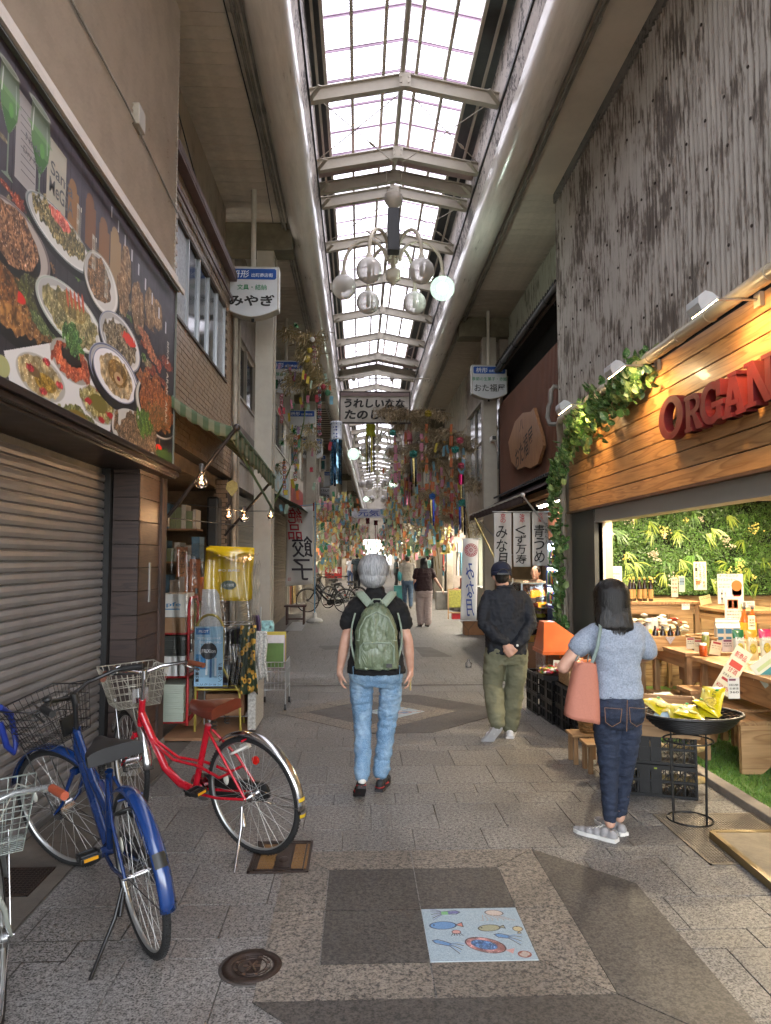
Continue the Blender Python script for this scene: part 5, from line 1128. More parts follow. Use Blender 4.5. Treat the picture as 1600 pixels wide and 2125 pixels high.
for i in range(3):bottle('far_sauce_bottle',2.88+i*.05,8.7,1.10,.25,.022,m_soy,m_capg,m_lab,'sauce bottle on the small shelf beyond the woman in grey','sauce bottles beyond the woman in grey')
b=MB();b.box((2.85,8.55,1.075),(3.03,8.85,1.10));b.box((2.86,8.6,.0),(2.9,8.8,1.074));solo('side_shelf',b,m_tw,'narrow wooden side shelf just inside the shop frame','shelf')
for i in range(2):bottle('juice_bottle',4.25+i*.09-.1+.0,7.7,.80,.34,.040,mat('orange_juice','#c4571a',.15,coat=.6),m_capd,mat('yellow_label','#c9a12c',.5),['tall orange juice bottle on the left under the right shelf','tall orange juice bottle on the right under the right shelf'][i],None,.4)
bench('back_table','table under the orange juice bottles',3.95,7.45,4.9,7.9,.80)
# milk cartons
def carton(x,y,z,w,h,a,label,grp):
    t=thing('milk_carton',label,'carton',(x,y,z),grp);M=T(x,y,z)@RZ(a)
    b=MB();b.box((-w/2,-w/2,0),(w/2,w/2,h),0,M);b.add([(-w/2,-w/2,h),(w/2,-w/2,h),(w/2,w/2,h),(-w/2,w/2,h),(-w/2,0,h+w*.5),(w/2,0,h+w*.5)],[(0,1,5,4),(3,4,5,2),(0,4,3),(1,2,5)],0,False,M);b.box((-w/2,-.003,h+w*.48),(w/2,.003,h+w*.75),0,M);b.build('carton_body',m_paper,t)
    b=MB();Mf_=M@T(0,-w/2-.001,0)@FRONT;b.box((-w*.4,h*.75,0),(w*.4,h*.95,.0006),0,Mf_);b.box((-w*.35,h*.48,0),(w*.35,h*.62,.0006),0,Mf_);b.build('blue_print',mat('ink_3f7ea8','#3f7ea8',.5),t)
    b=MB();b.box((-w*.22,h*.06,0),(w*.22,h*.3,.0006),0,Mf_);b.build('glass_picture',mat('ink_4a1d14','#4a1d14',.5),t)
for i in range(3):carton(3.33+i*.075,6.62,.80,.068,.22,-8,['left milk carton of the front three','middle milk carton of the front three','right milk carton of the front three'][i]+' with blue print','milk cartons')
for i in range(3):carton(3.40+i*.075,6.76,.80,.068,.24,-8,'white carton in the rear row behind the milk cartons','rear milk cartons')
# pouches in the front row
def pouch(x,y,z,w,h,a,top,body,label,txt='',lean=-8,name='snack_pouch',grp=None):
    t=thing(name,label,'packet',(x,y,z),grp);M=T(x,y,z)@RZ(a)@RX(lean)
    def fn(u,v):
        e=math.sin(math.pi*u)**.6*math.sin(math.pi*min(1,v*1.0))**.5 if 0<v<1 else 0
        return(-w/2+w*u,-.022*e,h*v)
    b=MB();b.surf(fn,12,12,0,True,M);b.surf(lambda u,v:(fn(u,v)[0],-fn(u,v)[1],fn(u,v)[2]),12,12,0,True,M);b.build('bag',body,t)
    if top:b=MB();b.surf(lambda u,v:(fn(u,.72+.28*v)[0],fn(u,.72+.28*v)[1]-.002,fn(u,.72+.28*v)[2]),10,4,0,True,M);b.build('bag_top',top,t)
    b=MB();b.ball((0,-.023,h*.40),(w*.30,.004,h*.17),14,8,0,M);b.build('picture',mat('pouch_pic_%s'%name,'#a9962c',.5,var=.5,scale=60),t)
    if txt:tx=MB();text(tx,txt,w*.7,h*.12,M@T(0,-.028,h*.7)@FRONT);tx.build('print',mat('ink_f0efe8','#f0efe8',.5),t)
    return t
P_=lambda n,c:mat(n,c,.3,var=.12,scale=10,coat=.4)
pouch(3.18,5.98,.80,.095,.26,-5,P_('pouch_green','#1f6a3c'),P_('pouch_clear','#b9b6a6'),'snack pouch with a dark green top and leafy picture, leftmost of the row','KALE',grp='snack pouches')
pouch(3.30,6.0,.80,.095,.25,-5,P_('pouch_yellow','#c2982c'),P_('pouch_cream','#c8b98a'),'snack pouch with a mustard yellow top, second of the row','PINE',grp='snack pouches')
pouch(3.42,6.0,.80,.10,.26,-5,P_('pouch_pink','#c02a62'),P_('pouch_pale','#bfc0ac'),'snack pouch with a hot pink top','MANGO',grp='snack pouches')
pouch(3.53,5.9,.79,.11,.28,5,P_('pouch_red','#b9201e'),P_('pouch_redwhite','#c48a80'),'red and white coconut snack pouch at the right edge','CocoX',grp='snack pouches')
for i in range(2):pouch(4.3+i*.12,8.3,1.08,.11,.22,0,None,P_('pouch_greenwhite','#8fae7c'),'green and white packet on the raised right shelf','',grp='packets on the right shelf')
for i,(x,y)in enumerate(((3.06,7.45),(3.14,7.5),(3.24,7.48))):pouch(x,y+.1,.77,.085,.26,10*i-8,None,P_('silver_pouch','#a3a7a4'),['upright silver patterned pouch, left','upright silver patterned pouch, middle','upright silver patterned pouch, right'][i]+', behind the dark bottles','',grp='silver pouches')
# jar and glass packs
for i,(x,y,c_,lb)in enumerate(((3.02,6.3,'#c0511c','orange jar with white lid in front of the basket'),(3.10,6.42,'#8a8f4a','tall jar of dried leaves beside the orange jar'))):
    t=thing('jar',lb,'jar',(x,y,.80));M=T(x,y,.80);b=MB();h_=.10+.08*i;b.lathe([(0,0),(.034,.002),(.034,h_*.85),(.025,h_),(0,h_)],16,0,M);b.build('glass',mat('jar%d'%i,c_,.15,var=.3,scale=40,coat=.5),t);b=MB();b.lathe([(.028,h_-.01),(.028,h_+.012),(0,h_+.012)],16,0,M);b.build('lid',m_white,t)
def wicker(name,cx,cy_,z,r0,r1,h,m,label,cat='basket',el=1.0,rows=12,staves=36):
    t=thing(name,label,cat,(cx,cy_,z));b=MB()
    for i in range(rows):
        v=i/(rows-1);rr=r0+(r1-r0)*v**.6;b.tube([(cx+(rr+.004*(1 if(j+i)%2 else-1))*math.cos(2*math.pi*j/staves),cy_+el*(rr+.004*(1 if(j+i)%2 else-1))*math.sin(2*math.pi*j/staves),z+h*v)for j in range(staves)],h/rows*.62,5,0,True)
    b.lathe([(0,z),(r0,z),(r0*.99,z+.004),(0,z+.004)],24,0,T(cx,cy_,0)@Matrix.Diagonal((1,el,1,1)))
    o=b.build('weave',m,t);o['kind']='stuff'
    b=MB();b.tube([(cx+r1*1.02*math.cos(2*math.pi*j/40),cy_+el*r1*1.02*math.sin(2*math.pi*j/40),z+h)for j in range(40)],.011,8,0,True);b.build('rim',m,t);return t
m_wick=mat('tan_wicker','#8a6a40',.6,var=.3,scale=40)
wicker('tan_basket',3.28,6.42+.35,.80+.0,.13,.17,.12,m_wick,'tan wicker basket of packets in the middle of the shop table',rows=8)
# heap of white packets
t=thing('packet_heap','heap of small white packed goods on the shop table behind the bottles','packets',(3.2,8.0,.77));rnd=random.Random(12)
for i in range(130):
    x,y=rnd.uniform(2.84,3.5),rnd.uniform(7.55,8.2);z=.80+rnd.uniform(0,.22);M=T(x,y,z)@RZ(rnd.uniform(0,180))@RX(rnd.uniform(-40,40));b=MB();b.ball((0,0,0),(.045,.03,.014),8,6,0,M);b.build('packet',mat('heap%d'%(i%5),('#c4bda8','#b8a888','#cfcfc8','#a8321f','#b9b4a0')[i%5],.4,coat=.3),t)
# price cards and posters
J='#3a332c';RD='#b5282c'
def card(u,v,Y,w,h,lines,label,a=0,tilt=0,c='#d8cfb4',name='price_card',roll=0,grp='handwritten price cards in the shop'):
    p_=at(u,v,Y);return flat(name,w,h,T(*p_)@RZ(a)@RX(tilt)@FRONT@RZ(roll),c,label,'sign',lines,grp=grp)
scr=lambda w,h,s,c=J:[(x,0,h*(.38-.2*i),w*.8,h*.12,c)for i,x in enumerate(s)]
card(1265,1194,8.6,.30,.22,[('#',-.075,-.0,.13,.10,'#2a5f3a'),('JAS',-.075,0,.07,.04,'#dfe6dc'),('有機認証',.07,.02,.12,.022,'#5a6a5c'),('お店です',.07,-.02,.12,.022,'#5a6a5c'),('#',.0,-.07,.26,.008,'#8a8f86')],'cream sign with a green square mark beside the shop frame',name='shop_sign',grp=None)
card(1400,1219,8.2,.075,.22,scr(.075,.22,['有機','玄米','味噌','580'],RD),'tall narrow price card left of the gold capped bottles')
card(1415,1212,8.25,.07,.18,[('#',0,.03,.06,.09,'#7c93a8')]+scr(.07,.15,['','特選'],J),'small blue tinted card just behind the gold capped bottles')
card(1453,1195,8.4,.15,.33,[('オーガニック',-.045,.0,.03,.30,J),('むじょうゆ',.0,.03,.03,.24,J),('じっくり',.045,.06,.025,.18,J),('#',-.03,-.08,.05,.05,'#a86a42'),('熟成',.045,-.10,.03,.08,J)],'tall cream poster with brush writing above the bottles',name='shop_poster',grp=None)
card(1464,1245,8.1,.13,.10,scr(.13,.10,['しょうゆ','税込480'],J),'slanted yellow card by the gold capped bottles',roll=12,c='#d9cf96')
card(1423,1259,8.05,.09,.065,scr(.09,.07,['有機','480円'],RD),'white card clipped to the raised shelf edge',c='#d6d4cc')
card(1516,1222,7.9,.29,.33,[('オーガニック',-.02,.145,.22,.028,'#7a4a3a'),('アイスコーヒー',-.04,.10,.20,.03,'#7a3a2a'),('水出しでまろやか',-.07,.05,.12,.018,J),('香り高い一杯',-.07,.02,.12,.018,J),('コーヒー豆',-.10,-.08,.02,.14,J),('氷出し',-.06,-.09,.02,.12,J),('#',.07,.0,.11,.14,'#b8b0a4'),('o',.07,.035,.12,.1,'#b8703a'),('#',.07,-.02,.105,.09,'#5a1512'),('#',.07,-.075,.08,.02,'#8a2a20')],'large coffee poster with a glass of dark red drink',name='shop_poster',c='#d2d0cc',grp=None)
card(1521,1263,7.85,.18,.265,[('#',0,.05,.12,.10,'#8a4f38'),('#',-.03,.05,.04,.08,'#c9a888'),('#',.03,.05,.04,.08,'#c49a78'),('お得セット',0,-.03,.14,.022,J),('詰め合わせ',0,-.065,.14,.02,RD),('ギフト承ります',0,-.10,.14,.018,J)],'poster with four framed pictures below the coffee poster',name='shop_poster',c='#d6d2c6',grp=None)
card(1553,1254,7.8,.14,.07,[('#',-.045,0,.03,.045,'#77736c'),('有機だし',.02,.012,.07,.02,J),('640円',.025,-.015,.06,.018,RD)],'white card with a small square on the plank ledge',c='#cfcdc8')
card(1560,1292,7.6,.075,.15,scr(.075,.15,['','番茶','焙煎','380'],J),'cream card hanging under the right shelf')
card(1433,1335,6.48,.075,.10,[('#',0,.038,.06,.016,'#9a2f38')]+scr(.07,.09,['','きなこ','320円'],J),'first price card on the tray edge below the milk cartons',c='#c9c4b0')
card(1449,1340,6.48,.075,.11,[('#',0,.042,.06,.016,'#9a2f38')]+scr(.07,.09,['','もち麦','430円'],J),'second price card on the tray edge below the milk cartons')
card(1486,1345,6.3,.10,.12,[('#',0,.045,.07,.018,'#9a2f38')]+scr(.1,.10,['','おやつに','ナッツ'],J),'cream leaning price card in front of the wicker basket',roll=-12)
card(1510,1340,6.2,.095,.11,[('#',0,.042,.07,.016,'#6a2f58')]+scr(.09,.10,['','ゆず茶','780円'],J),'pale mauve price card in front of the jars',c='#b9b4bc')
card(1520,1392,5.5,.14,.38,[('新商品',0,.13,.10,.05,RD),('#',0,.05,.10,.05,'#c0483c'),('甘酒',0,.0,.08,.04,RD),('玄米あまざけ',0,-.05,.11,.025,J),('#',.0,-.085,.09,.02,'#a83a3a'),('¥520',-.03,-.145,.055,.03,RD),('¥590',.035,-.145,.055,.03,RD)],'long red lettered price sheet hanging askew at the table corner',name='price_sheet',roll=-33,grp=None)
card(1523,1428,5.2,.085,.15,[('#',-.01,.06,.05,.014,'#6a3a4a')]+scr(.085,.13,['','国産','生姜湯','360'],J),'white clipped price card above the basket stand',c='#c9c7c0')
card(1578,1397,5.6,.11,.12,[('#',-.01,.045,.06,.016,'#9a2f38')]+scr(.11,.11,['','カレー','540円'],J),'cream price card on the table edge near the right border')
card(1600,1385,5.4,.26,.20,[('#',0,-.02,.22,.05,'#3f7f86'),('#',.0,.04,.2,.03,'#a8b98a')],'glossy leaflet with green and blue stripes at the right border',roll=35,name='leaflet',c='#c2c6b8',grp=None)
p_=at(1395,1448,5.3);pouch(p_.x,p_.y,p_.z-.03,.16,.12,20,None,P_('silver_bag','#a9b3ae'),'silver bag with a red strip lying behind the basket stand','',lean=-65,name='silver_bag')
# kraft boxes under the table
for i,(x,z)in enumerate(((3.0,.55),(3.12,.56))):b=MB();b.box((x,6.55,.53),(x+.11,6.75,.72));solo('kraft_box',b,m_card,['kraft box on the left under the middle table','kraft box on the right under the middle table'][i],'box')
for i in range(3):b=MB();b.box((2.9+i*.25,7.0+.05*i,.04),(3.1+i*.25,7.3,.34));solo('wooden_case',b,m_twx,['wooden case under the tables, left','wooden case under the tables, middle','wooden case under the tables, right'][i],'case',bev=.004)

# ------------------------------------------------ black folding crates
m_blk=mat('black_plastic','#0c0c0d',.35,var=.1,scale=4)
def crate_mesh(w,d,h,X=True):
    b=MB();t_=.012
    def face(M,L):
        b.box((0,0,0),(L,t_,.018),0,M);b.box((0,0,h-.03),(L,t_,h),0,M);b.box((0,0,h*.5-.008),(L,t_,h*.5+.008),0,M)
        n=max(4,int(L/.07))
        for i in range(n+1):x=(L-.01)*i/n;b.box((x,-.0015,.0),(x+.01,t_-.001,h-.001),0,M)
        for i in range(n):
            if abs(i-(n-1)/2)<.8:b.box((L*i/n+.01,.001,.02),(L*(i+1)/n,t_-.002,h-.03),0,M);continue
            x0,x1=L*i/n+.01,L*(i+1)/n
            for z0,z1 in((.018,h*.5-.008),(h*.5+.008,h-.03)):
                if X:b.beam(M@Vector((x0,.006,z0)),M@Vector((x1,.006,z1)),.006,.004);b.beam(M@Vector((x0,.006,z1)),M@Vector((x1,.006,z0)),.006,.004)
                for j in range(1,4):xx=x0+(x1-x0)*j/4;b.box((xx-.0015,.003,z0),(xx+.0015,.008,z1),0,M)
    face(Matrix.Identity(4),w);face(T(w,d,0)@RZ(180),w);face(T(0,d,0)@RZ(-90),d);face(T(w,0,0)@RZ(90),d)
    b.box((.01,.01,0),(w-.01,d-.01,.012));return b
cm=crate_mesh(.62,.42,.215)
def place_crate(me,x,y,z,a,label,grp,tags_=None):
    t=thing('plastic_crate',label,'crate',(x,y,z),grp);t.rotation_euler=(0,0,R(a));o=inst('crate_body',me,t);return t
me1=cm.mesh('crate_body',m_blk)
for i in range(2):
    t=place_crate(me1,1.74,5.19,.001+i*.222,-20,['lower black crate of the pair beneath the wooden box by the basket stand','upper black crate of the pair by the basket stand'][i],'black crates by the basket stand')
    b=MB();b.box((.34,-.003,.19),(.36,-.0015,.2));o=b.build('sticker',mat('lime_sticker','#9aa832',.5),None);o.parent=t
    for k in range(5):
        M=T(.1+.13*k,.2,.04+.0*k)@RZ(30*k);b=MB();b.ball((0,0,.04),(.05,.1,.03),8,6,0,M);o=b.build('contents',mat('crate_contents','#a08a5c',.6,var=.5,scale=30),None);o.parent=t
t=crate_box('light_wood_box',1.66,5.0,2.22,5.38,.446,.22,'light wooden box standing on the pair of black crates',m_twx,'box');t.location=(2.08,5.10,.446);t.rotation_euler=(0,0,R(-20))
me2=crate_mesh(.37,.40,.215,False).mesh('crate_body',m_blk)
lab=('nearest','second','third','fourth')
for i in range(4):
    for j in range(2):
        fx=2.02-.045*i;fy=6.42+.42*i
        place_crate(me2,fx,fy,.001+j*.218,3,'%s black crate in the %s stack of the crate row by the sweet shop'%(('lower','upper')[j],lab[i]),'black crates in the row')
# open top crates with snacks
me3=crate_mesh(.36,.38,.20,False)
b=MB()
for(M,L)in((Matrix.Identity(4),.36),(T(.36,.38,0)@RZ(180),.36),(T(0,.38,0)@RZ(-90),.38),(T(.36,0,0)@RZ(90),.38)):
    n=9
    for i in range(n+1):x=(L-.012)*i/n;b.box((x,0,0),(x+.012,.010,.24),0,M)
    for i in range(7):b.box((0,-.001,i*.038),(L,.009,i*.038+.013),0,M)
b.box((0.01,.01,0),(.35,.37,.01));me3=b.mesh('crate_body',m_blk)
place_crate(me3,2.03,6.44,.44,3,'square holed black crate full of white snack bags on top of the nearest stack',None)
rnd=random.Random(6)
for i in range(9):
    x,y=2.10+.1*(i%3)+rnd.uniform(-.02,.02),6.52+.1*(i//3)+rnd.uniform(-.02,.02)
    pouch(x,y,.52,.15,.21,rnd.uniform(-50,50),None,P_('white_snack','#b9b6b0')if i%3 else P_('orange_snack','#b5602c'),'white snack bag with brown cracker pictures in the holed black crate','せんべい' if i<4 else '',lean=rnd.uniform(-40,10),name='cracker_bag',grp='cracker bags in the holed crate')
crate_box('light_wood_box',1.99,6.87,2.36,7.22,.44,.17,'light wooden box with papers on the second crate stack',m_twx,'box')
# orange kiosk and candies
t=thing('orange_candy_box','orange plastic candy bin with a sloping roof lid','display bin',(2.1,7.55,.44))
M=T(1.90,7.45,.44);b=MB()
b.add([(0,0,.26),(.55,0,.26),(.55,.42,.26),(0,.42,.26),(.04,.12,.55),(.04,.32,.55),(.16,.12,.55),(.16,.32,.55)],[(0,1,6,4),(1,2,7,6),(2,3,5,7),(3,0,4,5),(4,6,7,5),(0,3,2,1)],0,False,M);b.box((-.01,-.01,.225),(.56,.43,.262),0,M);b.build('lid',mat('orange_plastic','#c65a12',.35,coat=.3),t)
b=MB();b.box((.02,.0,.0),(.54,.42,.22),0,M);b.build('clear_front',film('orange_clear',(.95,.6,.42),.2,.1),t)
tx=MB();Mx=M@T(.38,-.003,.13)@FRONT;
for k in range(3):
    b=MB();b.box((-.045,-.05,0),(.045,.05,.003),0,M@T(.14+.15*k,-.004,.12)@RZ(0)@FRONT@RZ(8*k-6));b.build('price_tag',m_paper,t)
    text(tx,('飴玉','大特価','百円')[k],.06,.06,M@T(.14+.15*k,-.0085,.12)@FRONT@RZ(8*k-6))
tx.build('print',mat('ink_a82222','#a82222',.5),t)
t=thing('candy_heap','heap of small wrapped candies in red, white and green on the crate tops','candy',(2.1,7.3,.5));rnd=random.Random(14)
for k,c_ in enumerate(('#b8282a','#c9c4bb','#b9a03a','#4f8a3a','#a85a7a')):
    b=MB()
    for i in range(34):x,y=rnd.uniform(1.86,2.36),rnd.uniform(7.24,7.50);M=T(x,y,.50+rnd.uniform(0,.05)+.12*max(0,(7.5-y))*0)@RZ(rnd.uniform(0,180))@RX(rnd.uniform(-50,50));b.ball((0,0,0),(.035,.02,.012),6,4,0,M)
    o=b.build('candies',mat('candy%d'%k,c_,.3,coat=.5),t);o['kind']='stuff'
b=MB();b.box((1.84,7.24,.44),(2.38,7.44,.485));solo('candy_tray',b,m_blk,'black tray under the candies','tray')
# stools with a wicker basket
for i,(u,v,s_)in enumerate(((1213,1592,1.0),(1245,1612,.95))):
    c=floor_at(u,v);c.x+=.03;c.y+=.05;t=thing('wooden_stool',['small light wood stool under the tan basket behind the tote bag','second small light wood stool, half hidden by the jeans'][i],'stool',c)
    zt=.24*s_;b=MB();b.box((c.x-.11,c.y-.0,zt-.022),(c.x+.14,c.y+.2,zt));b.build('seat',m_twx,t,bev=.004)
    for dx in(-.09,.10):
        for dy in(.015,.16):b=MB();b.box((c.x+dx,c.y+dy,0),(c.x+dx+.032,c.y+dy+.03,zt-.023));b.build('leg',m_twz,t)
c=floor_at(1213,1592);wicker('tan_basket',c.x+.10,c.y+.14,.242,.075,.10,.13,m_wick,'small tan wicker basket on the stool behind the tote bag',rows=8,staves=24)
# basket stand with yellow bags
t=wicker('basket_stand',2.13,4.62,.565,.18,.31,.10,mat('black_wicker','#101011',.4,var=.3,scale=40),'round black wicker tray on a thin metal stand filled with yellow bags','basket',.72,13,44)
b=MB();ring_=lambda z,r_,n=28:[(2.10+r_*math.cos(2*math.pi*j/n),4.62+r_*math.sin(2*math.pi*j/n),z)for j in range(n)]
b.tube(ring_(.008,.135),.006,6,0,True);b.tube(ring_(.50,.15),.006,6,0,True);b.build('ring',m_black,t)
for a in(20,110,200,290):b=MB();b.cyl((2.10+.135*math.cos(R(a)),4.62+.135*math.sin(R(a)),.008),(2.10+.15*math.cos(R(a)),4.62+.15*math.sin(R(a)),.52),.006,n=6);b.build('leg',m_black,t)
yb=mat('yellow_bag_film','#b5a90c',.28,var=.10,scale=8,coat=.6)
for i,(x,y,z,a,l,w_,h_)in enumerate(((2.04,4.50,.655,-12,-74,.19,.20),(1.99,4.62,.66,18,-70,.17,.20),(2.20,4.56,.655,-38,-55,.14,.27),(2.14,4.47,.665,62,-80,.13,.18),(2.28,4.55,.66,48,-62,.10,.18),(1.93,4.58,.65,-30,-80,.13,.16))):
    m_=yb if i<5 else mat('pale_blue_bag','#8fa9bd',.35)
    t=pouch(x,y,z,w_,h_,a,None,m_,['yellow snack bag lying at the front of the black basket','yellow snack bag lying at the back left of the black basket','yellow snack bag leaning up at the middle of the black basket','yellow snack bag lying crosswise at the front','narrow yellow bag leaning on the right rim','pale blue bag under the yellow ones at the left rim'][i],'',l,'yellow_bag' if i<5 else 'blue_bag','bags in the black basket')
    if i<5:
        M=T(x,y,z)@RZ(a)@RX(l);tx=MB();text(tx,'にがり',w_*.16,h_*.4,M@T(w_*.12,-.026,h_*.55)@FRONT,0,.02,vertical=True);text(tx,'塩こんぶ',w_*.3,h_*.08,M@T(-w_*.2,-.026,h_*.75)@FRONT);tx.build('print',mat('ink_35380f','#35380f',.5),t)
        b=MB();b.ball((w_*.2,-.024,h_*.82),(.012,.003,.012),8,5,0,M);b.build('green_mark',mat('ink_2f8a3c','#2f8a3c',.5),t)
# door mat at the right edge
t=thing('door_mat','worn beige entrance mat with brass edging at the lower right corner','mat',(2.4,3.2,0))
A_,B_=floor_at(1478,1742),floor_at(1640,1880);d=(B_-A_).normalized();n_=Vector((-d.y,d.x,0));n_=n_ if n_.x>0 else-n_
b=MB();q=[A_,A_+d*1.9,A_+d*1.9+n_*1.1,A_+n_*1.1];b.prism([(p.x,p.y)for p in q],.0,.045);b.build('mat_surface',mat('beige_mat','#8f8470',.9,var=.15,scale=9,bmp=.6,dirt=.25),t)
b=MB();b.beam(A_+Vector((0,0,.028)),A_+d*1.9+Vector((0,0,.028)),.03,.042);b.beam(A_+Vector((0,0,.028)),A_+n_*1.1+Vector((0,0,.028)),.03,.044);b.build('brass_edge',mat('brass_edge','#7c6a45',.35,metal=.6),t)

# ================================================================== SWEET SHOP beyond (brown ribbed wall)
Q=thing('sweet_shop','old sweet shop with brown ribbed upper wall, tiled eaves and a wooden name board','shop building',(3.2,12,0))
m_brib=mat('brown_ribbed_metal','#6e4634',.5,var=.1,scale=2,dirt=.2)
b=MB();yy=9.74
while yy<14.85:
    b.box((2.948,yy,2.95),(2.962,yy+.055,4.87));b.box((2.935,yy+.055,2.95),(2.962,yy+.078,4.87));yy+=.078
o=b.build('ribbed_cladding',m_brib,Q);o['kind']='stuff'
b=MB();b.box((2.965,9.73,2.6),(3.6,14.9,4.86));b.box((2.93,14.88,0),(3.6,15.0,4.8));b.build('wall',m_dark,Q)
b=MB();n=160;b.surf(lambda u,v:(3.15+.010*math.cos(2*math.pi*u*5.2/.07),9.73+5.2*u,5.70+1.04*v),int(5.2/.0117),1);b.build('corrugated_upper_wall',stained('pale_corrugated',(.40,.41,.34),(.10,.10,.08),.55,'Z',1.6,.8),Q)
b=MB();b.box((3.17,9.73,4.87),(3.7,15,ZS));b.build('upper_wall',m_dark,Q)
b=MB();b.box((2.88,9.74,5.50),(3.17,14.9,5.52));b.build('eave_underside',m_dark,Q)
b=MB();b.box((2.84,9.74,5.44),(2.88,14.95,5.53));b.build('eave_board',mat('eave_brown','#5e5046',.6),Q)
m_rtile=mat('dark_roof_tile','#3b3d3e',.45,var=.2,scale=5,dirt=.2)
tm=MB();tm.surf(lambda u,v:(-.03+.40*v,-.065+.13*u,.02+.045*math.sin(math.pi*u)+.24*v),8,1);tm.lathe([(0,0),(.045,.001),(.05,.02)],14,0,T(-.035,0,.03)@RY(-90));tme=tm.mesh('roof_tile',m_rtile)
for i in range(39):inst('roof_tile',tme,Q,T(2.82-3.2,9.80+i*.13-12,5.53))
g=thing('eaves_gutter','black half round gutter under the dark roof tiles of the sweet shop','gutter',(2.80,12,5.4))
b=MB();b.tube([(2.79,9.74,5.50),(2.79,15.0,5.47)],.05,12);b.build('gutter',m_black,g)
for y in(10.4,11.5,12.6,13.7):b=MB();b.tube([(2.79+.06*math.cos(R(a)),y,5.48+.06*math.sin(R(a)))for a in range(-200,40,24)]+[(2.9,y,5.40)],.008,5);b.build('bracket',m_black,g)
# lower tile edging and maroon awning
for i in range(36):inst('roof_tile',tme,Q,T(2.74-3.2,9.85+i*.13-12,2.86)@Matrix.Scale(1.4,4,(1,0,0))@Matrix.Scale(.36,4,(1,0,0))@Matrix.Scale(.45,4,(0,0,1)))
t=thing('maroon_awning','dark maroon cloth awning of the sweet shop with a metal arm','awning',(2.4,12,2.5));m_mar=mat('maroon_cloth','#2b1514',.8)
b=MB();b.surf(lambda u,v:(2.92-.72*v,9.6+4.7*u,2.88-.36*v-.03*math.sin(math.pi*v)),30,6);b.build('canopy',m_mar,t,solid=.004)
b=MB();b.surf(lambda u,v:(2.20+.004*math.sin(u*90),9.6+4.7*u,2.52-.12*v),60,2);b.build('valance',m_mar,t,solid=.004)
b=MB();b.cyl((2.2,9.58,2.52),(2.2,14.3,2.52),.016,n=8);b.build('front_bar',m_alu,t)
for y0,y1 in((9.62,9.75),(13.8,13.4)):b=MB();b.cyl((2.2,y0,2.50),(2.85,y1,1.72),.014,n=8);b.ball((2.2,y0,2.51),.03,10,8);b.build('arm',m_alu,t)
# wooden name board
t=thing('wooden_name_board','irregular carved wooden board with the name of the sweet shop','sign',(2.88,12.3,3.1))
pts=[atX(u,v,2.86)for u,v in((1058,918),(1072,875),(1088,857),(1105,854),(1111,846),(1117,868),(1128,905),(1131,925),(1120,962),(1104,972),(1092,968),(1078,975),(1064,958))]
b=MB();P2=[(-(p.y-12.3),p.z)for p in pts];Mw=T(2.88,12.3,0)@RZ(-90)@FRONT;b.prism(P2,0,.05,0,Mw);b.build('board',wood('name_board_wood',(.40,.20,.09),(.27,.12,.05),'Z',.8,.5,False),t,bev=.01)
tx=MB();Mt=Mw@T(0,3.62,.052);text(tx,'おた福屋',1.35,.42,Mt@T(.05,-.08,0)@RZ(10),0,.03);tx.build('lettering',mat('ink_1f1510','#1f1510',.6),t);tx=MB();text(tx,'八',.28,.20,Mt@T(-.1,.36,0));tx.build('crest',mat('ink_1f1510','#1f1510',.6),t)
# shop interior, counter case, noren banners
b=MB();b.box((4.6,9.73,0),(4.7,14.9,2.8));b.box((2.8,14.8,0),(4.6,14.88,2.8));b.box((2.8,9.73,0),(4.6,9.80,2.8));b.box((2.8,9.73,2.62),(4.6,14.9,2.70));b.build('interior_shell',mat('sweet_inside','#7a664a',.7,dirt=.3),Q)
t=thing('shop_tube_lamp','bright tube lamp under the sweet shop ceiling','lamp',(2.95,11.2,2.5));b=MB();b.box((2.86,10.2,2.50),(2.98,11.6,2.54));b.build('fitting',m_white,t);b=MB();b.cyl((2.92,10.22,2.48),(2.92,11.58,2.48),.015,n=8);b.build('tube',emis('tube_white','#fff2dc',9),t)
l=bpy.data.lights.new('shop_light','AREA');l.shape='RECTANGLE';l.size=.1;l.size_y=1.4;l.energy=6;l.color=(1,.85,.62);lo=bpy.data.objects.new('shop_light',l);link(lo);lo.parent=t;lo.location=(-.03,-.3,-.05)
t=thing('display_case','glass display case of sweets with the shopkeeper leaning on it','display case',(2.9,10.9,.1))
x0,x1,y0,y1=2.40,3.0,10.65,12.6
b=MB();b.box((x0,y0,.05),(x1,y1,.42));b.build('base',mat('case_wood','#6a4526',.5),t)
m_gl=film('case_glass',(.96,.98,.97),.06,.03)
b=MB();b.box((x0,y0,.42),(x1,y0+.006,1.28));b.box((x0,y0,.42),(x0+.006,y1,1.28));b.build('glass',m_gl,t)
b=MB();b.box((x0-.01,y0-.01,1.28),(x1,y1,1.30));b.build('glass_top',mat('case_top','#8f8a78',.15,coat=.5),t)
b=MB()
for x in(x0,x1-.02):
    for y in(y0,y1-.02):b.box((x-.004,y-.004,.42),(x+.02,y+.02,1.281))
b.build('posts',m_alu,t)
for z in(.62,.92):b=MB();b.box((x0+.01,y0+.01,z),(x1-.01,y1-.01,z+.01));b.build('shelf',m_gl if 0 else m_alu,t)
rnd=random.Random(3);
for z in(.63,.93,.425):
    for i in range(26):x,y=rnd.uniform(x0+.05,x1-.08),y0+.05+rnd.random()**1.5*1.2;b=MB();b.box((x,y,z),(x+.07,y+.07,z+rnd.uniform(.03,.09)));b.build('sweet_box',mat('sweet%d'%(i%6),('#c9a878','#b8b4a2','#a8462a','#c2862c','#7c8a4a','#cfcabb')[i%6],.5),t)
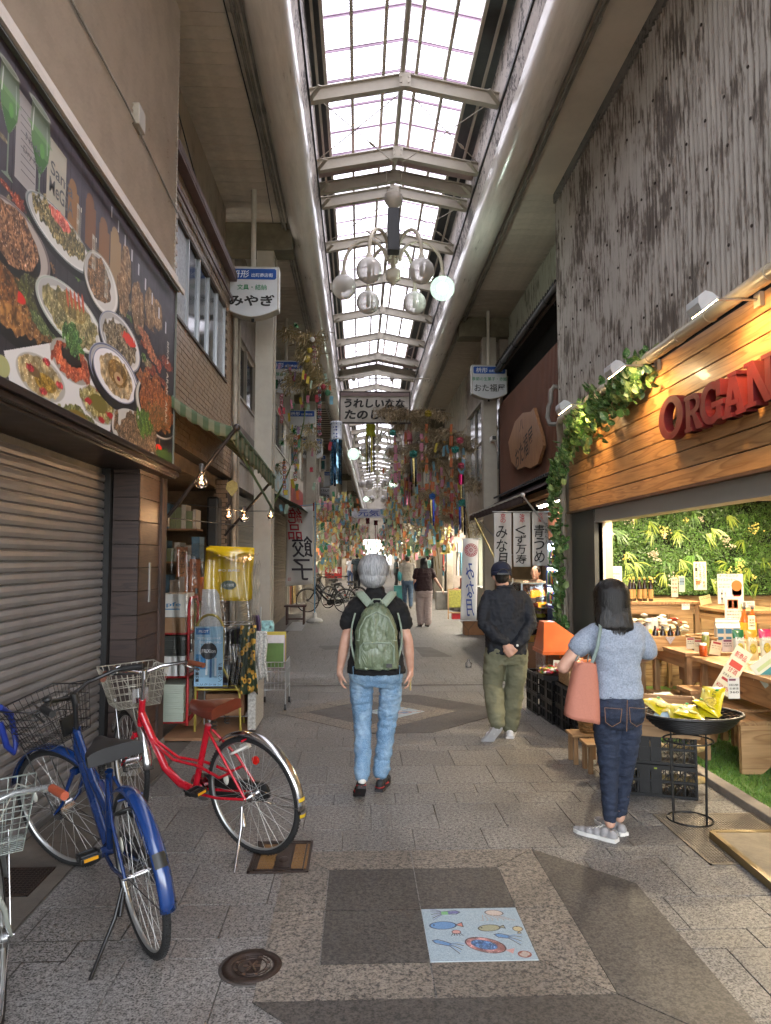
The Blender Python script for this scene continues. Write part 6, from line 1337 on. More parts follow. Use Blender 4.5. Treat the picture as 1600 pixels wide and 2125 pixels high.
b=MB();b.box((2.62,10.9,.93),(2.9,11.1,1.18));solo('amber_jar',b,emis('amber_glow','#d9861c',.3),'glowing amber box inside the glass case','box')
for i in range(5):b=MB();b.box((3.3,10.1+i*.6,.5),(3.5,10.55+i*.6,1.9));solo('cupboard',b,mat('cup%d'%i,('#6a4a2a','#8a7a5a','#54402c','#a08a60','#5c4630')[i],.6,var=.3,scale=8),'wooden cupboard unit standing inside the sweet shop','cupboard','cupboards inside the sweet shop')
b=MB();b.box((3.25,9.9,2.0),(3.27,13,2.55));solo('pink_curtain',b,mat('pink_cloth','#b07a68',.8),'pale pink curtain high inside the sweet shop','curtain')
def noren(u0,u1,v0,v1,Y,small,big,label,side='',smallcol='#a8282e'):
    a,b_=at(u0,v0,Y),at(u1,v1,Y);w,h=b_.x-a.x,a.z-b_.z;cx_=(a.x+b_.x)/2;cz=(a.z+b_.z)/2
    t=thing('cloth_banner',label,'banner',(cx_,Y,b_.z),'white noren banners')
    s=MB();s.surf(lambda u,v:(a.x+w*u,Y+.012*math.sin(u*9+cx_)+.01*math.sin(v*6),b_.z+h*v),14,10);s.build('cloth',mat('banner_cloth','#b8b6b2',.8,var=.05,scale=3),t,solid=.003)
    M=T(cx_,Y-.03,cz)@FRONT;tx=MB();text(tx,small,w*.30,h*.17,M@T(-.0,h*.40,0),0,.03,vertical=True);tx.build('lettering',mat('ink'+smallcol,smallcol,.6),t)
    tx=MB();text(tx,big,w*.66,h*.72,M@T(-.02,-h*.09,0),0,.035,.1,vertical=True)
    if side:text(tx,side,w*.2,h*.4,M@T(w*.36,h*.1,0),0,.02,vertical=True)
    tx.build('lettering',mat('ink_111111','#111111',.6),t)
noren(1025,1062,1064,1180,9.95,'京の','みな月','leftmost white shop banner with black brush writing')
noren(1065,1101,1064,1176,9.95,'涼','くず万寿','middle white shop banner with black brush writing')
noren(1104,1138,1063,1174,9.95,'京銘菓','青うめ','rightmost white shop banner with black brush writing','梅あん入')
b=MB();p0,p1=at(1022,1062,9.95),at(1175,1061,9.95);b.cyl(p0,p1,.008,n=6);solo('banner_rod',b,m_alu,'thin rod carrying the three white shop banners','rod')
# vertical banner with blue writing
def hang_banner(u0,u1,v0,v1,Y):
    a,b_=at(u0,v0,Y),at(u1,v1,Y);w,h=b_.x-a.x,a.z-b_.z;cx_=(a.x+b_.x)/2;cz=(a.z+b_.z)/2
    t=thing('hanging_banner','narrow white hanging banner with a red wheel crest and blue writing','banner',(cx_,Y,b_.z))
    sk=-.05
    s=MB();s.surf(lambda u,v:(a.x+w*u+sk*(1-v),Y+.02*math.sin(u*5+v*3),b_.z+h*v),10,12);s.build('cloth',mat('banner_cloth','#b8b6b2'),t,solid=.003)
    M=T(cx_+sk*.5,Y-.04,cz)@FRONT;tx=MB();text(tx,'みな月',w*.52,h*.66,M@T(0,-h*.12,0)@Matrix.Diagonal((-1,1,1,1)),0,.05,.12,vertical=True);tx.build('lettering',mat('ink_1c3372','#1c3372',.6),t)
    c=MB()
    for i in range(16):c.add([(.03*math.cos(R(i*22.5)),.03*math.sin(R(i*22.5)),0)]+[(w*.36*math.cos(R(i*22.5+d)),w*.36*math.sin(R(i*22.5+d)),0)for d in(-8,0,8)],[(0,1,2,3)],0,False,M@T(.02,h*.36,.0))
    n=32;c.lathe([(w*.12,.001),(0,.001)],16,0,M@T(.02,h*.36,0));c.lathe([(w*.42,.001),(w*.38,.001)],32,0,M@T(.02,h*.36,0));text(c,'福',.001,.001,M);c.build('crest',mat('ink_8e2030','#8e2030',.6),t)
    tx=MB();text(tx,'福',w*.16,w*.16,M@T(.02,h*.36,.003),0,.02);tx.build('lettering',mat('banner_cloth','#b8b6b2'),t)
    r_=MB();r_.cyl((a.x-.03,Y,a.z),(b_.x+.03,Y,a.z),.008,n=6);r_.cyl((a.x-.03+sk,Y,b_.z),(b_.x+.03+sk,Y,b_.z),.008,n=6);r_.build('rod',m_alu,t)
    r_=MB();r_.cyl((a.x,Y,a.z),(cx_,Y,a.z+.28),.003,n=4);r_.cyl((b_.x,Y,a.z),(cx_,Y,a.z+.28),.003,n=4);r_.cyl((a.x+sk,Y,b_.z),(cx_+sk,Y,b_.z-.14),.003,n=4);r_.cyl((b_.x+sk,Y,b_.z),(cx_+sk,Y,b_.z-.14),.003,n=4);r_.cyl((cx_+sk,Y,b_.z-.14),(cx_+sk,Y,b_.z-.22),.003,n=4);r_.build('cord',m_black,t)
    r_=MB();r_.lathe([(0,0),(.045,0),(.05,.06),(.02,.09),(.015,.12)],12,0,T(cx_+sk,Y,gz(Y)+.01));solo('weight_bottle',r_,film('weight_clear',(.9,.9,.9),.3),'clear plastic weight bottle hanging under the narrow banner','weight')
hang_banner(961,995,1118,1288,10.9)
b=MB();p0=at(985,1075,11.3);b.cyl(p0,at(1027,1160,10.6),.012,n=6);solo('bamboo_pole',b,mat('pale_bamboo','#8a7f4a',.5),'slanting pale bamboo pole beside the narrow banner','pole')
# vending machine
t=thing('vending_machine','dark blue drinks vending machine with lit white shelves facing the street','vending machine',(3.0,10.1,0));m_vb=mat('vending_blue','#10264f',.3,var=.05,coat=.3)
x0,x1,y0,y1,zt=2.74,3.05,9.76,10.52,1.92
b=MB();b.box((x0+.02,y0,.08),(x1,y1,zt));b.box((x0+.04,y0+.02,0),(x1-.02,y1-.02,.08));b.build('cabinet',m_vb,t,bev=.01)
b=MB();b.box((x0,y0+.01,.12),(x0+.019,y0+.17,zt-.05));b.build('coin_panel',mat('panel_dark','#1b1e2a',.4),t)
b=MB();b.box((x0+.004,y0+.17,.12),(x0+.019,y1-.01,.95));b.build('lower_door',m_vb,t)
b=MB();b.box((x0+.012,y0+.175,.99),(x0+.019,y1-.015,zt-.05));b.build('lit_back',emis('vending_glow','#cfe4f0',1.5),t)
for k,z in enumerate((1.0,1.27,1.56)):
    b=MB();b.box((x0-.012,y0+.175,z),(x0+.012,y1-.015,z+.02));b.build('shelf',m_white,t);b=MB();b.box((x0-.014,y0+.175,z-.035),(x0-.0121,y1-.015,z-.002));b.build('price_strip',mat('ink_4a3f9a','#4a3f9a',.4),t)
    for i in range(8):y=y0+.21+i*.065;b=MB();h_=.15 if k else .12;b.lathe([(0,0),(.024,0),(.024,h_),(.012,h_+.03),(.012,h_+.05),(0,h_+.05)],10,0,T(x0-.008+.0,y,z+.021));b.build('drink',mat('drink%d'%((i+k)%6),('#3f8a4a','#b8b0a0','#2f62a0','#b8352c','#c9a83a','#6a4a8a')[(i+k)%6],.25,coat=.4),t)
for(ya,yb,za,zb,c_)in((.2,.45,.55,.92,'#8a8c8e'),(.22,.43,.58,.89,'#2a2c30'),(.03,.14,1.1,1.25,'#a5905a'),(.03,.14,.5,1.0,'#6a6a72'),(.04,.13,.3,.42,'#b85a1c'),(.03,.14,1.35,1.55,'#14151c')):
    b=MB();k=.002+abs(za)*.001;b.box((x0-k,y0+ya,za),(x0-.0004,y0+yb,zb));b.build('panel_detail',mat('vend'+c_,c_,.4),t)
b=MB();b.box((x0+.05,y0-.004,.5),(x0+.12,y0-.001,.9));b.box((x0+.05,y0-.004,1.05),(x0+.11,y0-.001,1.25));b.build('side_sticker',mat('grey_sticker','#8f8f94',.5),t)
# window wall beyond
Wd=thing('corner_window_building','grey building with large framed windows beyond the sweet shop','shop building',(3.1,17,0))
b=MB();b.box((2.98,15.02,2.6),(3.7,19.6,3.55));b.box((2.98,15.02,5.5),(3.7,19.6,ZS));b.box((3.3,15.02,3.55),(3.7,19.6,5.5));b.build('wall',mat('greybrown_wall','#9a8f84',.6,dirt=.2),Wd)
for i in range(4):
    y0=15.1+i*1.1;b=MB();b.box((3.03,y0,3.6),(3.04,y0+1.05,5.45));f=b.build('window_pane',mat('window_reflecting','#737b80',.1,var=.5,scale=1,spec=.8),Wd)
    b=MB();b.box((2.99,y0-.03,3.56),(3.05,y0+.03,5.5));b.box((3.0,y0+.03,4.5),(3.045,y0+1.02,4.55));b.build('window_frame',m_cream_d,Wd)
b=MB();b.box((2.96,15.02,3.50),(3.05,19.6,3.56));b.box((2.96,15.02,5.47),(3.05,19.6,5.53));b.build('window_frame',m_cream_d,Wd)
t=thing('security_camera','small white security camera on the nearest right column','camera',(2.55,14.8,4.0));b=MB();p_=at(1022,912,14.7);b.box((p_.x-.05,p_.y-.2,p_.z-.05),(p_.x+.05,p_.y+.05,p_.z+.05));b.build('housing',m_white,t,bev=.01);b=MB();b.box((p_.x-.04,p_.y-.206,p_.z-.04),(p_.x+.04,p_.y-.2,p_.z+.04));b.build('lens',m_black,t)
b=MB();b.cyl((p_.x+.04,p_.y,p_.z-.05),(p_.x+.12,p_.y+.15,p_.z-.22),.015,n=6);b.build('bracket',m_white,t)
# ================================================================== HANGING SIGNS
m_sf=mat('sign_face_white','#bfc4c8',.35,var=.03,dirt=.06,coat=.3);m_sb=mat('sign_blue','#144a9a',.35,var=.04);m_sr=mat('sign_box_side','#a7a59b',.4,dirt=.2)
def shop_sign(u0,v0,width_px,W_,top,name_,label,green='',x_off=0,style='std'):
    Y=F*W_/width_px;p=at(u0,v0,Y);H=W_*1.02;cx_,zt=p.x+W_/2,p.z
    t=thing('hanging_shop_sign',label,'sign',(cx_,Y,zt),'white and blue shop signs hanging along the arcade')
    n=12;P=[(-W_/2,0),(-W_/2,-H*.80)]+[(-W_/2+W_*i/n,-H*.80-H*.15*math.sin(math.pi*i/n))for i in range(1,n)]+[(W_/2,-H*.80),(W_/2,0)]
    M=T(cx_,Y,zt)@FRONT
    b=MB();b.prism(P[::-1],-.20,0,0,M);b.build('box',m_sr,t,bev=.006)
    q=[(x*.955,-.018+(y+.0)*.965)for x,y in P];b=MB();b.add([(x,y,.003)for x,y in q][::-1],[tuple(range(len(q)))],0,False,M);b.build('face',m_sf,t)
    b=MB();r_=.02;x1,y1,y0=W_*.455,-.035,-.035-H*.20
    P=[(x1-r_,y1),(x1,y1-r_),(x1,y0+r_),(x1-r_,y0),(-x1+r_,y0),(-x1,y0+r_),(-x1,y1-r_),(-x1+r_,y1)]
    b.add([(x,y,.006)for x,y in P][::-1],[tuple(range(8))],0,False,M);b.build('blue_band',m_sb,t)
    tx=MB();text(tx,'枡形',W_*.33,H*.14,M@T(-W_*.22,(y0+y1)/2,.009),0,.03,.1);text(tx,'出町商店街',W_*.40,H*.075,M@T(W_*.19,(y0+y1)/2-H*.02,.009),0,.015);tx.build('lettering',mat('ink_d8e0ea','#d8e0ea',.5),t)
    if green:tx=MB();text(tx,green,W_*(.11*len(green)),H*.105,M@T(0,-H*.395,.008),0,.035);tx.build('lettering',mat('ink_0f7a4a','#0f7a4a',.5),t)
    if name_:tx=MB();text(tx,name_,W_*.86,H*.215,M@T(0,-H*.645,.008),0,.035,.05 if style=='std' else .25);tx.build('lettering',mat('ink_151515','#151515',.5),t)
    b=MB();b.cyl((cx_,Y+.1,zt),(cx_,Y+.1,ZS),.035,n=12);b.build('hanger_pipe',m_cream,t);b=MB();b.cyl((cx_,Y+.1,zt-H*1.0),(cx_,Y+.1,zt-H*.93),.02,n=8);b.build('lower_clip',m_black,t)
    return t,M,W_,H
shop_sign(468,552,112,.72,0,'みやぎ','large nearest left sign with black lettering for the stationery shop','文具・結納')
shop_sign(556,747,74,.74,0,'高橋墓香','second left sign half covered by bamboo decoration','線香の老舗')
shop_sign(597,850,58,.78,0,'いなの餃子','third left sign with dumpling shop writing','')
shop_sign(623,909,47,.78,0,'満寿形屋','fourth left sign with slim brush writing','元祖 鯖寿司')
t,M,W_,H=shop_sign(640,944,37,.78,0,'','fifth left sign with a teal panel','')
b=MB();b.box((-W_*.3,-H*.78,.004),(W_*.42,-H*.32,.01),0,M);b.build('teal_panel',mat('teal_panel','#1f6464',.5),t);tx=MB();text(tx,'滝珈琲',W_*.4,H*.2,M@T(.05,-H*.55,.012));tx.build('lettering',mat('ink_8fb8b0','#8fb8b0',.5),t)
shop_sign(655,978,34,.78,0,'','sixth left sign, plain, above two small rounded boards')
for v,s_,lb in((1010,'まかくらんぷう','upper small rounded board with black edge under the plain sign'),(1022,'かせうや','lower small rounded board with black edge under the plain sign')):
    p=at(672 if v==1010 else 677,v+8,32.5);t=thing('rounded_board',lb,'sign',p,'small rounded boards');M=T(*p)@FRONT;n=10
    P=[(-.36,.14)]+[(-.36,-.08)]+[(-.36+.72*i/n,-.08-.16*math.sin(math.pi*i/n))for i in range(1,n)]+[(.36,-.08),(.36,.14)]
    b=MB();b.prism(P[::-1],-.08,0,0,M);b.build('board',m_black,t);b=MB();b.add([(x*.94,y*.92,.004)for x,y in P][::-1],[tuple(range(len(P)))],0,False,M);b.build('face',m_sf,t);tx=MB();text(tx,s_,.6,.14,M@T(0,.0,.008),0,.04);tx.build('lettering',mat('ink_151515','#151515'),t)
shop_sign(681,1041,23,.78,0,'Le Plus','small far left sign with cursive writing','')
shop_sign(728,1071,17,.78,0,'◇','farthest left sign with a diamond mark','')
shop_sign(979,757,75,.72,0,'おた福屋','large nearest right sign for the sweet shop','季節の生菓子・赤飯')
shop_sign(918,889,39,.78,0,'','second right sign, mostly hidden behind bamboo')
shop_sign(845,1032,24,.78,0,'中村','third right sign with two bold characters','かまぼこ')
p=at(702,1080,34);t=thing('pedestrian_sign','round blue pedestrian sign on the left','road sign',p);M=T(*p)@FRONT;b=MB();b.lathe([(0,.02),(.15,.02),(.15,0),(0,0)],24,0,M);b.build('disc',mat('sign_disc_blue','#1a62a8',.4),t);b=MB();b.lathe([(.03,.022),(0,.022)],10,0,M@T(0,.07,0));b.box((-.03,-.09,.021),(.03,.04,.024),0,M);b.box((-.05,-.02,.0215),(.05,.02,.0235),0,M);b.build('figure',m_white,t)
# ================================================================== chandeliers
m_globe=None
def globe_mat():
    m,nt,p,out=node_mat('acrylic_globe');nt.nodes.remove(p);t=N(nt,'ShaderNodeBsdfTransparent');t.inputs[0].default_value=(.9,.88,.86,1)
    g_=N(nt,'ShaderNodeBsdfPrincipled');g_.inputs['Base Color'].default_value=(.55,.53,.50,1);g_.inputs['Roughness'].default_value=.22
    lw=N(nt,'ShaderNodeLayerWeight');lw.inputs[0].default_value=.35;f=fnoise(nt,coords(nt),30,3);ad=N(nt,'ShaderNodeMath',operation='MULTIPLY_ADD');ad.inputs[1].default_value=.9;ad.inputs[2].default_value=.52;nt.links.new(lw.outputs['Facing'],ad.inputs[0])
    mx=N(nt,'ShaderNodeMixShader');nt.links.new(ad.outputs[0],mx.inputs[0]);nt.links.new(t.outputs[0],mx.inputs[1]);nt.links.new(g_.outputs[0],mx.inputs[2]);nt.links.new(mx.outputs[0],out.inputs[0]);return m
m_globe=globe_mat();m_glit=None
def lit_globe():
    m,nt,p,out=node_mat('lit_globe');nt.nodes.remove(p);t=N(nt,'ShaderNodeBsdfTransparent');t.inputs[0].default_value=(.88,.95,.9,1);e=N(nt,'ShaderNodeEmission');e.inputs[0].default_value=(.42,.56,.46,1);e.inputs[1].default_value=.28
    mx=N(nt,'ShaderNodeMixShader');mx.inputs[0].default_value=.45;nt.links.new(t.outputs[0],mx.inputs[1]);nt.links.new(e.outputs[0],mx.inputs[2]);nt.links.new(mx.outputs[0],out.inputs[0]);return m
m_glit=lit_globe();m_core=emis('lamp_core','#f4fff6',10);m_arm=mat('cream_arm','#b5ad9c',.35,var=.05)
def chandelier(x,Y,zh,lit,label,full=True,s=1.0):
    t=thing('globe_chandelier',label,'chandelier',(x,Y,zh),'six globe chandeliers along the arcade')
    b=MB();b.lathe([(0,-.20),(.012,-.19),(.05,-.14),(.105,-.10),(.108,-.09),(.108,.03),(.085,.045),(.04,.05),(.04,.3),(.07,.32),(.03,.36),(.03,1.15)],18,0,T(x,Y,zh));b.build('hub',m_arm,t)
    for k in range(6):
        a=R(60*k);ca,sa=math.cos(a),math.sin(a);path=[]
        for q in range(15):
            th=math.pi*q/14*1.0;r_=.10+.31*(1-math.cos(th));z_=.18+.36*math.sin(th)-.12*q/14
            path.append((x+ca*r_,Y+sa*r_,zh+z_))
        path.append((x+ca*.72,Y+sa*.72,zh-.03));b=MB();b.tube(path,.026,8);b.build('arm',m_arm,t)
        c=(x+ca*.72,Y+sa*.72,zh-.22);b=MB();b.lathe([(.03,.24),(.05,.19),(.055,.16)],12,0,T(*c));b.build('globe_cap',m_arm,t)
        b=MB();b.ball(c,.178,20,14);b.build('globe',m_glit if k==lit else m_globe,t)
        if k==lit:
            l=bpy.data.lights.new('globe_light','POINT');l.energy=10 if full else 5;l.color=(.84,1,.90);l.shadow_soft_size=.085;lo=bpy.data.objects.new('globe_light',l);link(lo);lo.parent=t;lo.location=(ca*.72,sa*.72,-.22);q_=MB();q_.ball(c,.085,12,8);q_.build('glowing_bulb',emis('lamp_core','#f4fff6',3),t)
        else:b=MB();b.cyl((c[0],c[1],c[2]-.07),(c[0],c[1],c[2]+.14),.028,n=8);b.build('inner_bulb',mat('dim_bulb','#55504a',.3),t)
    return t
chandelier(.49,10.3,5.82,0,'nearest chandelier of six glass globes, only the right globe lit')
chandelier(.55+bend(22),21.6,5.02+.0,3,'second chandelier behind the yellow streamer with its left globe lit',False)
chandelier(.55+bend(33.5),33.5,5.35,0,'third, distant chandelier with the right globe lit',False)
chandelier(.55+bend(45),45,5.6,3,'far chandelier with the left globe lit',False)
b=MB();b.box((.40,9.98,6.03),(.57,10.18,6.65));t=solo('hanging_speaker',b,mat('speaker_black','#101114',.4),'tall black box speaker hanging from a roof rib above the chandelier','speaker',bev=.01)
b=MB();b.lathe([(.05,-.12),(.13,0),(.13,.10),(.06,.10)],8,0,T(.485,10.08,6.78));b.cyl((.40,10.08,6.86),(.36,9.86,7.3),.006,n=5);b.cyl((.57,10.08,6.86),(.61,9.86,7.3),.006,n=5);solo('lamp_bracket',b,m_cream_d,'flared metal bracket between the speaker and the roof rib','bracket')
# hanging brush-writing banner
a,b_=at(706,814,16.0),at(850,878,16.0);t=thing('brush_banner','wide framed paper banner with two lines of black brush writing hung across the arcade','banner',((a.x+b_.x)/2,16,b_.z));cx_,cz,w,h=(a.x+b_.x)/2,(a.z+b_.z)/2,b_.x-a.x,a.z-b_.z
b=MB();b.surf(lambda u,v:(a.x+w*u,16+.01*math.sin(u*22+v*8),b_.z+h*v),24,8);b.build('paper',mat('banner_paper','#b9b4ab',.7,var=.08),t)
f=MB();
for q in((a.x-.02,b_.z-.02,b_.x+.02,b_.z+.01),(a.x-.02,a.z-.01,b_.x+.02,a.z+.02),(a.x-.02,b_.z+.01,a.x+.01,a.z-.01),(b_.x-.01,b_.z+.01,b_.x+.02,a.z-.01)):f.box((q[0],15.97,q[1]),(q[2],16.03,q[3]))
f.build('frame',mat('frame_brown','#2a1d18',.5),t);f=MB();f.box((a.x+.01,15.965,a.z-.09),(b_.x-.01,15.985,a.z-.012));f.build('mauve_strip',mat('mauve_strip','#7d6c69',.7),t)
tx=MB();M=T(cx_,15.96,cz)@FRONT;text(tx,'うれしいなな',w*.88,h*.30,M@T(0,h*.13,0),0,.04,.12);text(tx,'たのしいな',w*.88,h*.32,M@T(0,-h*.24,0),0,.04,.12);tx.build('lettering',mat('ink_111111','#111111',.6),t)
f=MB();f.cyl((-.55,15.9,a.z+.30),(1.6,15.9,a.z+.30),.015,n=6)
for x in(a.x+.3,b_.x-.4):f.cyl((x,15.95,a.z),(x,15.95,7.0),.006,n=5);f.box((x-.04,15.9,a.z+.25),(x+.04,15.98,a.z+.35))
f.build('hanger',m_cream_d,t)
p=at(765,1065,40);b=MB();b.box((p.x-.95,40,p.z-.25),(p.x+.95,40.03,p.z+.25));t=solo('far_banner',b,mat('pale_blue_banner','#b9bcc6',.7),'distant pale banner across the arcade with blue writing','banner');tx=MB();text(tx,'元気',1.2,.35,T(p.x,39.98,p.z)@FRONT,0,.02);o=tx.build('lettering',mat('ink_3a4a9a','#3a4a9a',.6),t)
# streamer tubes
def streamer(u,v0,v1,Y,wpx,mtop,mstrip,label,seed=1,topfrac=.22,strips=14,knots=True):
    a=at(u,v0,Y);b_=at(u,v1,Y);r_=wpx/2/F*Y;h=a.z-b_.z;t=thing('paper_streamer',label,'streamer',(a.x,Y,b_.z),'tube streamers hung over the arcade');rnd=random.Random(seed)
    b=MB();b.lathe([(r_*.8,0),(r_,-.03),(r_*.86,-.06),(r_*.86,-h*topfrac+.03),(r_*1.05,-h*topfrac),(r_*.9,-h*topfrac-.02)],20,0,T(a.x,Y,a.z));b.build('paper_drum',mtop,t)
    for i in range(strips):
        q=2*math.pi*i/strips;x,y=a.x+r_*.9*math.cos(q),Y+r_*.9*math.sin(q);b=MB();wv=rnd.uniform(0,6);L=h*(1-topfrac)-rnd.uniform(0,.1)
        tx_,ty_=-math.sin(q)*r_*.17,math.cos(q)*r_*.17
        V=[];
        for j in range(13):z=a.z-h*topfrac-L*j/12;tw=.5*math.sin(j*.9+wv);V+=[(x-tx_*math.cos(tw),y-ty_*math.cos(tw)-.01*math.sin(tw),z),(x+tx_*math.cos(tw),y+ty_*math.cos(tw)+.01*math.sin(tw),z)]
        b.add(V,[(2*j,2*j+1,2*j+3,2*j+2)for j in range(12)]);b.build('ribbon',mstrip[i%len(mstrip)],t)
    return t
def dots(name,base,dot,sc):
    m,nt,p,out=node_mat(name);v=N(nt,'ShaderNodeTexVoronoi');v.inputs['Scale'].default_value=sc;v.inputs['Randomness'].default_value=.3;nt.links.new(coords(nt),v.inputs['Vector']);nt.links.new(ramp(nt,v.outputs['Distance'],[(.30,dot),(.34,base)]),p.inputs['Base Color']);return m
foil=lambda n,c,r_=.25:mat('foil_'+n,c,r_,metal=.7,var=.4,scale=14)
streamer(698,875,1008,16,27,dots('blue_star_paper',(.6,.65,.72),(.04,.08,.25),14),[foil('blue','#2f5f80'),foil('dark_blue','#1d3c58'),foil('ice','#7fa8c0')],'long blue tinsel streamer with a starry drum beside the left gutter',1,.28)
streamer(769,880,982,16.4,22,mat('lime_paper','#9aa01c',.6),[foil('gold','#8a7a4a'),foil('silver','#8c8c88'),mat('yellow_paper','#b0a524',.6)],'yellow and silver streamer hanging in the middle of the arcade',2,.24)
streamer(847,880,1050,17,20,mat('pink_paper','#b5656e',.6),[mat('pink_paper','#b5656e'),foil('rose','#8a4a5a')],'pink streamer with red pompons left of the dried bamboo',3,.2,10)
for i,(u,v0,v1,Y)in enumerate(((763,1075,1130,36),(780,1080,1125,38),(800,1078,1120,40),(722,1085,1130,36))):streamer(u,v0,v1,Y,9,foil('dark_red','#4a1820'),[foil('dark_red','#4a1820'),foil('wine','#6a2a3a')],'thin dark red streamer far down the arcade',i+5,.2,7)
# ================================================================== tanabata bamboo, cards and balls
def bamboo(name,label,base,top,lean,n,spread,m_leaf,seed,leafL=.14,stems=6,k0=2.2,mass=None,green=False):
    t=thing(name,label,'bamboo',base,'bamboo boughs decorated for the star festival');rnd=random.Random(seed);base,top=Vector(base),Vector(top)
    b=MB();pts=[base.lerp(top,k/8)+Vector((lean*math.sin(math.pi*k/8),0,0))for k in range(9)];b.tube(pts,[.018*(1-k/11)for k in range(9)],6)
    tips=[]
    for i in range(stems*4):
        k=rnd.uniform(k0,8)if i%5 else rnd.uniform(1.5,8);p0=pts[int(k)].lerp(pts[min(8,int(k)+1)],k-int(k));d=Vector((rnd.uniform(-1,1)*spread[0],rnd.uniform(-1,1)*spread[1],rnd.uniform(-.15,.6)*spread[2]));p1=p0+d;mid=p0.lerp(p1,.5)+Vector((0,0,.12*spread[2]));p1.z-=.15*spread[2]
        b.tube([p0,mid,p1],[.006,.004,.002],5);tips+=[(p0,mid,p1)]
    b.build('stem',m_leaf[0],t);L=MB()
    for i in range(n):
        p0,mid,p1=rnd.choice(tips);u=rnd.random()**.6;c=p0*(1-u)**2+mid*2*u*(1-u)+p1*u*u if True else p0
        c=c+Vector((rnd.gauss(0,.05),rnd.gauss(0,.05),rnd.gauss(0,.05)));a=rnd.uniform(0,6.28);dn=rnd.uniform(-1.4,.25);d=Vector((math.cos(a)*math.cos(dn),math.sin(a)*math.cos(dn),math.sin(dn)))*leafL*rnd.uniform(.5,1.1);w_=d.cross(Vector((rnd.random(),rnd.random(),1))).normalized()*leafL*.055
        L.add([c,c+d*.5+w_,c+d,c+d*.5-w_],[(0,1,2,3)])
    o=L.build('leaves',m_leaf[1],t);o['kind']='stuff';return t,tips
m_dry=[mat('dry_stem','#6a5a34',.8),leafmat('dry_bamboo_leaf',(.17,.125,.075),(.46,.37,.24))]
m_grn=[mat('green_stem','#4a5a2c',.7),leafmat('olive_bamboo_leaf',(.17,.14,.07),(.42,.34,.18))]
def rb(name,label,u0,v0,u1,v1,Y,n,spread,ml,seed,**k):return bamboo(name,label,at(u0,v0,Y),at(u1,v1,Y),k.pop('lean',.3),n,spread,ml,seed,**k)
TL,tipL=rb('bamboo_branch','tall dry bamboo bough tied to the nearest left column, hung with paper cards',566,1050,622,705,12.4,3600,(.42,.35,.45),m_grn,31,leafL=.15,k0=5.6)
TR,tipR=rb('bamboo_branch','large dried bamboo bough arching over the right side before the sweet shop',985,1170,850,850,16,15000,(.95,.6,.45),m_dry,32,leafL=.16,lean=.25,k0=5)
TR2,tipR2=rb('bamboo_branch','second dried bamboo bough drooping among orange strips on the right',975,1120,900,920,17.5,3000,(.8,.6,.6),m_dry,33,leafL=.17,lean=.2,k0=4)
cols={'pink':'#a5687c','yellow':'#a08e2c','orange':'#a2562a','light blue':'#5b8798','white':'#9f9b92','lilac':'#87728f','red':'#862630','green':'#2c5c40','pale green':'#7d8f7e'}
cm_={k:mat('card_'+k.replace(' ','_'),v,.7,var=.1)for k,v in cols.items()};cardmesh={}
for k in cols:
    b=MB();b.add([(-.035,0,0),(.035,0,0),(.03,.006,-.11),(.035,0,-.2),(-.035,0,-.2),(-.038,.008,-.1)],[(0,1,2,5),(5,2,3,4)],0);b.add([(-.035,.002,0),(.035,.002,0),(.03,.008,-.11),(.035,.002,-.2),(-.035,.002,-.2),(-.038,.010,-.1)],[(5,2,1,0),(4,3,2,5)]);b.cyl((0,.001,0),(0,.001,.05),.0015,n=4);cardmesh[k]=b.mesh('paper_card',cm_[k])
def put_card(p,col,s=(1,1,1),where='left bamboo bough',rz=None,rnd=random):
    o=inst('paper_card',cardmesh[col],None,T(*p)@RZ(rnd.uniform(-60,60)if rz is None else rz)@RY(rnd.uniform(-14,14))@Matrix.Diagonal((*s,1)));tag(o,'%s paper wish card dangling from the %s'%(col,where),'paper card','%s wish cards on the %s'%(col,where));return o
rnd=random.Random(77);ck=list(cols)
for i in range(56):
    u,v=560+rnd.gauss(55,30),rnd.uniform(745,1075);u=max(566,min(688,u));p=at(u,v,12.4+rnd.uniform(-.5,.4));put_card(p,ck[int(rnd.random()*9)],(rnd.uniform(.55,.9),1,rnd.uniform(.4,.85)),'left bamboo bough',rnd=rnd)
# paper chains on the left
for i,(u,v0,v1,cs)in enumerate(((663,800,905,('red','light blue','pink')),(652,700,760,('pink','white')),(613,900,1000,('green','orange','lilac')),(590,960,1030,('orange','lilac')),(584,820,880,('pink','red')),(563,960,1005,('red','light blue')))):
    t=thing('paper_chain','paper chain of %s links hanging on the left bamboo'%' and '.join(cs),'paper chain',at(u,v1,12.2));n=int((v1-v0)/5)
    for j in range(n):p=at(u+rnd.uniform(-1,1),v0+(v1-v0)*j/n,12.2);b=MB();b.tube([(p.x+.022*math.cos(a/8*6.28),p.y+.01,p.z+.022*math.sin(a/8*6.28))for a in range(8)],.008,5,0,True);b.build('link',cm_[cs[j%len(cs)]],t)
for(u,v,k,r_)in((643,727,'yellow',.05),(671,803,'red',.05),(680,815,'green',.055),(648,705,'white',.05),(637,745,'yellow',.06)):
    p=at(u,v,12.1);b=MB();b.ball((p.x,p.y,p.z),(r_,.02,r_*1.05),7,4);solo('paper_ornament',b,cm_[k],'%s folded paper ornament %s'%(k,'highest of the left bamboo tip' if v<730 else 'just below the bamboo tip' if v<760 else 'at the right edge of the left bamboo'),'ornament')
